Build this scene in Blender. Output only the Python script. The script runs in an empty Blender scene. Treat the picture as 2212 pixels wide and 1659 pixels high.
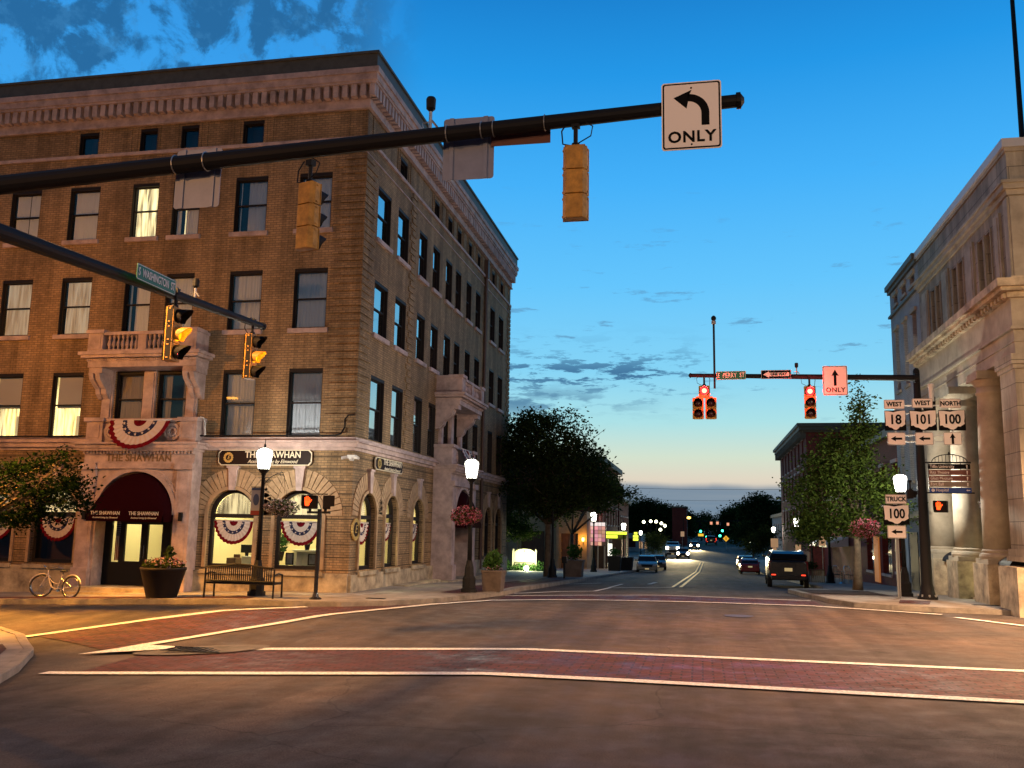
import bpy, math, random
import numpy as np
from mathutils import Vector, Matrix
random.seed(7); rng = np.random.default_rng(7)
PI = math.pi
sc = bpy.context.scene
COL = sc.collection

# ---------------------------------------------------------------- camera
cam = bpy.data.cameras.new("camera"); camo = bpy.data.objects.new("camera", cam); COL.objects.link(camo)
sc.camera = camo
yaw, pitch, roll = 0.202247, 0.155791, 0.0179448
f = Vector((-math.sin(yaw)*math.cos(pitch), math.cos(yaw)*math.cos(pitch), math.sin(pitch)))
r0 = Vector((math.cos(yaw), math.sin(yaw), 0)); u0 = r0.cross(f)
r1 = r0*math.cos(roll)+u0*math.sin(roll); u1 = u0*math.cos(roll)-r0*math.sin(roll)
M = Matrix((r1, u1, -f)).transposed().to_4x4(); M.translation = (0, 0, 2.05)
camo.matrix_world = M
cam.sensor_width = 36; cam.lens = 36*1990.99/2212; cam.clip_end = 3000; cam.clip_start = 0.1

# ---------------------------------------------------------------- world: dusk sky
w = bpy.data.worlds.new("World"); sc.world = w; w.use_nodes = True
nt = w.node_tree; N = nt.nodes; L = nt.links; N.clear()
def nd(t, **k):
    n = N.new(t)
    for a, b in k.items(): setattr(n, a, b)
    return n
def mth(op, a, b=None, c=None, clamp=False):
    n = nd('ShaderNodeMath', operation=op, use_clamp=clamp)
    for i, v in enumerate((a, b, c)):
        if v is None: continue
        if isinstance(v, (int, float)): n.inputs[i].default_value = v
        else: L.new(v, n.inputs[i])
    return n.outputs[0]
def smooth(v, a, b):
    n = nd('ShaderNodeMapRange', interpolation_type='SMOOTHSTEP', clamp=True)
    L.new(v, n.inputs[0]); n.inputs[1].default_value = a; n.inputs[2].default_value = b
    n.inputs[3].default_value = 0; n.inputs[4].default_value = 1
    return n.outputs[0]
def mixc(fac, a, b):
    n = nd('ShaderNodeMix', data_type='RGBA')
    if isinstance(fac, (int, float)): n.inputs[0].default_value = fac
    else: L.new(fac, n.inputs[0])
    for i, v in ((6, a), (7, b)):
        if isinstance(v, tuple): n.inputs[i].default_value = (*v, 1)
        else: L.new(v, n.inputs[i])
    return n.outputs[2]
tc = nd('ShaderNodeTexCoord'); sx = nd('ShaderNodeSeparateXYZ'); L.new(tc.outputs['Generated'], sx.inputs[0])
X_, Y_, Z_ = sx.outputs
ramp = nd('ShaderNodeValToRGB'); L.new(mth('DIVIDE', Z_, 0.8, clamp=True), ramp.inputs[0])
stops = [(0, (.20, .29, .38)), (.035, (.44, .46, .46)), (.054, (.76, .67, .54)), (.078, (.66, .76, .62)), (.115, (.42, .76, .80)), (.17, (.24, .66, .92)), (.26, (.13, .56, .98)), (.36, (.060, .44, .95)), (.46, (.018, .31, .80)), (.56, (.008, .18, .56)), (.7, (.012, .07, .22)), (.8, (.018, .04, .10))]
while len(ramp.color_ramp.elements) < len(stops): ramp.color_ramp.elements.new(0.5)
for e, (p, c) in zip(ramp.color_ramp.elements, stops): e.position = p/0.8; e.color = (*c, 1)
az = mth('ARCTAN2', X_, Y_)
def noise(scale, vec, detail=7, rough=.6, dist=0.0, lac=2.0):
    n = nd('ShaderNodeTexNoise'); n.inputs['Scale'].default_value = scale; n.inputs['Detail'].default_value = detail
    n.inputs['Roughness'].default_value = rough; n.inputs['Distortion'].default_value = dist; L.new(vec, n.inputs['Vector'])
    return n.outputs[0]
def comb(a, b, c):
    n = nd('ShaderNodeCombineXYZ')
    for i, v in enumerate((a, b, c)):
        if isinstance(v, (int, float)): n.inputs[i].default_value = v
        else: L.new(v, n.inputs[i])
    return n.outputs[0]
v1 = comb(mth('MULTIPLY', az, 9.0), mth('MULTIPLY', Z_, 11.0), 3.1)
v2 = comb(mth('MULTIPLY', az, 7.0), mth('MULTIPLY', Z_, 36.0), 7.7)
col = ramp.outputs[0]
# high clouds over the hotel, upper left
m1 = mth('MULTIPLY', smooth(Z_, .34, .42), smooth(az, -.30, -.42))
c1 = mth('MULTIPLY', smooth(noise(1.9, v1, 9, .62, .25), .42, .53), m1)
col = mixc(mth('MULTIPLY', m1, .5), col, (.06, .36, .86))
col = mixc(mth('MULTIPLY', c1, .93), col, (.020, .13, .32))
wsp = mth('MULTIPLY', smooth(noise(3.6, v1, 8, .7), .50, .64), m1)
col = mixc(mth('MULTIPLY', wsp, .4), col, (.05, .24, .52))
# small dark wisps
m2 = mth('MULTIPLY', smooth(Z_, .105, .14), smooth(Z_, .40, .20))
c2 = mth('MULTIPLY', smooth(noise(1.7, v2, 8, .66), .60, .68), m2)
col = mixc(mth('MULTIPLY', c2, .6), col, (.10, .24, .42))
# streaks low beside the hotel
g = mth('SUBTRACT', Z_, .166); g = mth('MULTIPLY', g, g); g = mth('MULTIPLY', g, -1500.0); g = mth('EXPONENT', g)
g2 = mth('MULTIPLY', smooth(az, .06, -.06), smooth(az, -.36, -.22))
m3 = mth('MULTIPLY', g, g2)
c3 = mth('MULTIPLY', smooth(noise(1.0, comb(mth('MULTIPLY', az, 19.0), mth('MULTIPLY', Z_, 95.0), 1.9), 9, .68), .50, .57), m3)
col = mixc(mth('MULTIPLY', c3, .92), col, (.045, .15, .31))
g = mth('SUBTRACT', Z_, .135); g = mth('MULTIPLY', g, g); g = mth('EXPONENT', mth('MULTIPLY', g, -4500.0))
c4 = mth('MULTIPLY', smooth(noise(1.0, comb(mth('MULTIPLY', az, 15.0), mth('MULTIPLY', Z_, 50.0), 8.9), 8, .6), .48, .58), mth('MULTIPLY', g, smooth(az, -.02, -.16)))
col = mixc(mth('MULTIPLY', c4, .8), col, (.07, .19, .34))
# grey bank on the horizon
bt = mth('ADD', mth('MULTIPLY', noise(1.0, comb(mth('MULTIPLY', az, 6.0), 0.0, 5.0), 5, .5), .02), .038)
bank = smooth(mth('SUBTRACT', Z_, bt), .005, -.004)
stre = noise(1.0, comb(mth('MULTIPLY', az, 5.0), mth('MULTIPLY', Z_, 120.0), 2.2), 5, .55)
bcol = mixc(stre, (.10, .20, .32), (.25, .31, .37))
col = mixc(mth('MULTIPLY', bank, .9), col, bcol)
# east half of the sky, behind the viewer, is already dark
day = smooth(Y_, -.75, .55)
dk = mixc(day, (.30, .28, .27), (1, 1, 1))
mu = nd('ShaderNodeMix', data_type='RGBA', blend_type='MULTIPLY'); mu.inputs[0].default_value = 1
L.new(col, mu.inputs[6]); L.new(dk, mu.inputs[7])
bg = nd('ShaderNodeBackground'); L.new(mu.outputs[2], bg.inputs[0]); bg.inputs[1].default_value = 1.0
wo = nd('ShaderNodeOutputWorld'); L.new(bg.outputs[0], wo.inputs[0])

sc.view_settings.view_transform = 'Standard'; sc.view_settings.look = 'None'
sc.view_settings.exposure = 0; sc.view_settings.gamma = 1
cy = sc.cycles
cy.use_denoising = True; cy.max_bounces = 6; cy.diffuse_bounces = 2; cy.glossy_bounces = 3; cy.transparent_max_bounces = 10
cy.sample_clamp_indirect = 3; cy.sample_clamp_direct = 0; cy.caustics_reflective = False; cy.caustics_refractive = False
cy.use_light_tree = True
try: cy.denoiser = 'OPENIMAGEDENOISE'
except Exception: pass

def lamp(kind, loc, energy, color, size=.12, direction=None, spot=None, blend=.6, parent=None, name='lamp_light'):
    l = bpy.data.lights.new(name, kind); l.energy = energy; l.color = color
    if kind in ('POINT', 'SPOT'): l.shadow_soft_size = size
    if kind == 'AREA': l.size = size
    if spot: l.spot_size = math.radians(spot); l.spot_blend = blend
    o = bpy.data.objects.new(name, l); COL.objects.link(o); o.location = loc
    if direction is not None: o.rotation_euler = Vector(direction).to_track_quat('-Z', 'Y').to_euler()
    if parent: o.parent = parent
    return o

# ---------------------------------------------------------------- materials
def mat(name, color=(.5, .5, .5), rough=.7, metal=0, emit=None, estr=0, var=0, vscale=3.0, bump=0, bscale=30, spec=.5, color2=None, alpha=None, det=6):
    m = bpy.data.materials.new(name); m.use_nodes = True
    nt = m.node_tree; b = nt.nodes['Principled BSDF']
    b.inputs['Base Color'].default_value = (*color, 1); b.inputs['Roughness'].default_value = rough
    b.inputs['Metallic'].default_value = metal; b.inputs['Specular IOR Level'].default_value = spec
    if emit: b.inputs['Emission Color'].default_value = (*emit, 1); b.inputs['Emission Strength'].default_value = estr
    if var or bump:
        g = nt.nodes.new('ShaderNodeNewGeometry')
    if var:
        n = nt.nodes.new('ShaderNodeTexNoise'); n.inputs['Scale'].default_value = vscale; n.inputs['Detail'].default_value = det; n.inputs['Roughness'].default_value = .65
        nt.links.new(g.outputs['Position'], n.inputs['Vector'])
        r = nt.nodes.new('ShaderNodeMapRange'); r.inputs[1].default_value = .3; r.inputs[2].default_value = .7
        nt.links.new(n.outputs[0], r.inputs[0])
        mx = nt.nodes.new('ShaderNodeMix'); mx.data_type = 'RGBA'
        c2 = color2 or tuple(c*(1-var) for c in color)
        mx.inputs[6].default_value = (*c2, 1); mx.inputs[7].default_value = (*[min(1, c*(1+var*.5)) for c in color], 1)
        nt.links.new(r.outputs[0], mx.inputs[0]); nt.links.new(mx.outputs[2], b.inputs['Base Color'])
    if bump:
        n = nt.nodes.new('ShaderNodeTexNoise'); n.inputs['Scale'].default_value = bscale; n.inputs['Detail'].default_value = 4
        nt.links.new(g.outputs['Position'], n.inputs['Vector'])
        bp = nt.nodes.new('ShaderNodeBump'); bp.inputs['Strength'].default_value = bump; bp.inputs['Distance'].default_value = .02
        nt.links.new(n.outputs[0], bp.inputs['Height']); nt.links.new(bp.outputs[0], b.inputs['Normal'])
    return m

def brickmat(name, c1, c2, mortar, sx=.21, sz=.075, rust=0, rough=.85, horiz=False, off=.5, msize=.012, bump=.5, spec=.3, vs=.8, rvar=None, streak=False):
    m = bpy.data.materials.new(name); m.use_nodes = True
    nt = m.node_tree; nn = nt.nodes; ll = nt.links; b = nn['Principled BSDF']; b.inputs['Roughness'].default_value = rough; b.inputs['Specular IOR Level'].default_value = spec
    g = nn.new('ShaderNodeNewGeometry'); s = nn.new('ShaderNodeSeparateXYZ'); ll.new(g.outputs['Position'], s.inputs[0])
    cb = nn.new('ShaderNodeCombineXYZ')
    if horiz:
        ll.new(s.outputs[0], cb.inputs[0]); ll.new(s.outputs[1], cb.inputs[1])
    else:
        a = nn.new('ShaderNodeMath'); a.operation = 'ADD'; ll.new(s.outputs[0], a.inputs[0]); ll.new(s.outputs[1], a.inputs[1])
        ll.new(a.outputs[0], cb.inputs[0]); ll.new(s.outputs[2], cb.inputs[1])
    br = nn.new('ShaderNodeTexBrick'); ll.new(cb.outputs[0], br.inputs['Vector'])
    br.inputs['Scale'].default_value = 1; br.inputs['Brick Width'].default_value = sx; br.inputs['Row Height'].default_value = sz
    br.inputs['Mortar Size'].default_value = msize; br.inputs['Mortar Smooth'].default_value = .3; br.offset = off
    br.inputs['Color1'].default_value = (*c1, 1); br.inputs['Color2'].default_value = (*c2, 1); br.inputs['Mortar'].default_value = (*mortar, 1)
    n = nn.new('ShaderNodeTexNoise'); n.inputs['Scale'].default_value = vs; n.inputs['Detail'].default_value = 8; n.inputs['Roughness'].default_value = .7
    ll.new(g.outputs['Position'], n.inputs['Vector'])
    r = nn.new('ShaderNodeMapRange'); r.inputs[1].default_value = .3; r.inputs[2].default_value = .7; r.inputs[3].default_value = .72; r.inputs[4].default_value = 1.2
    ll.new(n.outputs[0], r.inputs[0])
    mx = nn.new('ShaderNodeMix'); mx.data_type = 'RGBA'; mx.blend_type = 'MULTIPLY'; mx.inputs[0].default_value = 1
    ll.new(br.outputs['Color'], mx.inputs[6]); ll.new(r.outputs[0], mx.inputs[7])
    last = mx.outputs[2]; hgt = br.outputs['Fac']
    if streak:   # soot and water marks running down the wall
        mp = nn.new('ShaderNodeMapping'); mp.inputs['Scale'].default_value = (1.6, 1.6, .16); ll.new(g.outputs['Position'], mp.inputs[0])
        ns = nn.new('ShaderNodeTexNoise'); ns.inputs['Scale'].default_value = 1.1; ns.inputs['Detail'].default_value = 7; ns.inputs['Roughness'].default_value = .7; ll.new(mp.outputs[0], ns.inputs['Vector'])
        rs = nn.new('ShaderNodeMapRange'); rs.inputs[1].default_value = .40; rs.inputs[2].default_value = .62; rs.inputs[3].default_value = .62; rs.inputs[4].default_value = 1.08; ll.new(ns.outputs[0], rs.inputs[0])
        m3 = nn.new('ShaderNodeMix'); m3.data_type = 'RGBA'; m3.blend_type = 'MULTIPLY'; m3.inputs[0].default_value = 1; ll.new(last, m3.inputs[6]); ll.new(rs.outputs[0], m3.inputs[7]); last = m3.outputs[2]
    inv = nn.new('ShaderNodeMath'); inv.operation = 'SUBTRACT'; inv.inputs[0].default_value = 1; ll.new(hgt, inv.inputs[1]); h = inv.outputs[0]
    if rust:
        # deep horizontal joints every few courses
        md = nn.new('ShaderNodeMath'); md.operation = 'MODULO'; ll.new(s.outputs[2], md.inputs[0]); md.inputs[1].default_value = rust
        lt = nn.new('ShaderNodeMath'); lt.operation = 'LESS_THAN'; ll.new(md.outputs[0], lt.inputs[0]); lt.inputs[1].default_value = .03
        zt = nn.new('ShaderNodeMath'); zt.operation = 'LESS_THAN'; ll.new(s.outputs[2], zt.inputs[0]); zt.inputs[1].default_value = 4.25
        mm = nn.new('ShaderNodeMath'); mm.operation = 'MULTIPLY'; ll.new(lt.outputs[0], mm.inputs[0]); ll.new(zt.outputs[0], mm.inputs[1])
        m2 = nn.new('ShaderNodeMix'); m2.data_type = 'RGBA'; ll.new(mm.outputs[0], m2.inputs[0]); ll.new(last, m2.inputs[6]); m2.inputs[7].default_value = (*[c*.35 for c in mortar], 1)
        last = m2.outputs[2]
        s2 = nn.new('ShaderNodeMath'); s2.operation = 'MULTIPLY_ADD'; ll.new(mm.outputs[0], s2.inputs[0]); s2.inputs[1].default_value = -2.0; ll.new(h, s2.inputs[2]); h = s2.outputs[0]
    ll.new(last, b.inputs['Base Color'])
    bp = nn.new('ShaderNodeBump'); bp.inputs['Strength'].default_value = bump; bp.inputs['Distance'].default_value = .012
    ll.new(h, bp.inputs['Height']); ll.new(bp.outputs[0], b.inputs['Normal'])
    if rvar:
        r2 = nn.new('ShaderNodeMapRange'); r2.inputs[1].default_value = .35; r2.inputs[2].default_value = .65; r2.inputs[3].default_value = rvar[0]; r2.inputs[4].default_value = rvar[1]
        ll.new(n.outputs[0], r2.inputs[0]); ll.new(r2.outputs[0], b.inputs['Roughness'])
    return m

def glassmat(name, tint=(.9, .95, 1), fmin=.06, rough=.02):
    m = bpy.data.materials.new(name); m.use_nodes = True
    nt = m.node_tree; nn = nt.nodes; ll = nt.links; nn.remove(nn['Principled BSDF'])
    t = nn.new('ShaderNodeBsdfTransparent'); t.inputs[0].default_value = (*tint, 1)
    gl = nn.new('ShaderNodeBsdfGlossy'); gl.inputs['Roughness'].default_value = rough; gl.inputs[0].default_value = (1, 1, 1, 1)
    lw = nn.new('ShaderNodeFresnel'); lw.inputs['IOR'].default_value = 1.5
    mr = nn.new('ShaderNodeMapRange'); mr.inputs[1].default_value = 0; mr.inputs[2].default_value = 1; mr.inputs[3].default_value = fmin; mr.inputs[4].default_value = 1
    ll.new(lw.outputs[0], mr.inputs[0])
    mx = nn.new('ShaderNodeMixShader'); ll.new(mr.outputs[0], mx.inputs[0]); ll.new(t.outputs[0], mx.inputs[1]); ll.new(gl.outputs[0], mx.inputs[2])
    ll.new(mx.outputs[0], nn['Material Output'].inputs[0])
    return m

def emitmat(name, color, s, transp=0.0):
    m = bpy.data.materials.new(name); m.use_nodes = True
    nt = m.node_tree; nn = nt.nodes; ll = nt.links; nn.remove(nn['Principled BSDF'])
    e = nn.new('ShaderNodeEmission'); e.inputs[0].default_value = (*color, 1); e.inputs[1].default_value = s
    if transp:
        t = nn.new('ShaderNodeBsdfTransparent'); mx = nn.new('ShaderNodeMixShader'); mx.inputs[0].default_value = transp
        ll.new(e.outputs[0], mx.inputs[1]); ll.new(t.outputs[0], mx.inputs[2]); ll.new(mx.outputs[0], nn['Material Output'].inputs[0])
    else: ll.new(e.outputs[0], nn['Material Output'].inputs[0])
    return m

def leafmat(name, c, c2, trans=.35):
    m = bpy.data.materials.new(name); m.use_nodes = True
    nt = m.node_tree; nn = nt.nodes; ll = nt.links; nn.remove(nn['Principled BSDF'])
    g = nn.new('ShaderNodeNewGeometry'); mx = nn.new('ShaderNodeMix'); mx.data_type = 'RGBA'
    ll.new(g.outputs['Random Per Island'], mx.inputs[0]); mx.inputs[6].default_value = (*c, 1); mx.inputs[7].default_value = (*c2, 1)
    d = nn.new('ShaderNodeBsdfDiffuse'); t = nn.new('ShaderNodeBsdfTranslucent'); ll.new(mx.outputs[2], d.inputs[0]); ll.new(mx.outputs[2], t.inputs[0])
    ms = nn.new('ShaderNodeMixShader'); ms.inputs[0].default_value = trans; ll.new(d.outputs[0], ms.inputs[1]); ll.new(t.outputs[0], ms.inputs[2])
    ll.new(ms.outputs[0], nn['Material Output'].inputs[0])
    return m

def curtainmat(name, c, emit=None, es=0):
    m = mat(name, c, .9)
    b = m.node_tree.nodes['Principled BSDF']
    if emit:
        nt = m.node_tree; g = nt.nodes.new('ShaderNodeNewGeometry'); s = nt.nodes.new('ShaderNodeMapping'); s.inputs['Scale'].default_value = (5, 5, .5)
        n = nt.nodes.new('ShaderNodeTexNoise'); n.inputs['Scale'].default_value = 2.2; n.inputs['Detail'].default_value = 3
        nt.links.new(g.outputs['Position'], s.inputs[0]); nt.links.new(s.outputs[0], n.inputs['Vector'])
        r = nt.nodes.new('ShaderNodeMapRange'); r.inputs[1].default_value = .35; r.inputs[2].default_value = .6; r.inputs[3].default_value = .12*es; r.inputs[4].default_value = es
        nt.links.new(n.outputs[0], r.inputs[0]); b.inputs['Emission Color'].default_value = (*emit, 1); nt.links.new(r.outputs[0], b.inputs['Emission Strength'])
    return m

MT = {}
MT['brick'] = brickmat('buff_brick', (.43, .275, .145), (.30, .195, .105), (.19, .135, .085), rust=.37, streak=True)
MT['brick_arch'] = mat('arch_brick', (.42, .28, .165), .85, var=.35, vscale=5, bump=.2)
MT['stone'] = mat('limestone', (.52, .39, .37), .8, var=.45, vscale=2.2, bump=.25, bscale=14)
MT['stone_pale'] = mat('pale_limestone', (.38, .33, .255), .8, var=.35, vscale=1.3, bump=.2, bscale=12)
MT['stone_stain'] = mat('stained_limestone', (.47, .39, .27), .85, var=.75, vscale=1.9, color2=(.15, .12, .09), bump=.3, bscale=10, det=8)
MT['parapet'] = mat('dark_parapet_metal', (.09, .085, .07), .6, var=.3, vscale=4)
MT['black'] = mat('black_paint', (.009, .009, .011), .6, spec=.2)
MT['black_gloss'] = mat('black_gloss_paint', (.012, .012, .016), .25)
MT['frame'] = mat('dark_window_frame', (.016, .012, .012), .6, spec=.25)
MT['glass'] = glassmat('window_glass')
MT['glass_dark'] = glassmat('street_window_glass', (.55, .6, .62), .10)
MT['glass_side'] = glassmat('sky_facing_window_glass', (.6, .65, .7), .55)
MT['dark'] = mat('dark_interior', (.01, .01, .012), .9)
MT['curtain'] = curtainmat('white_curtain', (.80, .80, .86))
MT['curtain_tan'] = curtainmat('tan_curtain', (.34, .27, .22))
MT['curtain_glow'] = curtainmat('backlit_curtain', (.60, .56, .45), (1, .88, .62), .22)
MT['curtain_lit'] = curtainmat('lamp_lit_curtain', (.6, .55, .4), (1, .80, .38), 1.7)
MT['shade'] = curtainmat('roller_shade', (.50, .44, .47))
MT['roomlit'] = curtainmat('lit_room_wall', (.7, .6, .35), (1, .82, .34), 1.6)
MT['fan'] = curtainmat('gathered_fan_shade', (.62, .55, .36), (1, .78, .40), .9)
MT['roomwall'] = mat('cream_room_wall', (.78, .70, .46), .9)
MT['wood'] = mat('brown_wood', (.12, .055, .03), .5, var=.3)
MT['maroon'] = mat('maroon_canvas', (.019, .0015, .003), .95, bump=.1, spec=.05)
MT['gold'] = mat('gold_leaf_paint', (.60, .42, .14), .4, metal=.3)
MT['cream'] = mat('cream_paint', (.75, .66, .50), .6)
MT['signbrown'] = mat('dark_brown_sign_paint', (.014, .006, .005), .6, spec=.2)
MT['asphalt'] = mat('asphalt', (.098, .080, .066), .93, spec=.25, var=.42, vscale=.55, bump=.35, bscale=55, det=9)
def asphaltmat():
    m = bpy.data.materials.new('asphalt'); m.use_nodes = True; nt = m.node_tree; nn = nt.nodes; ll = nt.links; b = nn['Principled BSDF']
    b.inputs['Specular IOR Level'].default_value = .3
    g = nn.new('ShaderNodeNewGeometry'); P = g.outputs['Position']
    def nz(sc_, det=6, rg=.6, vec=P, dist=0):
        n = nn.new('ShaderNodeTexNoise'); n.inputs['Scale'].default_value = sc_; n.inputs['Detail'].default_value = det; n.inputs['Roughness'].default_value = rg; n.inputs['Distortion'].default_value = dist; ll.new(vec, n.inputs['Vector']); return n.outputs[0]
    def mr(v, a, b_, c, d): n = nn.new('ShaderNodeMapRange'); ll.new(v, n.inputs[0]); [n.inputs.__getitem__(i+1).__setattr__('default_value', q) for i, q in enumerate((a, b_, c, d))]; return n.outputs[0]
    def mul(col, fac): n = nn.new('ShaderNodeMix'); n.data_type = 'RGBA'; n.blend_type = 'MULTIPLY'; n.inputs[0].default_value = 1; ll.new(col, n.inputs[6]); ll.new(fac, n.inputs[7]); return n.outputs[2]
    base = nn.new('ShaderNodeMix'); base.data_type = 'RGBA'; ll.new(mr(nz(.22, 4), .42, .58, 0, 1), base.inputs[0]); base.inputs[6].default_value = (.072, .060, .054, 1); base.inputs[7].default_value = (.108, .078, .064, 1)
    c = mul(base.outputs[2], mr(nz(70, 3, .8), .35, .65, .35, 1.7))            # aggregate
    c = mul(c, mr(nz(1.3, 9, .7), .35, .65, .80, 1.14))
    mp = nn.new('ShaderNodeMapping'); mp.inputs['Scale'].default_value = (1.25, .06, 1); ll.new(P, mp.inputs[0]); c = mul(c, mr(nz(1.0, 5, .6, mp.outputs[0]), .42, .6, .72, 1.08))     # tyre tracks along the street
    mp2 = nn.new('ShaderNodeMapping'); mp2.inputs['Scale'].default_value = (.05, 1.1, 1); ll.new(P, mp2.inputs[0]); c = mul(c, mr(nz(1.0, 5, .6, mp2.outputs[0]), .45, .6, .92, 1.02))
    c = mul(c, mr(nz(.8, 2, .5), .66, .72, 1, .75))                               # oil stains
    vo = nn.new('ShaderNodeTexVoronoi'); vo.feature = 'DISTANCE_TO_EDGE'; vo.inputs['Scale'].default_value = .16
    mx = nn.new('ShaderNodeVectorMath'); mx.operation = 'ADD'; nv = nn.new('ShaderNodeTexNoise'); nv.inputs['Scale'].default_value = .9; nv.inputs['Detail'].default_value = 5; ll.new(P, nv.inputs['Vector']); ll.new(P, mx.inputs[0]); ll.new(nv.outputs[1], mx.inputs[1]); ll.new(mx.outputs[0], vo.inputs['Vector'])
    c = mul(c, mr(vo.outputs['Distance'], .0012, .0035, .62, 1))                    # sealed cracks
    ll.new(c, b.inputs['Base Color']); ll.new(mr(nz(2.2, 6), .35, .65, .68, .98), b.inputs['Roughness'])
    bp = nn.new('ShaderNodeBump'); bp.inputs['Strength'].default_value = .45; bp.inputs['Distance'].default_value = .012; ll.new(nz(60, 4, .7), bp.inputs['Height']); ll.new(bp.outputs[0], b.inputs['Normal']); return m
MT['asphalt'] = asphaltmat()
MT['ashlar'] = brickmat('bank_ashlar', (.40, .35, .275), (.345, .30, .235), (.15, .13, .10), 1.55, .62, msize=.012, vs=1.1, bump=.6, streak=True)
MT['drainstone'] = mat('dirty_concrete', (.13, .115, .10), .9, var=.5, vscale=3)
MT['paver'] = brickmat('brick_pavers', (.115, .032, .028), (.062, .022, .021), (.014, .009, .009), .30, .15, horiz=True, rough=.6, bump=1.0, spec=.35, msize=.016, vs=1.6, rvar=(.42, .95))
MT['concrete'] = mat('concrete', (.30, .27, .235), .8, var=.4, vscale=1.6, bump=.2)
MT['kerb'] = mat('kerb_concrete', (.27, .24, .21), .8, var=.5, vscale=2.5, bump=.3)
MT['roadpaint'] = mat('white_road_paint', (.90, .88, .84), .7, var=.3, vscale=26, color2=(.34, .30, .27), det=9)
MT['yellowpaint'] = mat('yellow_road_paint', (.85, .50, .10), .6, var=.2, vscale=7)
MT['earth'] = mat('dry_ground', (.05, .05, .035), .95, var=.4, vscale=.3)
MT['mulch'] = mat('dark_mulch', (.035, .02, .014), .95, var=.4, vscale=8)
MT['sigyellow'] = mat('signal_yellow_paint', (.52, .25, .035), .6, var=.45, vscale=9, bump=.1)
MT['sigdark'] = mat('signal_dark_visor', (.008, .006, .006), .7, spec=.2)
MT['alu'] = mat('bare_aluminium', (.24, .26, .36), .45, metal=.3, var=.12, vscale=6)
MT['galv'] = mat('galvanised_steel', (.40, .40, .40), .4, metal=.7)
MT['signwhite'] = mat('reflective_sign_white', (.95, .86, .82), .6, spec=.3)
MT['signgreen'] = mat('reflective_sign_green', (.010, .16, .085), .4)
MT['signblack'] = mat('sign_black', (.005, .005, .006), .8, spec=.1)
MT['signbrown2'] = mat('guide_sign_brown', (.16, .05, .035), .45)
MT['signblue'] = mat('guide_sign_blue', (.02, .06, .28), .45)
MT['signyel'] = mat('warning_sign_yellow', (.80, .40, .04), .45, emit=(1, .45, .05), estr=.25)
MT['white'] = mat('white_plastic', (.7, .7, .7), .5)
MT['red'] = mat('bunting_red', (.15, .005, .012), .95, spec=.1)
MT['bwhite'] = mat('bunting_white', (.62, .54, .50), .9)
MT['navy'] = mat('bunting_navy', (.014, .02, .075), .9)
MT['bark'] = mat('tree_bark', (.13, .095, .065), .9, var=.5, vscale=6, bump=.5)
MT['leafdark'] = leafmat('dark_leaves', (.022, .034, .012), (.05, .075, .022))
MT['leafgreen'] = leafmat('green_leaves', (.022, .042, .010), (.085, .125, .024), .45)
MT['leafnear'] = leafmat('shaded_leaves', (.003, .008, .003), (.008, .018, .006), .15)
MT['leafplant'] = leafmat('plant_leaves', (.03, .08, .02), (.06, .12, .03))
MT['petal_pale'] = leafmat('pale_pink_petals', (.45, .34, .38), (.16, .03, .05))
MT['petal_dark'] = leafmat('petals_and_leaves', (.05, .07, .03), (.55, .42, .47))
MT['petal_red'] = leafmat('red_petals', (.30, .02, .05), (.48, .22, .27))
MT['planter'] = mat('dark_planter', (.014, .010, .010), .7, bump=.1, spec=.2)
MT['planter_stone'] = mat('stone_planter', (.13, .10, .085), .85, var=.4, bump=.2)
MT['redbrick'] = brickmat('red_brick', (.22, .030, .026), (.14, .022, .02), (.09, .04, .035))
MT['greybrick'] = brickmat('painted_grey_brick', (.40, .41, .42), (.34, .35, .37), (.26, .27, .29))
MT['tan'] = mat('tan_stucco', (.36, .27, .17), .9, var=.3, vscale=1.5)
MT['lantern'] = emitmat('lantern_light', (1, .97, .80), 48, .85)
MT['lit_red'] = emitmat('red_signal_light', (1, .015, .02), 5)
MT['lit_redcore'] = emitmat('red_signal_core', (1, .60, .30), 2.6)
MT['lit_amber'] = emitmat('amber_signal_light', (1, .34, .004), 2.6)
MT['lit_green'] = emitmat('green_signal_light', (.05, 1, .55), 8)
MT['lit_hand'] = emitmat('orange_hand_light', (1, .06, .008), 4)
MT['lens_off'] = mat('unlit_red_lens', (.05, .003, .004), .25)
MT['lens_dark'] = mat('unlit_lens', (.03, .012, .008), .15)
MT['headlight'] = emitmat('headlight_glow', (1, .88, .62), 26)
MT['taillight'] = emitmat('tail_light_glow', (1, .05, .02), 3)
MT['tyre'] = mat('tyre_rubber', (.012, .012, .012), .8)
MT['rim'] = mat('wheel_metal', (.35, .35, .36), .35, metal=.8)
MT['carglass'] = mat('car_glass', (.008, .009, .012), .12, spec=.25)
MT['chrome'] = mat('polished_chrome', (.6, .6, .6), .15, metal=1)
MT['plate'] = mat('number_plate', (.75, .62, .35), .5, emit=(1, .75, .35), estr=.35)
MT['seatblack'] = mat('black_seat', (.015, .015, .015), .6)

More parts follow.
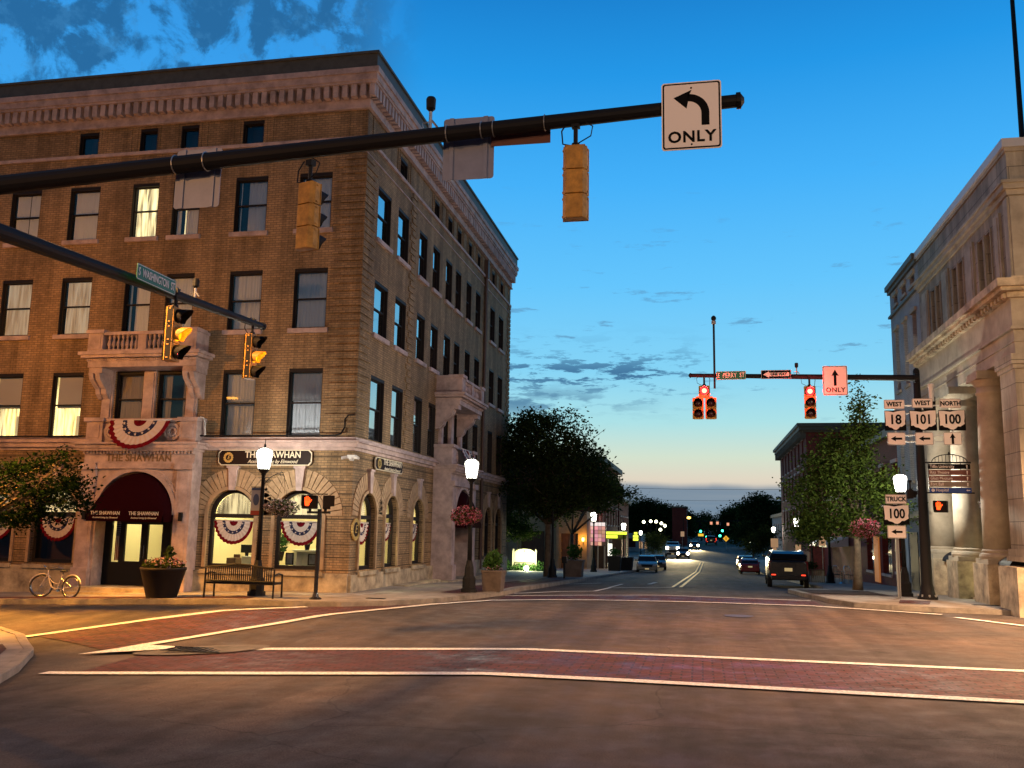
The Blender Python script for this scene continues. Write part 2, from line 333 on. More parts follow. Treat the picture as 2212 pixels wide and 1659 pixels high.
# ---------------------------------------------------------------- mesh builder
class MB:
    def __init__(s): s.v = []; s.f = []; s.m = []; s.M = None; s.mi = 0
    def add(s, vs, fs, mi=None):
        b = len(s.v)
        if s.M is not None: vs = [tuple(s.M @ Vector(p)) for p in vs]
        s.v += [tuple(p) for p in vs]; s.f += [tuple(b+i for i in f) for f in fs]; s.m += [s.mi if mi is None else mi]*len(fs)
        return s
    def box(s, x0, x1, y0, y1, z0, z1, mi=None):
        if x0 > x1: x0, x1 = x1, x0
        if y0 > y1: y0, y1 = y1, y0
        if z0 > z1: z0, z1 = z1, z0
        v = [(x0, y0, z0), (x1, y0, z0), (x1, y1, z0), (x0, y1, z0), (x0, y0, z1), (x1, y0, z1), (x1, y1, z1), (x0, y1, z1)]
        return s.add(v, [(3, 2, 1, 0), (4, 5, 6, 7), (0, 1, 5, 4), (1, 2, 6, 5), (2, 3, 7, 6), (3, 0, 4, 7)], mi)
    def quad(s, a, b, c, d, mi=None): return s.add([a, b, c, d], [(0, 1, 2, 3)], mi)
    def poly(s, pts, mi=None): return s.add(pts, [tuple(range(len(pts)))], mi)
    def tube(s, pts, r, n=8, cap=True, mi=None):
        pts = [Vector(p) for p in pts]; rs = r if isinstance(r, (list, tuple)) else [r]*len(pts)
        vs = []; fs = []; pu = None
        for i, p in enumerate(pts):
            t = (pts[min(i+1, len(pts)-1)]-pts[max(i-1, 0)]).normalized()
            if pu is None:
                a = Vector((0, 0, 1)) if abs(t.z) < .9 else Vector((1, 0, 0)); pu = a.cross(t).normalized()
            pu = (pu-t*pu.dot(t)).normalized(); q = t.cross(pu)
            for k in range(n):
                an = 2*PI*k/n; vs.append(tuple(p+(pu*math.cos(an)+q*math.sin(an))*rs[i]))
        for i in range(len(pts)-1):
            for k in range(n): fs.append((i*n+k, i*n+(k+1) % n, (i+1)*n+(k+1) % n, (i+1)*n+k))
        if cap: fs.append(tuple(range(n-1, -1, -1))); fs.append(tuple((len(pts)-1)*n+k for k in range(n)))
        return s.add(vs, fs, mi)
    def lathe(s, c, prof, n=16, mi=None, cap=True, a0=0, sq=1.0):
        vs = []; fs = []
        for r, z in prof:
            for k in range(n):
                a = 2*PI*k/n+a0; vs.append((c[0]+r*math.cos(a), c[1]+r*math.sin(a)*sq, c[2]+z))
        for i in range(len(prof)-1):
            for k in range(n): fs.append((i*n+k, i*n+(k+1) % n, (i+1)*n+(k+1) % n, (i+1)*n+k))
        if cap: fs.append(tuple(range(n-1, -1, -1))); fs.append(tuple((len(prof)-1)*n+k for k in range(n)))
        return s.add(vs, fs, mi)
    def prism(s, pts, d, mi=None):
        """pts: 3D polygon, d: extrusion vector"""
        n = len(pts); d = Vector(d); a = [Vector(p) for p in pts]
        vs = [tuple(p) for p in a]+[tuple(p+d) for p in a]
        fs = [tuple(range(n-1, -1, -1)), tuple(range(n, 2*n))]+[(i, (i+1) % n, n+(i+1) % n, n+i) for i in range(n)]
        return s.add(vs, fs, mi)
    def build(s, name, m, parent=None, smooth=False, bevel=0):
        me = bpy.data.meshes.new(name); me.from_pydata(s.v, [], s.f)
        ms = m if isinstance(m, (list, tuple)) else [m]
        for x in ms: me.materials.append(MT[x] if isinstance(x, str) else x)
        if len(ms) > 1: me.polygons.foreach_set('material_index', s.m)
        if smooth: me.polygons.foreach_set('use_smooth', [True]*len(me.polygons))
        o = bpy.data.objects.new(name, me); COL.objects.link(o)
        if smooth == 'auto' or (smooth and smooth != True):
            pass
        if parent is not None: par(o, parent)
        if bevel:
            b = o.modifiers.new('bevel', 'BEVEL'); b.width = bevel; b.segments = 2; b.limit_method = 'ANGLE'
        me.update()
        return o
def par(o, p):
    o.parent = p
    o.matrix_parent_inverse = wm(p).inverted()
WM = {}
def wm(o):
    m = Matrix.LocRotScale(o.location, o.rotation_euler, o.scale)
    if o.parent: m = wm(o.parent) @ o.matrix_parent_inverse @ m
    return m
def thing(name, label, cat, loc=(0, 0, 0), group=None, rotz=0):
    o = bpy.data.objects.new(name, None); COL.objects.link(o); o.location = loc; o.rotation_euler = (0, 0, rotz); o.empty_display_size = .2
    return tag(o, label, cat, group)
def tag(o, label, cat, group=None):
    o['label'] = label; o['category'] = cat
    if group: o['group'] = group
    return o
def struct(o): o['kind'] = 'structure'; return o
def dup(root, loc, label, rotz=None):
    r = root.copy(); COL.objects.link(r); r.location = loc; r['label'] = label
    if rotz is not None: r.rotation_euler = (0, 0, rotz)
    def rec(a, b):
        for ch in list(a.children):
            c = ch.copy(); COL.objects.link(c); c.parent = b; c.matrix_parent_inverse = ch.matrix_parent_inverse.copy(); rec(ch, c)
    rec(root, r)
    return r
def text(body, size, m, loc, facing='front', parent=None, name='lettering', ext=.006, sx=1.0, bold=0.0, shear=0, align='CENTER', rot=None, spacing=1.0):
    cu = bpy.data.curves.new(name, 'FONT'); cu.body = body; cu.size = size; cu.extrude = ext; cu.offset = bold; cu.shear = shear
    cu.align_x = align; cu.align_y = 'CENTER'; cu.resolution_u = 3; cu.space_character = spacing
    o = bpy.data.objects.new(name+'_curve', cu); COL.objects.link(o)
    dg = bpy.context.evaluated_depsgraph_get(); me = bpy.data.meshes.new_from_object(o.evaluated_get(dg))
    COL.objects.unlink(o); bpy.data.objects.remove(o)
    R = rot if rot is not None else {'front': (PI/2, 0, 0), 'side': (PI/2, 0, PI/2), 'west': (PI/2, 0, -PI/2)}[facing]
    from mathutils import Euler
    me.transform(Matrix.LocRotScale(Vector(loc), Euler(R), Vector((sx, 1, 1)))); me.materials.clear(); me.materials.append(MT[m])
    me.name = name
    n = bpy.data.objects.new(name, me); COL.objects.link(n)
    if parent is not None: par(n, parent)
    return n

# ---------------------------------------------------------------- ground
def gz(x, y):
    z = 0.0
    if y > 31: z -= .027*(min(y, 85)-31)
    if y > 125: z += min((y-125)*.012, 2.6)
    if x < -12 and y < 31: z -= .033*(min(-x, 26)-12)
    t = max(0, min(1, (-x-3)/7))*max(0, min(1, (20.5-y)/5))
    return z-.32*t
def sheet(name, a, b, off, m, nu=8, step=.5):
    """strip between polylines a and b, draped on the ground"""
    def resample(p, q):
        out = []
        for i in range(len(p)-1):
            d = max(math.dist(p[i], p[i+1]), math.dist(q[i], q[i+1])); n = max(1, int(d/step))
            for k in range(n): t = k/n; out.append((p[i][0]+(p[i+1][0]-p[i][0])*t, p[i][1]+(p[i+1][1]-p[i][1])*t, q[i][0]+(q[i+1][0]-q[i][0])*t, q[i][1]+(q[i+1][1]-q[i][1])*t))
        out.append((*p[-1], *q[-1])); return out
    rs = resample(a, b); vs = []; fs = []
    for x0, y0, x1, y1 in rs:
        for k in range(nu+1):
            t = k/nu; x = x0+(x1-x0)*t; y = y0+(y1-y0)*t; vs.append((x, y, gz(x, y)+off))
    for i in range(len(rs)-1):
        for k in range(nu): j = i*(nu+1)+k; fs.append((j, j+1, j+nu+2, j+nu+1))
    mb = MB(); mb.add(vs, fs); return mb.build(name, m, smooth=True)
xs = [-900, -300, -120, -60, -40]+[x*.5 for x in range(-66, 61)]+[40, 60, 120, 300, 900]
ys = [-300, -60, -20]+[y*.5 for y in range(-20, 90)]+list(range(45, 135, 2))+[140, 160, 200, 260, 340, 500, 900, 2500]
vs = [(x, y, gz(x, y)) for y in ys for x in xs]; nx = len(xs)
fs = [(j*nx+i, j*nx+i+1, (j+1)*nx+i+1, (j+1)*nx+i) for j in range(len(ys)-1) for i in range(nx-1)]
g = MB(); g.add(vs, fs); struct(g.build('road', 'asphalt', smooth=True))

lk = [(-60, 22.4), (-30, 22.4), (-12, 22.4), (-10.2, 22.45), (-9.0, 22.75), (-8.0, 23.5), (-7.2, 24.8), (-6.5, 26.8), (-5.95, 29), (-5.75, 35), (-5.6, 43), (-5.3, 70), (-5.3, 125)]
li = [(-60, 32), (-30, 32), (-14, 32), (-13.5, 32), (-13, 32), (-12.9, 32), (-12.8, 32.2), (-12.6, 32.4), (-12.6, 33), (-12.6, 37), (-14, 49), (-16, 70), (-16, 125)]
def kerb(name, pl, side=1):
    """raised kerb following the edge pl; side: which way the pavement lies"""
    prof = [(0, -.05), (0, .11), (.02, .135), (.17, .138), (.17, -.05)]
    pts = []
    for i in range(len(pl)-1):
        n = max(1, int(math.dist(pl[i], pl[i+1])/.6))
        for k in range(n): t = k/n; pts.append((pl[i][0]+(pl[i+1][0]-pl[i][0])*t, pl[i][1]+(pl[i+1][1]-pl[i][1])*t))
    pts.append(pl[-1]); vs = []; fs = []; m = len(prof)
    for i, p in enumerate(pts):
        a = pts[max(0, i-1)]; b = pts[min(len(pts)-1, i+1)]; t = Vector((b[0]-a[0], b[1]-a[1])).normalized(); nrm = Vector((-t.y, t.x))*side
        for d, h in prof: x = p[0]+nrm.x*d; y = p[1]+nrm.y*d; vs.append((x, y, gz(p[0], p[1])+h))
    for i in range(len(pts)-1):
        for k in range(m-1): fs.append((i*m+k, (i+1)*m+k, (i+1)*m+k+1, i*m+k+1))
    mb = MB(); mb.add(vs, fs); return struct(mb.build(name, 'kerb'))
struct(sheet('pavement', lk, li, .13, 'concrete', 10)); kerb('kerb', lk)
rk = [(60, 27.4), (12, 27.4), (8.4, 27.48), (6.4, 27.6), (5.2, 27.95), (4.3, 28.6), (3.75, 30), (3.4, 33), (3.2, 37), (3.35, 38.2), (4.0, 39.0), (4.8, 39.8), (5.05, 41.5), (5.05, 125)]
ri = [(60, 36), (13, 36), (11, 36), (10.5, 36), (10.5, 36.2), (10.5, 36.4), (10.5, 36.6), (10.5, 37), (10.5, 38.5), (10.5, 39.2), (10.5, 39.6), (10.5, 40), (10.5, 42), (13, 125)]
struct(sheet('pavement', rk, ri, .13, 'concrete', 10)); kerb('kerb', rk, -1)
nk = [(-60, 18.0), (-17, 18.0), (-14.8, 17.6), (-13.1, 16.45), (-11.6, 14.85), (-10.55, 13.2), (-10.0, 12.1), (-9.4, 10.3), (-9.0, 8), (-8.8, -8)]
ni = [(-60, 6), (-20, 6), (-19, 6), (-18, 5), (-17.5, 4), (-17, 3), (-16.5, 2), (-16, 0), (-15.5, -4), (-15, -8)]
struct(sheet('pavement', nk, ni, .13, 'concrete', 10)); kerb('kerb', nk, -1)
# brick paver strips in the pavements and crossings
struct(sheet('paver_strip', [(-50, 22.62), (-12.6, 22.62), (-11.6, 22.62)], [(-50, 23.35), (-12.6, 23.35), (-11.6, 23.35)], .137, 'paver', 2))
struct(sheet('paver_crossing', [(-10.75, 15.7), (-10.3, 16.4), (-8.95, 19.15), (-7.9, 22.0), (-7.0, 24.5)], [(-13.2, 16.9), (-12.9, 17.3), (-12.0, 18.9), (-10.5, 21.5), (-9.6, 22.4)], .012, 'paver', 10, .3))
struct(sheet('paver_crossing', [(-9.6, 13.35), (-2, 13.35), (14, 13.2), (40, 13.2)], [(-9.9, 15.9), (-2, 16.0), (14, 16.0), (40, 16.0)], .012, 'paver', 8, .4))
struct(sheet('paver_crossing', [(-5.8, 26.9), (-3.0, 28.0), (-.5, 28.5), (3.5, 28.3)], [(-5.9, 28.3), (-3.3, 29.8), (-1.2, 30.7), (3.4, 30.3)], .012, 'paver', 6, .4))
struct(sheet('paver_strip', [(-7.0, 27.0), (-6.3, 28.8), (-6.0, 35), (-5.75, 46)], [(-7.7, 27.3), (-7.5, 28.8), (-7.4, 35), (-7.2, 46)], .137, 'paver', 2))
struct(sheet('paver_strip', [(-20, 17.6), (-14.95, 17.2), (-13.4, 16.1), (-11.95, 14.6), (-10.95, 13.0), (-10.4, 11.9), (-9.8, 10.2), (-9.4, 8)], [(-20, 10), (-19, 10), (-18, 10), (-17, 9.5), (-16, 9), (-15.5, 8.5), (-15, 8), (-15, 7)], .137, 'paver', 6))
struct(sheet('planting_strip', [(3.65, 33.2), (3.5, 37.2)], [(6.1, 33.2), (6.1, 37.2)], .15, 'mulch', 6))
struct(sheet('paver_strip', [(5.55, 28.8), (6.35, 28.7)], [(5.9, 30.4), (6.75, 30.3)], .137, 'paver', 3))
struct(sheet('paver_strip', [(7.9, 27.75), (16, 27.7)], [(8.1, 28.3), (16, 28.3)], .137, 'paver', 3))
def line(pl, wd, m='roadpaint', name='road_marking', o=.022):
    a = []; b = []
    for i, p in enumerate(pl):
        q = pl[max(0, i-1)]; r_ = pl[min(len(pl)-1, i+1)]; t = Vector((r_[0]-q[0], r_[1]-q[1])).normalized(); n = Vector((-t.y, t.x))*wd/2
        a.append((p[0]+n.x, p[1]+n.y)); b.append((p[0]-n.x, p[1]-n.y))
    return struct(sheet(name, a, b, o, m, 1, .4))
line([(-9.3, 16.0), (-5, 16.02), (0, 16.05), (5, 16.05), (12, 16.0), (30, 16)], .24)
line([(-10.1, 13.2), (-6, 13.2), (-1, 13.22), (4, 13.08), (14, 13.0), (30, 13)], .26)
line([(-13.35, 16.75), (-12.15, 18.75), (-10.9, 20.9), (-9.75, 22.3)], .24)
line([(-10.55, 15.9), (-10.35, 16.4), (-9.0, 19.1), (-7.95, 22.0), (-7.05, 24.4), (-5.9, 26.4), (-4.5, 27.25), (-3.0, 27.85), (-.4, 28.32), (3.0, 28.3), (4.3, 27.7), (6.2, 26.7)], .22)
line([(6.35, 25.9), (7.4, 24.15), (9.5, 21)], .2)
mb = MB(); a = [(-10.9, 15.1), (-9.2, 16.1), (-10.4, 16.3)]; mb.poly([(x, y, gz(x, y)+.03) for x, y in a]); struct(mb.build('road_marking', 'roadpaint'))
line([(-5.9, 28.3), (-3.4, 29.8), (-1.2, 30.8), (3.3, 30.4)], .14)
line([(-5.85, 29.4), (-3.6, 32.3), (-3.45, 36.3), (-1.1, 39.2)], .16)
line([(-3.5, 36.4), (-3.4, 41.5)], .12)
line([(-5.6, 39.0), (-4.4, 42.0)], .12)
line([(-2.3, 42.5), (-2.15, 46)], .2)
for dx in (-.16, .16): line([(-1.0+dx, 39.6), (-.55+dx, 70), (.1+dx, 112)], .13, 'yellowpaint')
line([(.3, 112.5), (5, 112.8)], .4); line([(-5.2, 118), (5, 118)], .4)
# drain apron with grate
def blob(name, cx, cy, rx, ry, o, m, n=28, rot=0, rings=4):
    vs = [(cx, cy, gz(cx, cy)+o)]; fs = []
    for j in range(1, rings+1):
        for k in range(n):
            a = 2*PI*k/n; x = math.cos(a)*rx*j/rings*(1+.05*math.sin(3*a)); y = math.sin(a)*ry*j/rings; c, s_ = math.cos(rot), math.sin(rot)
            X = cx+x*c-y*s_; Y = cy+x*s_+y*c; vs.append((X, Y, gz(X, Y)+o))
    for k in range(n): fs.append((0, 1+k, 1+(k+1) % n))
    for j in range(rings-1):
        for k in range(n): fs.append((1+j*n+k, 1+(j+1)*n+k, 1+(j+1)*n+(k+1) % n, 1+j*n+(k+1) % n))
    mb = MB(); mb.add(vs, fs); return mb.build(name, m)
d = thing('storm_drain', 'iron storm drain grate in a grey concrete apron at the crossing corner', 'storm drain', (-9.1, 15.85, gz(-9.1, 15.85)))
o_ = blob('concrete_apron', -8.9, 15.8, 1.2, .46, .035, 'drainstone', rot=.30); par(o_, d)
mb = MB()
for k in range(9): x = -9.5+k*.12; mb.box(x, x+.05, 15.55, 16.0, gz(-9, 15.8)+.04, gz(-9, 15.8)+.055)
mb.box(-9.55, -8.4, 15.5, 15.55, gz(-9, 15.8)+.04, gz(-9, 15.8)+.056); mb.box(-9.55, -8.4, 16.0, 16.05, gz(-9, 15.8)+.04, gz(-9, 15.8)+.056)
mb.build('grate', 'black', d)
for (x, y, r_, lb) in ((.9, 24.2, .36, 'round iron manhole cover in the middle of the intersection'), (-6.2, 47.5, .001, None)):
    if lb: o_ = blob('manhole_cover', x, y, r_, r_, .012, mat('iron_cover', (.05, .045, .04), .5, bump=.3)); tag(o_, lb, 'manhole cover')
for (x, y, w_, h_, lb) in ((-8.85, 24.1, .5, .22, 'small dark drain cover in the pavement at the hotel corner'), (7.6, 29.0, .7, .25, 'dark rectangular utility cover in the pavement by the stone bank')):
    mb = MB(); mb.box(x, x+w_, y, y+h_, gz(x, y)+.13, gz(x, y)+.142); tag(mb.build('utility_cover', 'black'), lb, 'utility cover')
# ================================================================ hotel
YF, XS = 25.9, -10.08          # planes of the street fronts
class Map:
    """wall coordinates (u along the wall, d outwards, z)"""
    def __init__(s, kind): s.k = kind
    def __call__(s, u, d, z):
        if s.k == 'F': return (u, YF-d, z)
        if s.k == 'S': return (XS+d, u, z)
        if s.k == 'B': return (s.x-d, u, z)       # faces west, u along y
        if s.k == 'N': return (u, s.y-d, z)       # faces the camera at y
def mbox(mb, P, u0, u1, d0, d1, z0, z1, mi=None):
    v = [P(u, d, z) for z in (z0, z1) for d in (d0, d1) for u in (u0, u1)]
    return mb.add(v, [(0, 1, 3, 2), (4, 6, 7, 5), (0, 4, 5, 1), (1, 5, 7, 3), (3, 7, 6, 2), (2, 6, 4, 0)], mi)
def wall_panel(mb, P, u0, u1, z0, z1, holes, depth=.28, d=0.0, mi=None):
    us = sorted({u0, u1, *[h[0] for h in holes], *[h[1] for h in holes]}); zs = sorted({z0, z1, *[h[2] for h in holes], *[h[3] for h in holes]})
    us = [u for u in us if u0-1e-6 <= u <= u1+1e-6]; zs = [z for z in zs if z0-1e-6 <= z <= z1+1e-6]
    for i in range(len(us)-1):
        for j in range(len(zs)-1):
            cu = (us[i]+us[i+1])/2; cz = (zs[j]+zs[j+1])/2
            if any(h[0] < cu < h[1] and h[2] < cz < h[3] for h in holes): continue
            mb.quad(P(us[i], d, zs[j]), P(us[i+1], d, zs[j]), P(us[i+1], d, zs[j+1]), P(us[i], d, zs[j+1]), mi)
    for h in holes:
        a, b, c, e = h[:4]; arch = len(h) > 4 and h[4]
        if not arch:
            mb.quad(P(a, d, e), P(b, d, e), P(b, d-depth, e), P(a, d-depth, e), mi)
            mb.quad(P(a, d, c), P(a, d, e), P(a, d-depth, e), P(a, d-depth, c), mi); mb.quad(P(b, d, c), P(b, d, e), P(b, d-depth, e), P(b, d-depth, c), mi)
        else:
            r = (b-a)/2; zs_ = e-r; cu = (a+b)/2; n = 20
            pts = [(cu+r*math.cos(PI*k/n), zs_+r*math.sin(PI*k/n)) for k in range(n+1)]
            for k in range(n):
                (p, q), (s_, t) = pts[k], pts[k+1]; side = b if k < n/2 else a
                mb.add([P(side, d, e), P(p, d, q), P(s_, d, t)], [(0, 1, 2)], mi)
                mb.quad(P(p, d, q), P(s_, d, t), P(s_, d-depth, t), P(p, d-depth, q), mi)
            mb.add([P(a, d, e), P(b, d, e), P(cu, d, e)], [(0, 1, 2)], mi)
            mb.quad(P(a, d, c), P(a, d, zs_), P(a, d-depth, zs_), P(a, d-depth, c), mi); mb.quad(P(b, d, c), P(b, d, zs_), P(b, d-depth, zs_), P(b, d-depth, c), mi)
        mb.quad(P(a, d, c), P(b, d, c), P(b, d-depth, c), P(a, d-depth, c), mi)
def curtain(P, u0, u1, z0, z1, d, m, parent, wav=.025, per=.10, name='curtain', seed=0):
    mb = MB(); n = max(6, int((u1-u0)/.03)); rr = random.Random(seed+int(u0*100)); ph = rr.random()*6; vs = []
    for j in range(2):
        z = (z0, z1)[j]
        for i in range(n+1):
            u = u0+(u1-u0)*i/n; vs.append(P(u, d+wav*(math.sin(u*2*PI/per+ph)+.6*math.sin(u*2*PI/(per*2.7)+ph*2)), z))
    mb.add(vs, [(i, i+1, n+2+i, n+1+i) for i in range(n)]); return mb.build(name, m, parent, smooth=True)
def window(P, u0, u1, z0, z1, parent, style='curtain', depth=.14, split=.5, sill=True, glass='glass', sillm='stone', dd=0.0):
    """sash window: frame part with pane, curtain and sill children"""
    d = dd-depth; fw = .055; mb = MB()
    for a_, b_ in ((u0+.001, u0+.02), (u1-.02, u1-.001)): mbox(mb, P, a_, b_, d, dd-.008, z0, z1-.001)
    mbox(mb, P, u0+.02, u1-.02, d, dd-.008, z1-.10, z1-.001)
    mbox(mb, P, u0, u0+fw, d-.04, d+.025, z0, z1); mbox(mb, P, u1-fw, u1, d-.04, d+.025, z0, z1)
    mbox(mb, P, u0+fw, u1-fw, d-.04, d+.025, z1-.13, z1); mbox(mb, P, u0+fw, u1-fw, d-.04, d+.03, z0, z0+.07)
    zm = z0+(z1-z0)*split
    if split > 0: mbox(mb, P, u0+fw, u1-fw, d-.03, d+.04, zm-.022, zm+.022)
    w_ = mb.build('window', 'frame', parent)
    p = MB(); a, b = u0+fw, u1-fw
    if split > 0:
        p.quad(P(a, d+.012, zm+.02), P(b, d+.012, zm+.02), P(b, d+.012, z1-.10), P(a, d+.012, z1-.10)); p.quad(P(a, d-.012, z0+.07), P(b, d-.012, z0+.07), P(b, d-.012, zm-.02), P(a, d-.012, zm-.02))
    else: p.quad(P(a, d, z0+.07), P(b, d, z0+.07), P(b, d, z1-.1), P(a, d, z1-.1))
    p.build('pane', glass, w_)
    if sill:
        s_ = MB(); mbox(s_, P, u0-.10, u1+.10, dd, dd+.09, z0-.14, z0); mbox(s_, P, u0, u1, dd-.13, dd, z0-.06, z0+.004); s_.build('sill', sillm, w_)
    bk = MB(); bk.quad(P(u0, d-.5, z0), P(u1, d-.5, z0), P(u1, d-.5, z1), P(u0, d-.5, z1))
    for q in (u0, u1): bk.quad(P(q, d-.5, z0), P(q, d-.04, z0), P(q, d-.04, z1), P(q, d-.5, z1))
    for q in (z0, z1): bk.quad(P(u0, d-.5, q), P(u1, d-.5, q), P(u1, d-.04, q), P(u0, d-.04, q))
    if style == 'halflit':
        bk.build('lit_room', 'roomlit', w_)
        sh = MB(); zz = z0+(z1-z0)*.46; mbox(sh, P, a+.03, b, d-.10, d-.09, zz, z1-.08); sh.build('roller_shade', 'shade', w_)
        curtain(P, a, a+.26, z0, z1-.1, d-.2, 'curtain_lit', w_, seed=3)
        x = MB(); mbox(x, P, a+.55, b-.06, d-.40, d-.38, z0+.05, z0+.75); x.build('room_door', 'curtain_glow', w_)
    else:
        bk.build('room_back', 'dark', w_)
        if style == 'curtain': curtain(P, a, b, z0, z1, d-.12, 'curtain', w_)
        elif style == 'glow': curtain(P, a, b, z0, z1, d-.12, 'curtain_glow', w_)
        elif style == 'lit': curtain(P, a, b, z0, z1, d-.12, 'curtain_lit', w_, wav=.04, per=.16)
        elif style == 'tan': curtain(P, a, b, z0, z1, d-.12, 'curtain_tan', w_)
        elif style == 'gap':
            curtain(P, a, a+.16, z0, z1, d-.12, 'curtain', w_); curtain(P, a+.24, a+.34, z0, z1, d-.16, 'curtain_lit', w_); curtain(P, a+.34, b, z0, z1, d-.12, 'curtain', w_)
        elif style == 'gap2':
            curtain(P, a+.30*(b-a), b, z0, z1, d-.12, 'curtain', w_); curtain(P, a, a+.06, z0, z1, d-.16, 'curtain', w_)
        elif style == 'valance':
            curtain(P, a, b, zm+.08, z1, d-.10, 'curtain', w_); curtain(P, a, b, z0, z1, d-.18, 'curtain', w_, wav=.035)
        elif style == 'parted2': curtain(P, a, a+.46*(b-a), z0, z1, d-.12, 'curtain', w_); curtain(P, a+.52*(b-a), b, z0, z1, d-.12, 'curtain', w_)
        elif style == 'parted': curtain(P, a, a+.3*(b-a), z0, z1, d-.14, 'curtain_tan', w_); curtain(P, b-.22*(b-a), b, z0, z1, d-.14, 'curtain_tan', w_)
    return w_

F_ = Map('F'); S_ = Map('S')
hotel = thing('hotel_building', 'four storey buff brick corner hotel with stone cornice, balconies and arched ground floor windows', 'building', (-17, 32, -.2))
XL, YE = -24.4, 48.3
fcols = [(-22.72, -21.58), (-20.48, -19.36), (-18.16, -17.20), (-16.68, -15.70), (-14.47, -13.36), (-12.28, -11.18)]
scols = [(27.1, 28.38), (29.15, 30.33), (31.63, 32.63), (33.42, 34.40), (35.30, 36.27), (36.87, 37.79), (38.70, 39.62), (40.45, 41.42), (43.5, 44.56), (45.5, 46.62)]
R2, R3, R4, RA = (4.68, 6.78), (8.02, 9.94), (11.2, 13.04), (14.16, 14.96)
holesF = []; winF = []
st4 = ['parted2', 'curtain', 'lit', 'gap', 'gap2', 'curtain']; st3 = ['glow', 'glow', 'gap2', 'curtain', 'valance', 'curtain']; st2 = ['halflit', 'halflit', 'tan', 'parted', 'valance', 'valance']
for i, (a, b) in enumerate(fcols):
    holesF += [(a, b, *R4), (a, b, *R3)]; winF += [(a, b, *R4, st4[i], True), (a, b, *R3, st3[i], i not in (2, 3))]
    z0 = 5.0 if i in (2, 3) else R2[0]
    holesF.append((a, b, z0, R2[1])); winF.append((a, b, z0, R2[1], st2[i], False))
for i, (a, b) in ((1, (-20.32, -19.60)), (2, (-18.05, -17.42)), (3, (-16.55, -15.92)), (4, (-14.35, -13.62))): holesF.append((a, b, *RA)); winF.append((a, b, *RA, 'dark', False))
arF = [(-23.0, -21.4), (-20.72, -19.15), (-14.65, -13.13), (-12.47, -10.95)]
for a, b in arF: holesF.append((a, b, .76, 3.08, True))
holesF.append((-18.25, -15.45, -.2, 3.62, True))
holesS = []; winS = []
for i, (a, b) in enumerate(scols):
    holesS += [(a, b, 11.22, 13.0), (a, b, 8.1, 9.85), (a, b, 4.72, 6.76)]
    winS += [(a, b, 11.22, 13.0, 'dark', True), (a, b, 8.1, 9.85, 'dark', i not in (4, 5)), (a, b, 4.72, 6.76, 'curtain' if i < 3 else 'dark', False)]
    if i not in (0, 4, 9) or i == 3: pass
for a, b in ((29.15, 29.95), (33.42, 34.12), (35.4, 36.1), (36.95, 37.62), (38.9, 39.5), (40.6, 41.2), (43.7, 44.35), (45.7, 46.4)): holesS.append((a, b, 14.16, 14.85)); winS.append((a, b, 14.16, 14.85, 'dark', False))
arS = [(26.55, 27.98), (28.85, 30.13), (31.78, 33.15), (42.95, 44.55), (45.3, 46.85)]
for a, b in arS: holesS.append((a, b, .74, 3.06, True))
holesS.append((34.95, 37.5, -.2, 3.55, True))
mb = MB()
wall_panel(mb, F_, XL, XS, -.6, 15.2, holesF); wall_panel(mb, S_, YF, YE, -.8, 15.2, holesS)
mb.quad((XL, YF, -1), (XL, YE, -1), (XL, YE, 15.2), (XL, YF, 15.2)); mb.quad((XL, YE, -1), (XS, YE, -1), (XS, YE, 15.2), (XL, YE, 15.2))
mb.build('wall', 'brick', hotel)
for a, b, z0, z1, st, sl in winF: window(F_, a, b, z0, z1, hotel, st, sill=sl, split=0 if z1-z0 < 1.2 else .5)
for a, b, z0, z1, st, sl in winS: window(S_, a, b, z0, z1, hotel, st, sill=sl, split=0 if z1-z0 < 1.2 else .5, glass='glass_side')
# quoins of rusticated brick
rr = random.Random(3); qs = [MB() for _ in range(4)]
k = 0; z = 4.72
while z < 14.0:
    h = .17; l = (.98, .72)[k % 2]+rr.uniform(-.06, .06)
    mbox(qs[0], F_, XS-l, XS, 0, .04, z, z+h); mbox(qs[0], S_, YF-.04, YF+l, 0, .04, z, z+h)
    for c, mb in ((30.62, qs[1]), (42.25, qs[2])): mbox(mb, S_, c-(.0 if k % 2 else .16), c+(.55 if k % 2 else .4), 0, .04, z, z+h)
    mbox(qs[3], S_, YE-l*.8, YE, 0, .04, z, z+h)
    z += .235; k += 1
for mb in qs: mb.build('quoin_band', 'brick', hotel)
# string courses and cornice, wrapped round the corner
def course(mb, z0, z1, pr, mi=None, ye=YE, xl=XL):
    mbox(mb, F_, xl, XS+pr, 0, pr, z0, z1, mi); mb.box(XS, XS+pr, YF+.001, ye, z0, z1, mi)
mb = MB(); course(mb, 4.27, 4.36, .05); course(mb, 4.36, 4.50, .16); course(mb, 4.50, 4.56, .24); course(mb, 4.56, 4.66, .10)
course(mb, 14.04, 14.15, .07); course(mb, 13.62, 13.66, .03)
mb.build('string_course', 'stone', hotel)
mb = MB(); course(mb, 15.05, 15.12, .12); course(mb, 15.12, 15.36, .08); course(mb, 15.36, 15.78, .06)
course(mb, 15.78, 15.86, .34); course(mb, 15.86, 16.08, .38); course(mb, 16.08, 16.26, .44)
mb.build('cornice', 'stone', hotel)
mb = MB(); x = XL+.1
while x < XS+.2: mbox(mb, F_, x, x+.17, .06, .30, 15.38, 15.775); x += .305
y = YF-.15
while y < YE: mb.box(XS+.06, XS+.30, y, y+.17, 15.38, 15.775); y += .305
mb.build('dentils', 'stone', hotel)
mb = MB(); course(mb, 16.26, 16.72, .36); course(mb, 16.72, 16.80, .42); mb.box(XL, XS-.3, YF+.3, YE, 16.1, 16.2)
mb.build('parapet', 'parapet', hotel)
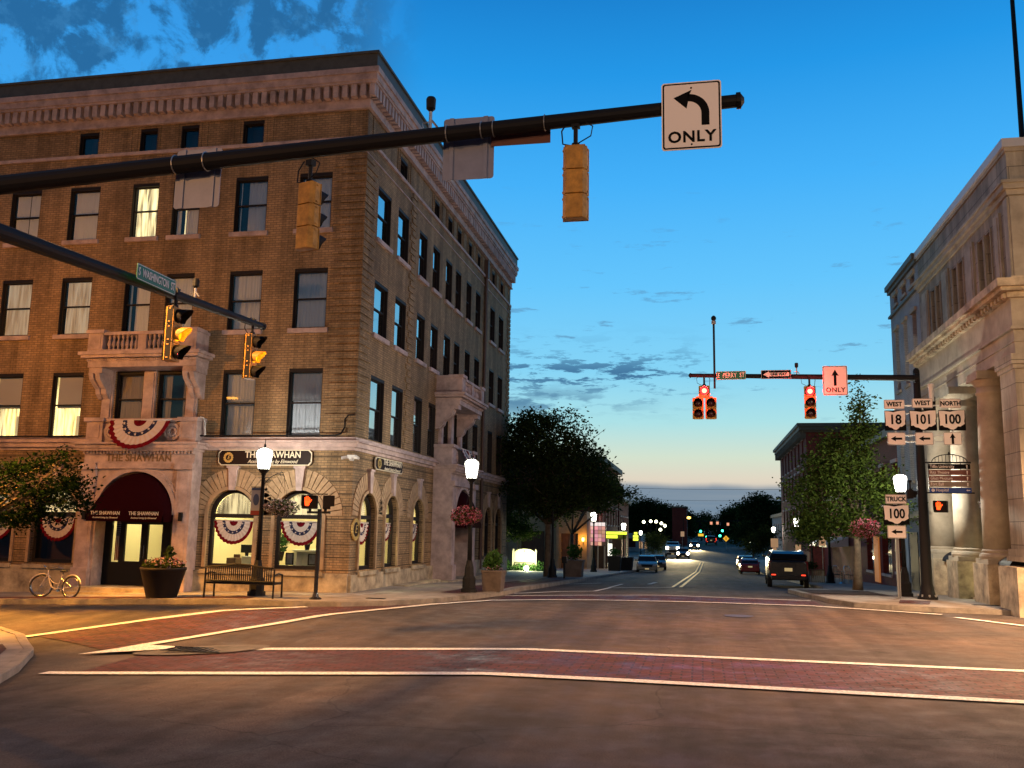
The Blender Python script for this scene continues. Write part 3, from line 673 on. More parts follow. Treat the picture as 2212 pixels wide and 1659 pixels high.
# raised frames round the attic panels
for P, lo, hi, ws in ((F_, XL, XS, [(-20.32, -19.60), (-18.05, -17.42), (-16.55, -15.92), (-14.35, -13.62)]), (S_, YF, YE, [(29.15, 29.95), (33.42, 34.12), (35.4, 36.1), (36.95, 37.62), (38.9, 39.5), (40.6, 41.2), (43.7, 44.35), (45.7, 46.4)])):
    prev = lo+.3
    for a, b in ws+[(hi-.3, hi-.3)]:
        for (p, q) in ((prev+.12, a-.3), (a-.12, b+.12)):
            if q-p < .3: continue
            mb = MB(); mbox(mb, P, p, q, 0, .03, 14.98, 15.02); mbox(mb, P, p, p+.04, 0, .03, 14.18, 14.98); mbox(mb, P, q-.04, q, 0, .03, 14.18, 14.98); mb.build('attic_panel_frame', 'brick', hotel)
        prev = b+.18
# plinth and arch surrounds
mb = MB()
def plinth(P, lo, hi, gaps, zt, zb):
    xs = [lo]+[v for g in gaps for v in g]+[hi]
    for i in range(0, len(xs), 2): mbox(mb, P, xs[i], xs[i+1], 0, .09, zb, zt); mbox(mb, P, xs[i], xs[i+1], 0, .16, zb, zb+.42)
plinth(F_, XL, XS, [(-18.25, -15.45)], .66, -.6); plinth(S_, YF, YE, [(34.95, 37.5)], .62, -.8)
for P, ar in ((F_, arF), (S_, arS)):
    for a, b in ar: mbox(mb, P, a-.12, b+.12, .09, .15, .58, .70)
mb.build('plinth', 'stone_stain', hotel)
for P, ar in ((F_, arF), (S_, arS)):
    for a, b in ar:
        mb = MB()
        r = (b-a)/2; cu = (a+b)/2; zc = 3.08-r if P is F_ else 3.06-r; n = 22
        for k in range(n):
            a0, a1 = PI*k/n, PI*(k+1)/n; g_ = .012
            for ri, ro, dd in ((r, r+.10, .07), (r+.11, min(r+.62, 1.5), .03)):
                a0_, a1_ = (a0, a1) if ri == r else (a0+g_, a1-g_)
                v = [P(cu+q*math.cos(t), e, zc+q*math.sin(t)) for e in (0, dd) for q, t in ((ri, a0_), (ro, a0_), (ro, a1_), (ri, a1_))]
                mb.add(v, [(4, 5, 6, 7), (0, 4, 7, 3), (1, 2, 6, 5), (0, 1, 5, 4), (3, 7, 6, 2)])
        for q in (a-.10, b): mbox(mb, P, q, q+.10, 0, .07, .76, zc)
        mb.build('arch_surround', 'brick_arch', hotel)
for P, ar in ((F_, arF), (S_, arS)):
    for a, b in ar:
        mb = MB()
        cu = (a+b)/2; zt = 3.08
        v = [P(cu+x, e, z) for e in (0, .12) for x, z in ((-.09, zt-.02), (.09, zt-.02), (.15, 3.72), (-.15, 3.72))]
        mb.add(v, [(4, 5, 6, 7), (0, 4, 7, 3), (1, 2, 6, 5), (0, 1, 5, 4), (3, 7, 6, 2)]); mbox(mb, P, cu-.19, cu+.19, 0, .15, 3.72, 3.79)
        mb.build('keystone', 'stone', hotel)
# arched windows
def arch_window(P, a, b, zb, zt, parent, fan='fan', d=-.22, lower=True):
    r = (b-a)/2; cu = (a+b)/2; zc = zt-r; n = 20; mb = MB(); f = .10
    for k in range(n):
        t0, t1 = PI*k/n, PI*(k+1)/n
        v = [P(cu+q*math.cos(t), e, zc+q*math.sin(t)) for e in (d-.03, d+.09) for q, t in ((r-f, t0), (r, t0), (r, t1), (r-f, t1))]
        mb.add(v, [(4, 5, 6, 7), (0, 4, 7, 3), (1, 2, 6, 5)])
    mbox(mb, P, a, a+f, d-.03, d+.09, zb, zc); mbox(mb, P, b-f, b, d-.03, d+.09, zb, zc)
    mbox(mb, P, a+f, b-f, d-.03, d+.10, zc-.09, zc+.03); mbox(mb, P, a+f, b-f, d-.03, d+.10, zb, zb+.10)
    w_ = mb.build('arched_window', 'frame', parent)
    p = MB(); p.poly([P(cu+(r-f)*math.cos(PI*k/n), d, zc+(r-f)*math.sin(PI*k/n)) for k in range(n+1)]); p.quad(P(a+f, d, zb+.1), P(b-f, d, zb+.1), P(b-f, d, zc-.09), P(a+f, d, zc-.09))
    p.build('pane', 'glass', w_)
    q = MB(); nn = 60; vs = [P(cu, d-.10, zc)]
    for k in range(nn+1):
        t = PI*k/nn; vs.append(P(cu+(r-f)*math.cos(t), d-.10+.045*(k % 2), zc+(r-f)*math.sin(t)))
    q.add(vs, [(0, k+1, k+2) for k in range(nn)]); q.build('fan_shade', fan, w_)
    return w_
for i, (a, b) in enumerate(arF): arch_window(F_, a, b, .76, 3.08, hotel, 'fan' if i >= 1 else 'curtain_glow')
for i, (a, b) in enumerate(arS): arch_window(S_, a, b, .74, 3.06, hotel, 'fan' if i < 3 else 'curtain_tan')
# lit ground floor room
mb = MB(); x0, x1, y0, y1, z0, z1 = -15.3, XS-.35, YF+.35, 30.6, .25, 3.6
mb.quad((x0, y1, z0), (x1, y1, z0), (x1, y1, z1), (x0, y1, z1)); mb.quad((x0, y0, z0), (x0, y1, z0), (x0, y1, z1), (x0, y0, z1))
mb.quad((x0, y0, z0), (x1, y0, z0), (x1, y1, z0), (x0, y1, z0)); mb.quad((x0, y0, z1), (x1, y0, z1), (x1, y1, z1), (x0, y1, z1))
for (a, b) in ((x0, -14.7), (-13.1, -12.5), (-10.9, x1)): mb.quad((a, y0, z0), (b, y0, z0), (b, y0, z1), (a, y0, z1))
mb.build('front_office_room', 'roomwall', hotel)
mb = MB(); x0, x1, y0, y1 = -18.7, -15.4, YF+.7, 30
mb.quad((x0, y1, z0), (x1, y1, z0), (x1, y1, z1), (x0, y1, z1)); mb.quad((x0, y0, z0), (x0, y1, z0), (x0, y1, z1), (x0, y0, z1)); mb.quad((x1, y0, z0), (x1, y1, z0), (x1, y1, z1), (x1, y0, z1))
mb.quad((x0, y0, z0), (x1, y0, z0), (x1, y1, z0), (x0, y1, z0)); mb.quad((x0, y0, z1), (x1, y0, z1), (x1, y1, z1), (x0, y1, z1))
mb.build('lobby_room', 'roomwall', hotel)
mb = MB(); x0, x1, y0, y1 = -10.9-.0, XS-.36, 31.0, 34.4
x0 = -13.0
mb.quad((x0, y0, z0), (x0, y1, z0), (x0, y1, z1), (x0, y0, z1)); mb.quad((x0, y1, z0), (x1, y1, z0), (x1, y1, z1), (x0, y1, z1)); mb.quad((x0, y0, z0), (x1, y0, z0), (x1, y1, z0), (x0, y1, z0)); mb.quad((x0, y0, z1), (x1, y0, z1), (x1, y1, z1), (x0, y1, z1)); mb.quad((x0, y0, z0), (x1, y0, z0), (x1, y0, z1), (x0, y0, z1))
mb.build('side_room', 'roomwall', hotel)
WARM = (1, .80, .36)
mb = MB()
for (x, y, wx) in ((-12.6, 28.4, 1.2), (-14.2, 28.0, .6), (-17.0, 28.2, 1.0), (-11.4, 32.6, .5)):
    mb.box(x-wx/2, x+wx/2, y-.3, y+.3, 3.52, 3.58)
cl = mb.build('ceiling_panels', emitmat('ceiling_panel_light', WARM, 3), hotel)
for (x, y, e) in ((-12.4, 28.2, 170), (-14.3, 28.0, 110), (-17.0, 28.2, 170), (-11.4, 32.6, 110)): lamp('AREA', (x, y, 3.45), e, WARM, .9, parent=None, name='ceiling_light', direction=(0, 0, -1))
for (a, b) in ((arF[0]), (arF[1])):
    mb = MB(); mb.quad((a-.1, YF+.9, .3), (b+.1, YF+.9, .3), (b+.1, YF+.9, 3.2), (a-.1, YF+.9, 3.2))
    for q in (a-.1, b+.1): mb.quad((q, YF+.3, .3), (q, YF+.9, .3), (q, YF+.9, 3.2), (q, YF+.3, 3.2))
    mb.build('dim_room', mat('dim_room_wall', (.05, .02, .016), .8), hotel)
mb = MB()
for (a, b) in arS[3:]: mb.quad((XS-.8, a-.2, .3), (XS-.8, b+.2, .3), (XS-.8, b+.2, 3.2), (XS-.8, a-.2, 3.2)); mb.quad((XS-.3, b+.2, .3), (XS-.8, b+.2, .3), (XS-.8, b+.2, 3.2), (XS-.3, b+.2, 3.2))
mb.build('dim_room', 'dark', hotel)

# ---- entrance portals (front and side share one design)
def lathe_local(mb, P, u, d, prof, n=10):
    vs = []; fs = []
    for r, z in prof:
        for k in range(n): a = 2*PI*k/n; vs.append(P(u+r*math.cos(a), d+r*math.sin(a), z))
    for i in range(len(prof)-1):
        for k in range(n): fs.append((i*n+k, i*n+(k+1) % n, (i+1)*n+(k+1) % n, (i+1)*n+k))
    mb.add(vs, fs)
def portal(P, c, hw, m, w1, w2, main=True, dpt=.45, carved='THE SHAWHAN'):
    pt = MB(); mb = pt; AR, ZS = 1.30, 2.28
    wall_panel(mb, P, c-hw, c+hw, -.5, 4.2, [(c-AR, c+AR, -.5, ZS+AR, True)], depth=dpt+.05, d=dpt)
    for s_ in (-1, 1):   # side returns and pilasters
        a, b = sorted((c+s_*hw, c+s_*(hw-.50)))
        mb.quad(P(c+s_*hw, 0, -.5), P(c+s_*hw, dpt, -.5), P(c+s_*hw, dpt, 4.2), P(c+s_*hw, 0, 4.2))
        mbox(mb, P, a, b, dpt, dpt+.09, .62, 3.64); mbox(mb, P, a-.03, b+.03, dpt, dpt+.16, -.5, .66)
        mbox(mb, P, a+.10, b-.10, dpt+.09, dpt+.105, 2.35, 3.55); mbox(mb, P, a+.10, b-.10, dpt+.09, dpt+.105, .9, 2.2)
        mbox(mb, P, a-.05, b+.05, dpt, dpt+.19, 3.64, 3.84)
    n = 26
    for k in range(n):
        t0, t1 = PI*k/n, PI*(k+1)/n
        for ri, ro, dd in ((AR, AR+.14, .07), (AR+.14, AR+.21, .035)):
            v = [P(c+q*math.cos(t), e, ZS+q*math.sin(t)) for e in (dpt, dpt+dd) for q, t in ((ri, t0), (ro, t0), (ro, t1), (ri, t1))]
            mb.add(v, [(4, 5, 6, 7), (0, 4, 7, 3), (1, 2, 6, 5)])
    mbox(mb, P, c-hw+.50, c+hw-.50, dpt, dpt+.12, 3.66, 3.82)
    mbox(mb, P, c-hw-.06, c+hw+.06, 0, dpt+.2, 4.2, 4.28); mbox(mb, P, c-hw-.18, c+hw+.18, 0, dpt+.26, 4.28, 4.40); mbox(mb, P, c-hw-.26, c+hw+.26, 0, dpt+.34, 4.40, 4.46)
    u = c-hw+.02
    while u < c+hw-.06: mbox(mb, P, u, u+.06, dpt, dpt+.12, 4.12, 4.2); u += .115
    portal_ = mb.build('entrance_portal', m, hotel)
    if main:
        q = MB(); r_ = text(carved, .30, 'stone_shadow', P(c, dpt+.004, 3.985), 'front' if P is F_ else 'side', portal_, 'carved_lettering', ext=.012, bold=.006, spacing=1.05)
    # lower balcony parapet
    mb = MB(); e = dpt-.05
    for s_ in (-1, 1):
        a, b = sorted((c+s_*hw, c+s_*(hw-.56))); mbox(mb, P, a, b, 0, e+.08, 4.46, 5.12); mbox(mb, P, a+.1, b-.1, e+.08, e+.10, 4.62, 5.02); mbox(mb, P, a-.06, b+.06, 0, e+.16, 5.12, 5.24)
        lathe = [(c+s_*(hw-.84), 4.80)]
        for (uu, zz) in lathe:
            nn = 16
            for ri, ro, dd in ((.10, .16, .05), (.18, .27, .035)):
                for k in range(nn):
                    t0, t1 = 2*PI*k/nn, 2*PI*(k+1)/nn
                    v = [P(uu+q_*math.cos(t), ee, zz+q_*math.sin(t)) for ee in (e-.05, e+dd) for q_, t in ((ri, t0), (ro, t0), (ro, t1), (ri, t1))]
                    mb.add(v, [(4, 5, 6, 7), (0, 4, 7, 3), (1, 2, 6, 5)])
    mbox(mb, P, c-hw+.56, c+hw-.56, e-.16, e-.04, 4.46, 5.12); mbox(mb, P, c-hw+.5, c+hw-.5, e-.2, e+.05, 5.12, 5.22)
    mb.build('lower_balcony', m, hotel)
    # stone window surround with consoles, slab and balustrade
    mb = MB(); z0, z1 = 5.0, 6.82
    for (a, b) in ((w1[0]-.42, w1[0]-.05), (w1[1]+.05, w2[0]-.05), (w2[1]+.05, w2[1]+.42)): mbox(mb, P, a, b, 0, .08, z0, z1); mbox(mb, P, a+.05, b-.05, .08, .12, z0, z1-.1)
    mbox(mb, P, w1[0]-.05, w2[1]+.05, 0, .06, z1-.04, z1+.12)
    mb.build('balcony_window_surround', m, hotel)
    mb = MB(); D = dpt+.35; h2 = hw-.02
    mbox(mb, P, c-h2, c+h2, 0, D-.08, 6.80, 6.98); mbox(mb, P, c-h2-.02, c+h2+.02, 0, D-.04, 6.98, 7.06)
    u = c-h2
    while u < c+h2-.03: mbox(mb, P, u, u+.04, D-.05, D-.01, 7.0, 7.05); u += .08
    mbox(mb, P, c-h2-.14, c+h2+.14, 0, D+.10, 7.08, 7.16); mbox(mb, P, c-h2-.20, c+h2+.20, 0, D+.17, 7.16, 7.26)
    for s_ in (-1, 1):
        for oo in (0, ):
            a, b = sorted((c+s_*h2, c+s_*(h2-.5)))
            mbox(mb, P, a+.02, b-.02, 0, D-.14, 6.62, 6.80); prof = [(0, 5.85), (.16, 5.88), (.30, 6.02), (.34, 6.16), (.46, 6.24), (.66, 6.42), (.74, 6.62), (0, 6.62)]
            for (p_, q_) in ((a+.06, a+.21), (a+.29, a+.44)): mb.prism([P(p_, d_, z_) for d_, z_ in prof], Vector(P(q_, 0, 0))-Vector(P(p_, 0, 0)))
            mb.prism([P(a+.21, d_*.85, z_+.02) for d_, z_ in prof], Vector(P(a+.29, 0, 0))-Vector(P(a+.21, 0, 0)))
    mb.build('upper_balcony', m, hotel)
    mb = MB()
    for s_ in (-1, 1):
        a, b = sorted((c+s_*h2, c+s_*(h2-.52))); mbox(mb, P, a, b, D-.5, D, 7.26, 7.86); mbox(mb, P, a+.08, b-.08, D, D+.02, 7.36, 7.78); mbox(mb, P, a-.05, b+.05, D-.55, D+.06, 7.86, 7.97)
        a2 = c+s_*(h2-.1); mbox(mb, P, a2-.06, a2+.06, 0, D-.5, 7.26, 7.86); mbox(mb, P, a2-.1, a2+.1, 0, D-.5, 7.86, 7.95)
    mbox(mb, P, c-.14, c+.14, D-.22, D-.02, 7.30, 7.84)
    mbox(mb, P, c-h2+.5, c+h2-.5, D-.24, D-.0, 7.26, 7.34); mbox(mb, P, c-h2+.5, c+h2-.5, D-.24, D-.0, 7.80, 7.90)
    pr = [(.035, 7.34), (.05, 7.36), (.03, 7.40), (.065, 7.50), (.055, 7.58), (.025, 7.68), (.05, 7.74), (.05, 7.80)]
    u = c-h2+.68
    while u < c+h2-.62:
        if abs(u-c) > .2: lathe_local(mb, P, u, D-.12, pr)
        u += .155
    mb.build('balustrade', m, hotel)
    # canvas awning filling the arch
    mb = MB(); nu, nv = 20, 8; vs = []
    for j in range(nv+1):
        ph = PI/2*j/nv
        for i in range(nu+1):
            t = PI*i/nu; rr_ = 1.44*math.cos(ph*.999); vs.append(P(c+1.28*math.cos(t), dpt-.12+.62*math.sin(ph), 2.2+1.34*math.sin(t)*math.cos(ph)))
    mb.add(vs, [(j*(nu+1)+i, j*(nu+1)+i+1, (j+1)*(nu+1)+i+1, (j+1)*(nu+1)+i) for j in range(nv) for i in range(nu)])
    mbox(mb, P, c-1.28, c+1.28, dpt+.46, dpt+.50, 2.06, 2.24); mbox(mb, P, c-1.28, c-1.25, 0, dpt+.5, 2.06, 2.24); mbox(mb, P, c+1.25, c+1.28, 0, dpt+.5, 2.06, 2.24)
    aw = mb.build('awning', 'maroon', hotel)
    if main:
        for cc, ln in ((c-.64, 0), (c+.64, 0)):
            text('THE SHAWHAN', .15, 'cream', P(cc, dpt+.515, 2.30), 'front', aw, ext=.004, sx=.92, bold=.002)
            text('Assisted Living by Elmwood', .075, 'cream', P(cc, dpt+.515, 2.17), 'front', aw, ext=.004, shear=.35)
        v = MB(); mbox(v, P, c-1.26, c+1.26, dpt+.50, dpt+.512, 2.09, 2.40); v.build('awning_valance', 'maroon', aw)
    return portal_
MT['stone_shadow'] = mat('carved_stone_shade', (.20, .13, .075), .9)  # shade inside the carved letters is put into this colour
portal(F_, -16.86, 1.88, 'stone', (-18.16, -17.20), (-16.68, -15.70))
portal(S_, 36.24, 1.88, 'stone', (35.30, 36.27), (36.87, 37.79), main=False, dpt=.70)
# doors
def doors(P, c, z0, d, two=True):
    mb = MB(); z1 = 2.2; op = [(-1.12, -.82), (-.66, -.10), (.12, .62), (.90, 1.20)]
    xs = [-1.40]+[v for o in op for v in o]+[1.40]
    for i in range(0, len(xs), 2): mbox(mb, P, c+xs[i], c+xs[i+1], d-.06, d+.03, z0, z1)
    for i, (a, b) in enumerate(op): zz = .85 if i in (1, 2) else .82; mbox(mb, P, c+a, c+b, d-.06, d+.03, z0, zz); mbox(mb, P, c+a, c+b, d-.06, d+.03, 1.98 if i in (1, 2) else 2.08, z1)
    mbox(mb, P, c-1.40, c+1.40, d-.1, d-.02, z1, 3.6)
    dr = mb.build('entrance_doors', 'black', hotel)
    p = MB()
    for a, b in op: p.quad(P(c+a, d-.02, .8), P(c+b, d-.02, .8), P(c+b, d-.02, 2.1), P(c+a, d-.02, 2.1))
    p.build('pane', 'glass', dr)
    h = MB()
    for s_ in (-.04, .06): h.tube([P(c+s_, d+.08, .95), P(c+s_, d+.08, 1.35)], .012, 6); 
    h.build('door_handle', 'chrome', dr)
doors(F_, -16.85, .12, -.15); doors(S_, 36.24, .0, -.1)
# black gas pipe along the string course, downspouts and junctions
mb = MB(); mb.tube([(XL, YF-.22, 4.69), (XS-.5, YF-.22, 4.70), (XS-.35, YF-.20, 4.75), (XS-.3, YF-.05, 4.95), (XS-.3, YF-.04, 5.2), (XS-.2, YF-.04, 5.32), (XS, YF-.04, 5.33)], .025, 6)
mb.build('conduit', 'black', hotel)
mb = MB(); mb.tube([(XS+.09, 42.12, .2), (XS+.09, 42.12, 14.9)], .075, 8); mb.box(XS, XS+.2, 42.0, 42.24, 14.0, 14.9); mb.build('downspout', mat('brown_downspout', (.10, .055, .04), .6), hotel)
mb = MB(); mb.tube([(-14.98, YF-.3, 5.26), (-14.88, YF-.3, 5.24), (-14.84, YF-.25, 5.1), (-14.82, YF-.22, 4.7)], .025, 6); mb.build('cable', 'white', hotel)
# front steps
mb = MB(); mb.box(-18.9, -15.0, YF-1.5, YF-.45, -.3, .01); mb.box(-18.6, -15.3, YF-1.1, YF+.5, -.3, .12); mb.build('entrance_steps', 'stone_stain', hotel)
mb = MB(); mb.box(XS+.16, XS+1.0, 33.4, 40.5, -.6, .10); mb.box(XS+.16, XS+.7, 29.5, 33.4, -.6, .16); mb.build('side_steps', 'stone_stain', hotel)
mb = MB()
for u in (-18.47, -15.23): mbox(mb, F_, u-.05, u+.05, .55, .64, 2.10, 2.36)
mb.build('entrance_lights', 'black', hotel)

# ---------------------------------------------------------------- things on and in the hotel
def board(P, c, z, hw, hh, d, lb):
    t = thing('sign_board', lb, 'sign', P(c, d, z), 'brown and gold sign boards on the hotel')
    ch = .09
    def outline(g): return [(-hw+g+ch, -hh+g), (hw-g-ch, -hh+g), (hw-g-.03, -hh+g+.06), (hw-g, -hh+g+ch), (hw-g, hh-g-ch), (hw-g-.03, hh-g-.06), (hw-g-ch, hh-g), (-hw+g+ch, hh-g), (-hw+g+.03, hh-g-.06), (-hw+g, hh-g-ch), (-hw+g, -hh+g+ch), (-hw+g+.03, -hh+g+.06)]
    nv = Vector(P(0, 1, 0))-Vector(P(0, 0, 0))
    mb = MB(); mb.prism([P(c+a, d, z+b) for a, b in outline(0)], nv*.05); mb.build('board_edge', 'cream', t)
    mb = MB(); mb.prism([P(c+a, d+.05, z+b) for a, b in outline(.025)], nv*.006); mb.build('board_face', 'signbrown', t)
    fc = 'front' if P is F_ else 'side'
    text('THE SHAWHAN', .275, 'cream', P(c+.27, d+.058, z+.08), fc, t, ext=.006, sx=.92, bold=.004)
    text('Assisted Living by Elmwood', .155, 'cream', P(c+.26, d+.058, z-.12), fc, t, ext=.005, sx=.92, shear=.4)
    mb = MB()
    for k in range(14):
        a = 2*PI*k/14; u, v = c-hw+.34+.125*math.cos(a), z+.125*math.sin(a); mb.prism([P(u+.04*math.cos(b), d+.056, v+.04*math.sin(b)) for b in [2*PI*i/6 for i in range(6)]], nv*.012)
    mb.build('wreath', 'gold', t); text('E', .17, 'gold', P(c-hw+.34, d+.06, z), fc, t, ext=.006, shear=.3)
    return t
board(F_, -12.87, 4.04, 1.52, .235, .06, 'wide dark brown sign board with cream lettering on the front wall behind the corner lantern')
board(S_, 28.9, 4.02, 1.35, .20, .06, 'dark brown sign board with cream lettering on the side street wall round the corner')
t = thing('round_plaque', 'round gold wreath plaque on the side wall beside the first arched window', 'plaque', (XS, 26.2, 1.95))
mb = MB()
for k in range(20):
    a = 2*PI*k/20; mb.prism([S_(26.22+.27*math.cos(a)+.06*math.cos(b), .02, 1.95+.27*math.sin(a)+.06*math.sin(b)) for b in [2*PI*i/6 for i in range(6)]], (.05, 0, 0))
mb.build('wreath', 'gold', t); mb = MB(); mb.prism([S_(26.22+.24*math.cos(b), .02, 1.95+.24*math.sin(b)) for b in [2*PI*i/24 for i in range(24)]], (.03, 0, 0)); mb.build('plaque_face', 'signbrown', t)
text('E', .34, 'gold', S_(26.22, .06, 1.95), 'side', t, shear=.3)
t = thing('security_camera', 'white double security camera on the hotel corner below the string course', 'camera', (XS+.1, YF-.1, 4.1))
mb = MB(); mb.box(XS-.12, XS+.12, YF-.2, YF-.0, 4.02, 4.12); mb.lathe((XS, YF-.14, 3.95), [(.05, 0), (.08, .04), (.08, .1)], 12); mb.build('bracket', 'white', t)
for s_ in (-1, 1):
    mb = MB(); mb.tube([(XS+.12*s_, YF-.16, 4.06), (XS+.26*s_, YF-.26, 4.02)], .045, 8); mb.build('camera_head', 'white', t)

def bunting(P, c, z, d, R, lb, drop=1.0, slope=0.0):
    """pleated half round fan of bunting; rings: red, white, navy, white, red from the rim inwards"""
    na, nr = 60, 14; vs = []; fs = []; ms = []
    for j in range(nr+1):
        q = j/nr
        for i in range(na+1):
            t = PI+PI*i/na; rad = R*(1-q); rad2 = rad*(1+.015*math.sin(i*PI/2)) ; vs.append(P(c+rad2*math.cos(t), d+.03+.018*math.sin(i*PI/2*1.0)*(.3+1-q)-slope*rad2*math.sin(t)*drop, z+rad2*math.sin(t)*drop))
    for j in range(nr):
        for i in range(na):
            fs.append((j*(na+1)+i, j*(na+1)+i+1, (j+1)*(na+1)+i+1, (j+1)*(na+1)+i)); q = (j+.5)/nr
            ms.append(0 if q < .14 else 1 if q < .40 else 2 if q < .60 else 1 if q < .80 else 0)
    mb = MB(); b0 = len(mb.v); mb.v += vs; mb.f += fs; mb.m += ms
    # stars on the navy band
    for k in range(7):
        t = PI+PI*(k+.5)/7; cr = R*.5; cx, cz = c+cr*math.cos(t), z+cr*math.sin(t)*drop; s = R*.055
        pts = [P(cx+(s if i % 2 == 0 else s*.42)*math.sin(2*PI*i/10), d+.062-slope*(cz-z), cz+(s if i % 2 == 0 else s*.42)*math.cos(2*PI*i/10)) for i in range(10)]
        mb.poly(pts, 1)
    mbox(mb, P, c-R*1.02, c+R*1.02, d+.0, d+.03, z-.02, z+.03, 1)
    o = mb.build('bunting', ['red', 'bwhite', 'navy'], smooth=True); tag(o, lb, 'bunting', 'patriotic bunting on the hotel'); return o
bunting(F_, -16.84, 5.15, .52, 1.02, 'large red white and blue bunting draped over the front balcony parapet', .90, .42)
bunting(S_, 36.24, 5.15, .80, .95, 'red white and blue bunting on the balcony of the side street entrance', .9, .42)
for P, (a, b), lb in ((F_, arF[0], 'bunting in the leftmost arched window, behind the street tree'), (F_, arF[1], 'bunting in the dim arched window behind the parked bicycle'), (F_, arF[2], 'bunting in the lit arched window behind the slatted bench'), (F_, arF[3], 'bunting in the lit arched window nearest the hotel corner'),
                      (S_, arS[0], 'bunting in the side street arched window nearest the corner'), (S_, arS[1], 'bunting in the second arched window of the side street'), (S_, arS[2], 'bunting in the third arched window of the side street, before the side entrance')):
    bunting(P, (a+b)/2, 2.14, -.19, (b-a)/2-.12, lb, 1.1)
# objects inside the lit windows
def flag(c, lb):
    mb = MB(); z1, z0 = 2.06, .86; w_ = .2
    mbox(mb, F_, c-w_/2, c+w_/2, -.28, -.275, 1.62, z1, 2)
    for k in range(7): mbox(mb, F_, c-w_/2+k*w_/7, c-w_/2+(k+1)*w_/7, -.28, -.275, z0, 1.62, k % 2)
    for i in range(4):
        for j in range(6): u = c-w_/2+.03+i*.048; zz = 1.66+j*.066; mbox(mb, F_, u, u+.016, -.275, -.272, zz, zz+.02, 1)
    tag(mb.build('hanging_flag', ['red', 'bwhite', 'navy']), lb, 'flag', 'flags in the sidelights of the hotel entrance')
flag(-17.82, 'long striped flag in the sidelight left of the hotel doors'); flag(-15.80, 'long striped flag in the sidelight right of the hotel doors')
def leaves(mb, c, rad, n, size, up=.3, flat=1.0, rg=None):
    rg = rg or rng
    p = rg.normal(size=(n, 3)); p /= np.linalg.norm(p, axis=1)[:, None]; p *= (rg.random((n, 1))**(1/2.2)); p *= np.array([rad[0], rad[1], rad[2]]); p += np.array(c)
    leafquads(mb, p, size, rg, up)
def leafquads(mb, p, size, rg, up=.3, asp=.55):
    n = len(p); a = rg.normal(size=(n, 3)); a[:, 2] *= .6; a /= np.linalg.norm(a, axis=1)[:, None]
    b = rg.normal(size=(n, 3)); b[:, 2] += up; b -= a*(a*b).sum(1)[:, None]; b /= np.linalg.norm(b, axis=1)[:, None]
    s = size*(.6+.8*rg.random((n, 1))); A = a*s*.5; B = b*s*.5*asp
    v = np.stack([p-A, p-B*.9+A*.1, p+A, p+B*.9+A*.1], 1).reshape(-1, 3)
    base = len(mb.v); mb.v += [tuple(x) for x in v.tolist()]; mb.f += [(base+4*i, base+4*i+1, base+4*i+2, base+4*i+3) for i in range(n)]; mb.m += [mb.mi]*n
t = thing('reception_desk', 'long white counter inside the lit window nearest the hotel corner', 'desk', (-11.8, 27.6, .25))
mb = MB(); mb.box(-12.5, -10.9, 27.3, 27.8, 1.22, 1.28); mb.box(-12.5, -10.9, 27.75, 27.8, .25, 1.22); mb.build('counter', 'white', t); mb = MB(); mb.box(-12.45, -12.35, 27.3, 27.7, .25, 1.22); mb.box(-11.1, -11.0, 27.3, 27.7, .25, 1.22); mb.build('leg', 'white', t)
for (x, y, z, w_, h, lb) in ((-11.35, 26.35, .86, .42, .34, 'large black framed picture leaning in the window nearest the hotel corner'), (-12.15, 26.35, .86, .26, .36, 'small black framed picture leaning at the left of the window nearest the corner')):
    t = thing('picture_frame', lb, 'picture frame', (x, y, z)); mb = MB()
    for q in ((x-w_/2, x+w_/2, z, z+.035), (x-w_/2, x+w_/2, z+h-.035, z+h), (x-w_/2, x-w_/2+.035, z+.035, z+h-.035), (x+w_/2-.035, x+w_/2, z+.035, z+h-.035)): mb.box(q[0], q[1], y, y+.03, q[2], q[3])
    mb.build('frame', 'black', t); mb = MB(); mb.box(x-w_/2+.03, x+w_/2-.03, y+.012, y+.02, z+.03, z+h-.03); mb.build('print', mat('hazy_print', (.30, .34, .36), .8, var=.5, vscale=7), t)
def potplant(x, y, z, s, lb):
    t = thing('potted_plant', lb, 'plant', (x, y, z)); mb = MB(); mb.lathe((x, y, z), [(.08*s, 0), (.12*s, .2*s), (.13*s, .22*s)], 10); mb.build('pot', 'planter', t)
    mb = MB(); leaves(mb, (x, y, z+.42*s), (.22*s, .22*s, .26*s), 140, .14*s); mb.build('foliage', 'leafplant', t)
potplant(-12.1, 27.5, 1.28, .8, 'potted plant on the counter in the window nearest the hotel corner'); potplant(-16.3, 28.6, .3, 3.2, 'tall potted plant in the lobby behind the right hand entrance door')
potplant(-13.35, 28.2, .9, 1.3, 'potted plant at the right of the lit window behind the bench')
t = thing('office_desk', 'pale desk with a dark monitor in the lit window behind the bench', 'desk', (-13.9, 27.4, .25))
mb = MB(); mb.box(-14.1, -13.3, 27.1, 27.7, 1.0, 1.05); mb.box(-14.1, -13.3, 27.1, 27.14, .3, 1.0); mb.build('desk_top', 'white', t); mb = MB(); mb.box(-14.35, -13.95, 27.5, 27.54, 1.15, 1.4); mb.box(-14.2, -14.1, 27.5, 27.54, 1.02, 1.15); mb.build('monitor', 'black', t)
mb = MB(); mb.box(-14.5, -14.2, 26.9, 27.3, .8, 1.0); mb.box(-14.45, -14.25, 27.25, 27.3, 1.0, 1.1); tag(mb.build('wooden_crate', 'wood'), 'brown wooden crate at the left of the lit window behind the bench', 'crate')
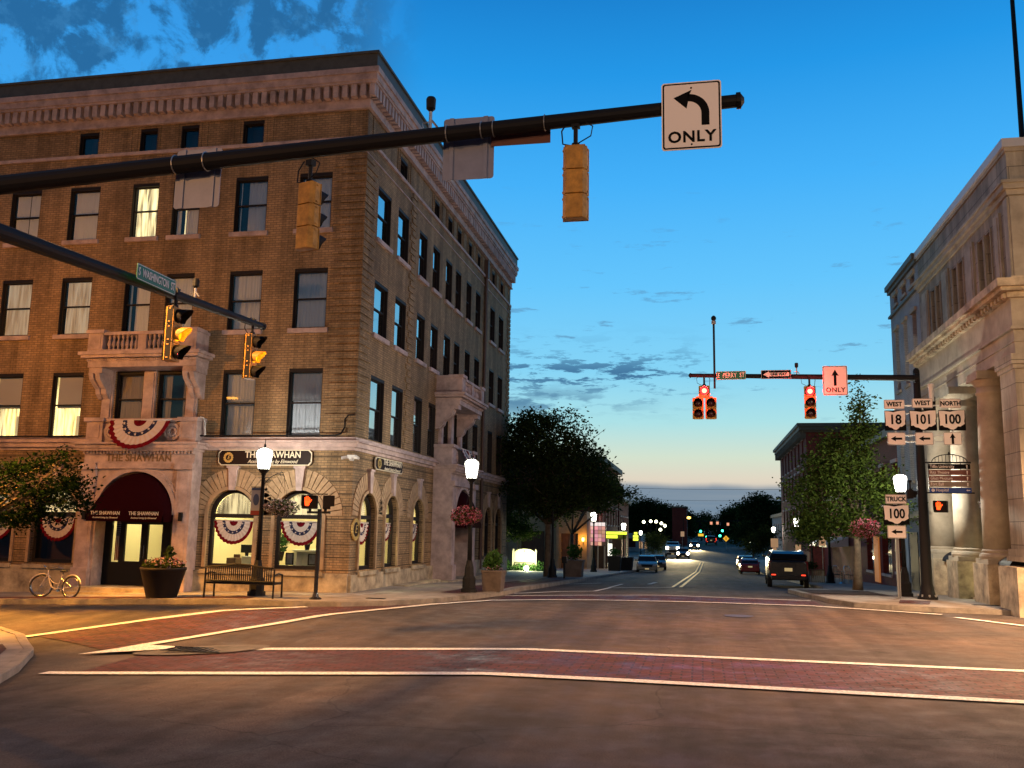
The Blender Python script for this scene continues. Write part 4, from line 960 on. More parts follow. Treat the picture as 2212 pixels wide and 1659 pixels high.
t = thing('table_lamp', 'turquoise shaded lamp on a stand behind the right hand entrance door', 'lamp', (-16.45, 27.6, .3)); mb = MB(); mb.tube([(-16.45, 27.6, .3), (-16.45, 27.6, 1.7)], .03, 6); mb.build('stand', 'black', t); mb = MB(); mb.lathe((-16.45, 27.6, 1.6), [(.15, 0), (.10, .26)], 14); mb.build('lamp_shade', mat('turquoise_shade', (.05, .38, .40), .7), t)
# ================================================================ lantern lamps, signals, signs
def lantern(x, y, lb, watt=60, basket=None, banner=False, detail=True, size=1.0, zb=None):
    z = gz(x, y)+.13 if zb is None else zb; t = thing('street_lamp', lb, 'street lamp', (x, y, z), 'lantern street lamps along the pavements')
    S = size
    mb = MB(); n = 8
    mb.lathe((x, y, z), [(.24*S, 0), (.24*S, .10*S), (.20*S, .13*S), (.20*S, .42*S), (.15*S, .50*S), (.13*S, .75*S), (.10*S, .85*S), (.085*S, .95*S)], 8, a0=PI/8); mb.build('base', 'black', t)
    mb = MB(); mb.lathe((x, y, z+.9*S), [(.075*S, 0), (.06*S, 1.2*S), (.048*S, 2.35*S), (.075*S, 2.38*S), (.05*S, 2.42*S), (.06*S, 2.5*S)], 12); mb.build('pole', 'black', t, smooth=True)
    if detail:
        mb = MB(); h = z+3.42*S; cage = [(.15, 0), (.23, .47)]
        mb.lathe((x, y, h-.12*S), [(.06*S, 0), (.11*S, .06*S), (.16*S, .12*S), (.16*S, .14*S)], 12)
        for k in range(8):
            a = 2*PI*k/8+PI/8; mb.tube([(x+.155*S*math.cos(a), y+.155*S*math.sin(a), h), (x+.225*S*math.cos(a), y+.225*S*math.sin(a), h+.47*S)], .011*S, 4)
        mb.lathe((x, y, h+.47*S), [(.235*S, 0), (.235*S, .02*S), (.22*S, .02*S)], 16, cap=False)
        for k in range(8):
            a = 2*PI*k/8+PI/8; mb.tube([(x+.235*S*math.cos(q)*math.cos(a), y+.235*S*math.cos(q)*math.sin(a), h+(.48+.13*math.sin(q))*S) for q in (0, .5, 1.0, 1.4)], .009*S, 4)
        mb.lathe((x, y, h+.60*S), [(.06*S, 0), (.03*S, .04*S), (.035*S, .08*S), (.012*S, .14*S), (.008*S, .26*S)], 8)
        hd = mb.build('lantern_frame', 'black', t)
    else: h = z+3.42*S; hd = None
    mb = MB(); mb.lathe((x, y, h+.01*S), [(.145*S, 0), (.215*S, .46*S), (.19*S, .52*S), (.12*S, .57*S), (.03*S, .6*S)], 16); g_ = mb.build('lantern_glass', 'lantern', hd or t, smooth=True)
    if watt: lamp('POINT', (x, y, h+.25*S), watt, (1, .95, .78), .14, parent=None, name='lantern_bulb')
    return t
lantern(-11.88, 23.8, 'black lantern lamp post behind the slatted bench at the hotel entrance', 330)
lantern(-6.9, 27.7, 'black lantern lamp post at the hotel corner beside the square planter', 380)
lantern(-7.2, 64.0, 'black lantern lamp post past the big dark tree, in front of the lit shop sign', 260)
lantern(-6.76, 84.0, 'black lantern lamp post beside the yellow lit awning on the left', 220)
lantern(-7.0, 112.0, 'farthest lantern lamp post of the left pavement, behind the silver car', 60, size=.85)
lantern(6.62, 33.2, 'black lantern lamp post beside the route signs at the bank corner', 1050)
lantern(6.6, 68.0, 'black lantern lamp post between the round street tree and the brick corner building', 260)
lantern(7.24, 98.0, 'distant lantern lamp post above the parked red car', 180)
t = thing('street_lamp', 'black lamp post with its head hidden in the street tree by the black vehicle', 'street lamp', (6.38, 49.7, -.4), 'lantern street lamps along the pavements')
mb = MB(); mb.lathe((6.38, 49.7, -.4), [(.24, 0), (.24, .1), (.2, .13), (.2, .42), (.13, .6), (.09, .9)], 8); mb.build('base', 'black', t); mb = MB(); mb.lathe((6.38, 49.7, .5), [(.07, 0), (.05, 2.6)], 10); mb.build('pole', 'black', t)
t = thing('street_lamp', 'black lamp post against the trunk of the big dark tree', 'street lamp', (-7.1, 45.2, -.26), 'lantern street lamps along the pavements')
mb = MB(); mb.lathe((-7.1, 45.2, -.26), [(.24, 0), (.24, .1), (.2, .13), (.2, .42), (.13, .6), (.09, .9)], 8); mb.build('base', 'black', t); mb = MB(); mb.lathe((-7.1, 45.2, .6), [(.07, 0), (.05, 2.5)], 10); mb.build('pole', 'black', t)
# hanging baskets, brackets and banner
def bracket(x, y, z, dx, lb):
    t = thing('hanging_basket', lb, 'hanging basket', (x+dx, y, z-.75), 'flower baskets hanging from lamp posts')
    mb = MB(); s = 1 if dx > 0 else -1; L_ = abs(dx)
    mb.tube([(x, y, z-.25), (x+s*L_*.3, y, z-.02), (x+s*L_*.65, y, z+.09), (x+s*L_*.95, y, z+.06), (x+dx, y, z-.0)], .012, 5)
    for (cx, cz, r) in ((.18, -.02, .07), (.86, .14, .05)): mb.tube([(x+s*(L_*cx+r*math.cos(a)), y, z+cz-.06+r*math.sin(a)) for a in [k*.6 for k in range(10)]], .009, 4)
    for q in (-.16, 0, .16): mb.tube([(x+dx, y, z-.02), (x+dx+q, y+(.12 if q == 0 else -.06), z-.62)], .005, 3)
    mb.build('hanger', 'black', t); return t
def flowers(t, c, rad, n, m, ls=.075):
    mb = MB(); leaves(mb, c, rad, n//2, ls*1.2); mb.build('foliage', 'leafdark', t); mb = MB(); leaves(mb, c, (rad[0]*1.04, rad[1]*1.04, rad[2]*1.06), n, ls); mb.build('flowers', m, t)
t = bracket(-11.85, 23.75, 3.35, .62, 'hanging basket of dark and white flowers on the lamp post behind the bench'); flowers(t, (-11.25, 23.72, 2.52), (.5, .42, .24), 900, 'petal_dark')
t = bracket(-6.92, 27.65, 3.1, -.02, 'hanging basket of pink and red flowers on the hotel corner lamp post'); flowers(t, (-7.0, 27.5, 2.42), (.5, .42, .30), 1000, 'petal_red')
t = bracket(6.6, 33.1, 2.9, -.75, 'hanging basket of red flowers on the lamp post by the route signs'); flowers(t, (5.4, 33.0, 2.28), (.5, .4, .32), 900, 'petal_red')
t = thing('lamp_banner', 'narrow pale banner with a blue head on the lamp post behind the bench', 'banner', (-12.03, 23.8, 2.3))
mb = MB(); mb.box(-12.2, -11.9, 23.79, 23.80, 2.35, 3.05, 0); mb.box(-12.2, -11.9, 23.786, 23.804, 2.98, 3.05, 1); mb.box(-12.2, -11.9, 23.786, 23.804, 2.30, 2.42, 2)
mb.prism([(-12.05+.09*math.cos(a), 23.786, 2.72+.16*math.sin(a)) for a in [2*PI*k/16 for k in range(16)]], (0, .003, 0), 1); mb.build('cloth', [mat('pale_banner', (.25, .28, .36), .8), mat('banner_blue', (.03, .06, .16), .8), mat('banner_red', (.16, .02, .02), .8)], t)
mb = MB(); mb.tube([(-12.22, 23.8, 3.07), (-11.88, 23.8, 3.07)], .012, 5); mb.tube([(-12.22, 23.8, 2.29), (-11.88, 23.8, 2.29)], .012, 5); mb.build('rod', 'black', t)

# ---- mast arms
def mast(name, lb, base, top, arms, r0=.17, r1=.11):
    t = thing('traffic_signal_mast', lb, 'signal mast', base, 'signal masts'); x, y, z = base
    mb = MB(); mb.lathe((x, y, z), [(.30, 0), (.30, .10), (.24, .14), (r0+.02, .40), (r0, .5), (r1, top-z), (r1*.7, top-z+.06), (0.01, top-z+.10)], 16); mb.build('pole', 'black', t, smooth=True)
    mb = MB()
    for k in range(8): a = 2*PI*k/8; mb.lathe((x+.27*math.cos(a), y+.27*math.sin(a), z+.1), [(.03, 0), (.03, .07)], 6)
    mb.build('anchor_bolts', 'galv', t)
    for pts, rr_ in arms:
        mb = MB(); mb.tube(pts, rr_, 14); e = Vector(pts[-1]); d = (e-Vector(pts[-2])).normalized(); mb.tube([e-d*.02, e+d*.03], rr_[-1]*1.25, 12); mb.tube([e+d*.03, e+d*.07], [rr_[-1]*1.1, rr_[-1]*.4], 12)
        mb.tube([Vector(pts[0])-Vector((0, 0, .0)), Vector(pts[0])+(Vector(pts[1])-Vector(pts[0])).normalized()*.12], rr_[0]*1.5, 12)
        mb.build('mast_arm', 'black', t, smooth=False)
    return t
def arch_arm(p, q, sag=0.0, n=8): return [tuple(Vector(p).lerp(Vector(q), k/n)+Vector((0, 0, sag*4*(k/n)*(1-k/n)))) for k in range(n+1)]
mast('a', 'near left signal mast carrying the big arm across the top of the picture', (-9.78, 10.5, -.2), 7.1,
     [(arch_arm((-9.78, 10.5, 6.60), (.50, 10.5, 7.07), .0), [.135-.057*k/8 for k in range(9)]), (arch_arm((-9.78, 10.6, 6.10), (-9.6, 18.75, 6.45), .0), [.125-.055*k/8 for k in range(9)])])
mast('b', 'signal mast at the stone bank corner with the arm over the far crossing', (6.86, 31.2, .1), 7.3,
     [(arch_arm((6.86, 31.0, 7.03), (-.26, 30.9, 7.21), .0), [.10-.035*k/8 for k in range(9)])], .17, .10)

def signal_head(loc, rz, lb, group, n=3, body='sigyellow', lit=None, litm='lit_red', s=1.0, lens='lens_dark', spill=None, core=None, split=False, cable=True, back=None):
    """head faces local -Y; loc is the top centre of the head"""
    t = thing('traffic_signal', lb, 'traffic signal', loc, group); W = .30*s; H = .315*s; D = .17*s
    R = Matrix.Translation(loc) @ Matrix.Rotation(rz, 4, 'Z')
    mbs = {k: MB() for k in ('hanger', 'body', 'visor', 'lens', 'lit', 'core', 'back', 'litvisor')}
    for m_ in mbs.values(): m_.M = R
    mbs['hanger'].tube([(0, .0, .32*s), (0, 0, 0)], .028*s, 8); mbs['hanger'].box(-.05*s, .05*s, -.05*s, .05*s, .26*s, .34*s); mbs['hanger'].lathe((0, 0, 0), [(.06*s, 0), (.05*s, .05*s)], 10)
    if cable: mbs['hanger'].tube([(.10*s, .02, .34*s), (.17*s, .05, .2*s), (.15*s, .08, .02), (.05*s, .06, 0)], .010, 5); mbs['hanger'].tube([(-.05*s, .02, .36*s), (-.22*s, .06, .24*s), (-.20*s, .09, .1*s), (-.03*s, .08, .01)], .008, 5)
    heads = [(0, -i*H, i) for i in range(n)]
    if split: heads = [(0, 0, 0)]+[(q*.185*s, -.36*s-i*H, 1+i) for q in (-1, 1) for i in range(2)]; mbs['body'].box(-.24*s, .24*s, -.04, .04, -.36*s, -.315*s)
    for (hx, hz, i) in heads:
        b = mbs['body']; ch = .03*s; x0, x1 = hx-W/2, hx+W/2; z1, z0 = hz-.006*s, hz-H+.006*s
        prof = [(x0, -D*.35), (x0, D*.25), (x0+ch*1.6, D*.62), (x1-ch*1.6, D*.62), (x1, D*.25), (x1, -D*.35)]
        b.prism([(p, q, z0) for p, q in prof], (0, 0, z1-z0)); b.box(x0-.012*s, x1+.012*s, -D*.42, -D*.34, z0-.002, z1+.002)
        b.box(x0+.02, x1-.02, -D*.3, D*.5, z1-.004, z1+.012*s)
        if back: bb = mbs['back']; bb.box(x0-.006, x0-.001, -D*.33, D*.3, z0, z1); bb.box(x0+.03, x1-.03, D*.63, D*.68, z0, z1)
        for q in (x0-.012*s, x1): b.box(q, q+.012*s, -D*.1, D*.15, z1-.05*s, z1-.025*s); b.box(q, q+.012*s, -D*.1, D*.15, z0+.025*s, z0+.05*s)
        cz = (z0+z1)/2; r = .125*s; v = mbs['litvisor'] if (back and lit == i) else mbs['visor']; nn = 16; vs = []
        for k in range(nn+1):
            a = -PI*.30+PI*1.6*k/nn
            L_ = .26*s*(.45+.55*max(0, math.sin(a))) if math.sin(a) > -.2 else .26*s*.35
            vs += [(hx+r*math.cos(a), -D*.42, cz+r*math.sin(a)), (hx+r*.98*math.cos(a), -D*.42-L_, cz+r*.98*math.sin(a)-.015*s)]
        v.add(vs, [(2*k, 2*k+1, 2*k+3, 2*k+2) for k in range(nn)])
        tgt = mbs['lit'] if lit == i or (isinstance(lit, (list, tuple)) and i in lit) else mbs['lens']
        tgt.M = R @ Matrix.Translation((hx, -D*.42, cz)) @ Matrix.Rotation(PI/2, 4, 'X'); tgt.lathe((0, 0, 0), [(r*.96, 0), (r*.8, .03*s), (r*.4, .045*s), (.001, .05*s)], 18, cap=False)
        if tgt is mbs['lit'] and core: cc = mbs['core']; cc.M = tgt.M; cc.lathe((0, 0, .012*s), [(r*.55, .03*s), (.3*r, .045*s), (.001, .05*s)], 16, cap=False)
        if tgt is mbs['lit'] and spill:
            p = R @ Vector((hx, -D*.42-.12, cz)); dr = R.to_3x3() @ Vector((0, -1, -.05)); lamp('SPOT', p, spill[1], spill[0], .08, dr, 120, .8, name='signal_light')
            if len(spill) > 2: lamp('POINT', R @ Vector((hx, -D*.42-spill[3], cz-.02)), spill[2], spill[0], .03, name='housing_fill_lamp')  # extra lamp ahead of the lens, added to tint the housing
    mbs['hanger'].build('hanger', 'black', t); mbs['body'].build('body', body, t, bevel=.006*s); 
    v = mbs['visor'].build('visor', 'sigdark' if body != 'sigyellow_v' else body, t); mo = v.modifiers.new('thick', 'SOLIDIFY'); mo.thickness = .006
    if mbs['back'].v: mbs['back'].build('dark_back_shell', 'sigdark', t)
    if mbs['litvisor'].v: v = mbs['litvisor'].build('lit_visor', 'sigyellow', t); mo = v.modifiers.new('thick', 'SOLIDIFY'); mo.thickness = .006  # only the lit lamp's visor is yellow, its glow put into the colour
    if mbs['lens'].v: mbs['lens'].build('lens', lens, t)
    if mbs['lit'].v: mbs['lit'].build('lit_lens', litm, t)
    if core: mbs['core'].build('lamp_core', core, t)
    return t
RED = (1, .05, .05); AMB = (1, .48, .03)
signal_head((-1.42, 10.5, 6.62), PI, 'yellow backed signal head hanging from the big arm left of the left turn sign', 'traffic signals on the big arm', s=.97, lit=0, spill=(RED, 34))
signal_head((-4.84, 10.5, 6.36), PI-.32, 'yellow backed signal head hanging from the big arm in front of the hotel corner', 'traffic signals on the big arm', s=.93, lit=0, spill=(RED, 40))
MT['visor_in'] = MT['sigyellow']
signal_head((-9.6, 15.25, 6.03), PI/2+.06, 'lit amber signal under the green street name sign on the left arm', 'amber signals on the left arm', s=1.08, lit=1, litm='lit_amber', spill=(AMB, 16, 2.2, .10), back=True)
signal_head((-9.6, 18.3, 6.16), PI/2+.06, 'lit amber signal at the tip of the left arm', 'amber signals on the left arm', s=1.05, lit=1, litm='lit_amber', spill=(AMB, 16, 2.2, .10), back=True)
signal_head((.18, 30.85, 6.84), 0, 'lit red five lamp signal at the tip of the far arm', 'red signals on the far arm', s=1.12, lit=0, litm='lit_red', core='lit_redcore', split=True, body='sigyellow', lens='lens_off', spill=(RED, 420, 90, .50))
signal_head((3.52, 30.85, 6.78), 0, 'lit red three lamp signal on the far arm beside the straight ahead sign', 'red signals on the far arm', s=1.12, lit=0, litm='lit_red', core='lit_redcore', lens='lens_off', spill=(RED, 420, 90, .50))
def detector(loc, lb, h=.30, s=1.0):
    t = thing('detector_camera', lb, 'camera', loc); x, y, z = loc
    mb = MB(); mb.tube([(x, y, z), (x, y, z+h)], .022*s, 6); mb.tube([(x-.09*s, y, z+.01), (x-.10*s, y, z+.07*s), (x, y, z+.09*s)], .009, 5); mb.tube([(x+.09*s, y, z+.01), (x+.02*s, y, z+.1*s)], .016*s, 6); mb.build('bracket', 'galv', t)
    mb = MB(); mb.lathe((x, y, z+h), [(.02*s, 0), (.06*s, .04*s), (.065*s, .16*s), (.05*s, .19*s)], 10); mb.build('camera_head', 'black', t)
detector((-3.26, 10.5, 7.0), 'small black sensor standing on the big arm left of the pair of sign backs', .22)
detector((3.14, 30.9, 7.2), 'small sensor on the far arm between the one way and straight ahead signs', .2, .9)
detector((-9.6, 15.9, 6.40), 'small sensor on the left arm between the two amber signals', .18, 1.0)
t = thing('camera_pole', 'thin vertical pole with a camera on top rising from the far arm', 'camera pole', (.52, 30.9, 6.9)); mb = MB(); mb.tube([(.52, 30.86, 6.75), (.52, 30.86, 8.95)], .035, 8); mb.build('pole', 'black', t)
mb = MB(); mb.lathe((.52, 30.86, 8.93), [(.07, 0), (.075, .1), (.05, .12)], 10); mb.build('collar', 'galv', t); mb = MB(); mb.lathe((.52, 30.86, 9.05), [(.05, 0), (.085, .05), (.08, .12), (.03, .17)], 12); mb.build('camera_head', 'black', t)
t = thing('detector_camera', 'pink white cylindrical camera beside the top of the bank corner mast', 'camera', (7.28, 31.2, 6.3)); mb = MB(); mb.tube([(7.28, 31.2, 6.3), (7.28, 31.2, 6.75)], .08, 10); mb.lathe((7.28, 31.2, 6.75), [(.10, 0), (.11, .1), (.06, .13)], 12); mb.build('housing', 'white', t)
signal_head((7.3, 31.3, 6.45), -PI/2, 'dark sideways signal head behind the north route sign at the bank corner', 'traffic signals on the bank mast', n=2, s=.9, body='sigdark', cable=False)
signal_head((6.55, 31.4, 3.5), PI/2, 'dark walk signal box on the street side of the bank mast', 'traffic signals on the bank mast', n=1, s=.9, body='sigdark', cable=False)

# ---- flat signs
def rrect(x0, x1, z0, z1, r, n=5):
    out = []
    for cx, cz, a0 in ((x1-r, z0+r, -PI/2), (x1-r, z1-r, 0), (x0+r, z1-r, PI/2), (x0+r, z0+r, PI)):
        for k in range(n+1): a = a0+PI/2*k/n; out.append((cx+r*math.cos(a), cz+r*math.sin(a)))
    return out
def plate(mb, pts, y, th=.006, mi=None, M_=None): mb.prism([(x, y, z) for x, z in pts], (0, -th, 0), mi)
class Sign:
    """flat sign facing -Y in its own frame; R places it"""
    def __init__(s, name, lb, cat, loc, rz=0, group=None): s.t = thing(name, lb, cat, loc, group); s.R = Matrix.Translation(loc) @ Matrix.Rotation(rz, 4, 'Z'); s.rz = rz
    def plate(s, nm, pts, m, y=0, th=.006):
        mb = MB(); mb.M = s.R; plate(mb, pts, y, th); return mb.build(nm, m, s.t)
    def text(s, body, size, x, z, m='signblack', y=-.012, **k):
        p = s.R @ Vector((x, y, z)); return text(body, size, m, p, rot=(PI/2, 0, s.rz), parent=s.t, **k)
def bordered(S, w_, h, m='signwhite', r=.03, bd='signblack', bt=.018, inset=.014):
    S.plate('panel', rrect(-w_/2, w_/2, -h/2, h/2, r), m, 0, .008)
    S.plate('border', rrect(-w_/2+inset, w_/2-inset, -h/2+inset, h/2-inset, r*.8), bd, -.008, .002)
    S.plate('face', rrect(-w_/2+inset+bt, w_/2-inset-bt, -h/2+inset+bt, h/2-inset-bt, r*.6), m, -.010, .002)
def arrow(S, cx, cz, L_, ang, m='signblack', w_=.35, y=-.012):
    c, s_ = math.cos(ang), math.sin(ang); hw = L_*.10; pts = [(-L_/2, -hw), (L_*.08, -hw), (L_*.04, -L_*.25), (L_/2, 0), (L_*.04, L_*.25), (L_*.08, hw), (-L_/2, hw)]
    S.plate('arrow', [(cx+x*c-z*s_, cz+x*s_+z*c) for x, z in pts], m, y, .003)
LT = 'signwhite'
S = Sign('lane_sign', 'large white left turn only sign near the tip of the big arm', 'sign', (-.04, 10.38, 6.87)); bordered(S, .69, .84, LT, .035)
n = 14; arc = []
ax, az_, R_ = -.04, .02, .20
outer = [(ax+(R_+.045)*math.cos(a), az_+(R_+.045)*math.sin(a)) for a in [PI/2*k/n for k in range(n+1)]]; inner = [(ax+(R_-.045)*math.cos(a), az_+(R_-.045)*math.sin(a)) for a in [PI/2*k/n for k in range(n, -1, -1)]]
S.plate('arrow_curve', [(ax+R_+.045, -.13)]+outer+inner+[(ax+R_-.045, -.13)], 'signblack', -.012, .003); S.plate('arrow_head', [(-.205, .225), (.005, .315), (-.03, .235), (-.04, .16), (-.055, .085)], 'signblack', -.012, .003)
S.text('ONLY', .19, 0, -.27, bold=.005, sx=1.0, spacing=1.12)
for zz in (.34, -.36): S.plate('bolt', [(.012*math.cos(q), zz+.012*math.sin(q)) for q in range(6)], 'signblack', -.012, .004)
S = Sign('lane_sign', 'white straight ahead only sign on the far arm right of the signals', 'sign', (4.31, 30.78, 6.95)); bordered(S, .76, .96, LT, .04)
S.plate('arrow', [(-.042, -.17), (.042, -.17), (.042, .17), (.115, .15), (0, .36), (-.115, .15), (-.042, .17)], 'signblack', -.012, .003); S.text('ONLY', .21, 0, -.31, bold=.004, spacing=1.1)
S = Sign('street_name_sign', 'dark green E PERRY ST name sign on the far arm', 'street sign', (1.05, 30.78, 7.17), -.03); bordered(S, .95, .28, 'signgreen', .03, 'signwhite', .008, .008); S.text('E  PERRY  ST', .22, 0, -.0, 'signwhite', sx=.72, bold=.002)
S = Sign('one_way_sign', 'black and white one way arrow sign on the far arm', 'sign', (2.48, 30.78, 7.18), -.01); bordered(S, .95, .29, 'signblack', .03, 'signwhite', .008, .008)
S.plate('arrow', [(-.41, 0), (-.22, .105), (-.22, .06), (.41, .06), (.41, -.06), (-.22, -.06), (-.22, -.105)], 'signwhite', -.012, .003); S.text('ONE WAY', .115, .08, -.0, y=-.016, bold=.004, sx=.95)
S = Sign('street_name_sign', 'green S WASHINGTON ST name sign on the left arm above the amber signal', 'street sign', (-9.46, 14.38, 6.33), PI/2+.0); bordered(S, 1.2, .285, 'signgreen', .03, 'signwhite', .010, .010); S.text('S  WASHINGTON  ST', .20, 0, -.0, 'signwhite', sx=.59, bold=.002)
def sign_back(x, z, w_, h, lb, tilt=0):
    t = thing('blank_sign', lb, 'sign', (x, 10.62, z), 'backs of signs on the big arm'); mb = MB(); mb.prism([(x+a, 10.66, z+b) for a, b in rrect(-w_/2, w_/2, -h/2, h/2, .04)], (0, .006, 0)); mb.build('panel', 'alu', t)
    mb = MB(); [mb.box(x+q-.028, x+q+.028, 10.64, 10.66, z-h/2, z+h/2) for q in (-w_/2+.11, w_/2-.11)]; mb.build('stiffener', 'alu', t)
    mb = MB()
    for q in (-w_/2+.11, w_/2-.11):
        k = (x+q+9.78)/10.28; zc = 6.60+.47*k; R0 = .135-.057*k+.008
        mb.tube([(x+q-.012, 10.5+R0*math.cos(a), zc+R0*math.sin(a)) for a in [2*PI*j/16 for j in range(17)]], .008, 5)
    mb.build('strap', 'galv', t)
sign_back(-6.52, 6.60, .66, .82, 'left grey sign back strapped to the big arm, before the hotel wall')
sign_back(-2.80, 6.77, .66, .82, 'right grey sign back strapped to the big arm, against the sky')
t = thing('blank_sign', 'long narrow brown sign back on the big arm right of the grey sign backs', 'sign', (-2.1, 10.62, 6.83), 'backs of signs on the big arm'); mb = MB(); mb.box(-2.5, -1.75, 10.62, 10.63, 6.76, 7.0); mb.build('panel', mat('red_brown_sign_back', (.12, .045, .035), .6), t)
mb = MB()
for q in (-2.44, -1.8):
    k = (q+9.78)/10.28; zc = 6.60+.47*k; R0 = .135-.057*k+.006; mb.tube([(q, 10.5+R0*math.cos(a), zc+R0*math.sin(a)) for a in [2*PI*j/16 for j in range(17)]], .007, 5)
mb.build('strap', 'galv', t)

# ---- route markers
def small_plate(x, z, w_, h, lb, txt=None, ang=None, y=31.0, tsz=.2, post='route signs'):
    S = Sign('route_plate', lb, 'route sign', (x, y, z), 0, 'route signs at the bank corner'); bordered(S, w_, h, LT, .03, 'signblack', .010, .008)
    if txt: S.text(txt, tsz, 0, 0, bold=.007, sx=.9)
    if ang is not None: arrow(S, 0, 0, .34, ang)
def shield(x, z, w_, h, num, lb, y=31.0):
    S = Sign('route_shield', lb, 'route sign', (x, y, z), 0, 'route signs at the bank corner'); S.plate('backing', rrect(-w_/2, w_/2, -h/2, h/2, .02), 'signblack', 0, .008)
    a = w_/2*.97; b = h/2
    pts = [(-a, b*.93), (-a*.55, b*.90), (-a*.35, b*.86), (-a*.15, b*.82), (a*.1, b*.88), (a*.5, b*.95), (a*.98, b*.97), (a*.97, b*.2), (a*.92, -b*.1), (a*.95, -b*.35), (a*.80, -b*.48), (a*.6, -b*.62), (a*.42, -b*.60), (a*.25, -b*.80), (a*.05, -b*.92), (-a*.15, -b*.88), (-a*.35, -b*.72), (-a*.6, -b*.66), (-a*.75, -b*.5), (-a*.94, -b*.52), (-a*.92, -b*.1)]
    S.plate('outline', pts, 'signwhite', -.008, .003); S.text(num, .42, 0, .02, bold=.010, sx=.82 if len(num) > 2 else .9, y=-.016)
small_plate(6.11, 6.19, .62, .30, 'white WEST plate above the number 18 shield', 'WEST'); shield(6.12, 5.67, .64, .65, '18', 'black and white number 18 route shield, left of the three on the bank mast'); small_plate(6.13, 5.09, .54, .40, 'left arrow plate below the number 18 shield', ang=PI)
small_plate(6.95, 6.22, .62, .30, 'white WEST plate above the number 101 shield', 'WEST'); shield(6.95, 5.67, .80, .65, '101', 'wide number 101 route shield, middle one on the bank mast'); small_plate(6.96, 5.09, .54, .40, 'left arrow plate below the number 101 shield', ang=PI)
small_plate(7.78, 6.20, .62, .30, 'white NORTH plate above the number 100 shield', 'NORTH', tsz=.19); shield(7.80, 5.67, .79, .65, '100', 'wide number 100 route shield, right one on the bank mast'); small_plate(7.79, 5.09, .54, .40, 'upward arrow plate below the right number 100 shield', ang=PI/2)
t = thing('sign_rail', 'horizontal rails holding the three route shields on the bank mast', 'bracket', (6.9, 31.05, 5.1)); mb = MB()
for z in (6.15, 5.9, 5.2, 5.0): mb.box(5.85, 8.1, 31.03, 31.07, z-.02, z+.02)
for x in (6.12, 6.95, 7.8): mb.box(x-.02, x+.02, 31.01, 31.03, 4.95, 6.3)
mb.build('rail', 'galv', t)
small_plate(6.13, 3.20, .64, .30, 'white TRUCK plate on the galvanised post', 'TRUCK', y=31.5, tsz=.2); shield(6.12, 2.71, .78, .63, '100', 'number 100 route shield on the galvanised post under the TRUCK plate', y=31.5); small_plate(6.11, 2.17, .56, .40, 'left arrow plate lowest on the galvanised post', ang=PI, y=31.5)
mb = MB(); mb.box(6.06, 6.08, 31.52, 31.6, 0, 3.3); mb.box(6.14, 6.16, 31.52, 31.6, 0, 3.3); mb.box(6.08, 6.14, 31.58, 31.6, 0, 3.3); tag(mb.build('sign_post', 'galv'), 'galvanised channel post holding the TRUCK route signs', 'sign post')
# wayfinding sign
t = thing('guide_sign', 'guide sign with an arched iron top and five slats on the bank mast', 'guide sign', (7.65, 31.1, 3.4)); mb = MB()
mb.box(6.95, 8.30, 31.08, 31.12, 4.32, 4.37); mb.box(6.95, 8.36, 31.08, 31.12, 3.38, 3.42)
arcp = [(7.68+.52*math.cos(a), 31.1, 4.36+.24*math.sin(a)) for a in [PI*k/16 for k in range(17)]]; mb.tube(arcp, .014, 5)
for k in range(1, 10): a = 7.68-.52+1.04*k/10; mb.tube([(a, 31.1, 4.36), (a, 31.1, 4.36+.24*math.sqrt(max(0, 1-((a-7.68)/.52)**2)))], .008, 4)
for x in (7.05, 8.0): mb.box(x-.012, x+.012, 31.1, 31.12, 3.4, 4.34)
mb.lathe((7.68, 31.1, 4.6), [(.03, 0), (.03, .05), (.005, .09)], 8); mb.build('iron_frame', 'black', t)
for i, (tx, m_, up) in enumerate((('Tiffin University', 'signblack', 1), ('Ritz Theatre', 'signbrown2', 1), ('Glass Museum', 'signbrown2', 1), ('Fort Ball', 'signbrown_pale', 1), ('Hospital', 'signblue', 0))):
    if m_ not in MT: MT[m_] = mat('guide_sign_pale_brown', (.22, .16, .12), .4)
    z = 4.22-i*.185; mb = MB(); mb.box(7.05, 8.27, 31.06, 31.075, z-.078, z+.078); sl = mb.build('sign_slat', m_, t)
    text(tx, .13, 'signwhite', (7.09+(.14 if i == 4 else 0), 31.055, z), align='LEFT', rot=(PI/2, 0, 0), parent=sl, sx=.85, ext=.002)
    if i == 4: mb = MB(); mb.prism([(7.15+.05*math.cos(a), 31.058, z+.05*math.sin(a)) for a in [2*PI*k/14 for k in range(14)]], (0, -.003, 0)); mb.build('round_symbol', 'signwhite', sl); text('H', .08, 'signblue', (7.15, 31.052, z), rot=(PI/2, 0, 0), parent=sl, ext=.001)
    S = Sign.__new__(Sign); S.t = sl; S.R = Matrix.Translation((8.17, 31.06, z)); arrow(S, 0, 0, .12, PI/2 if up else PI, 'signwhite', y=-.002)

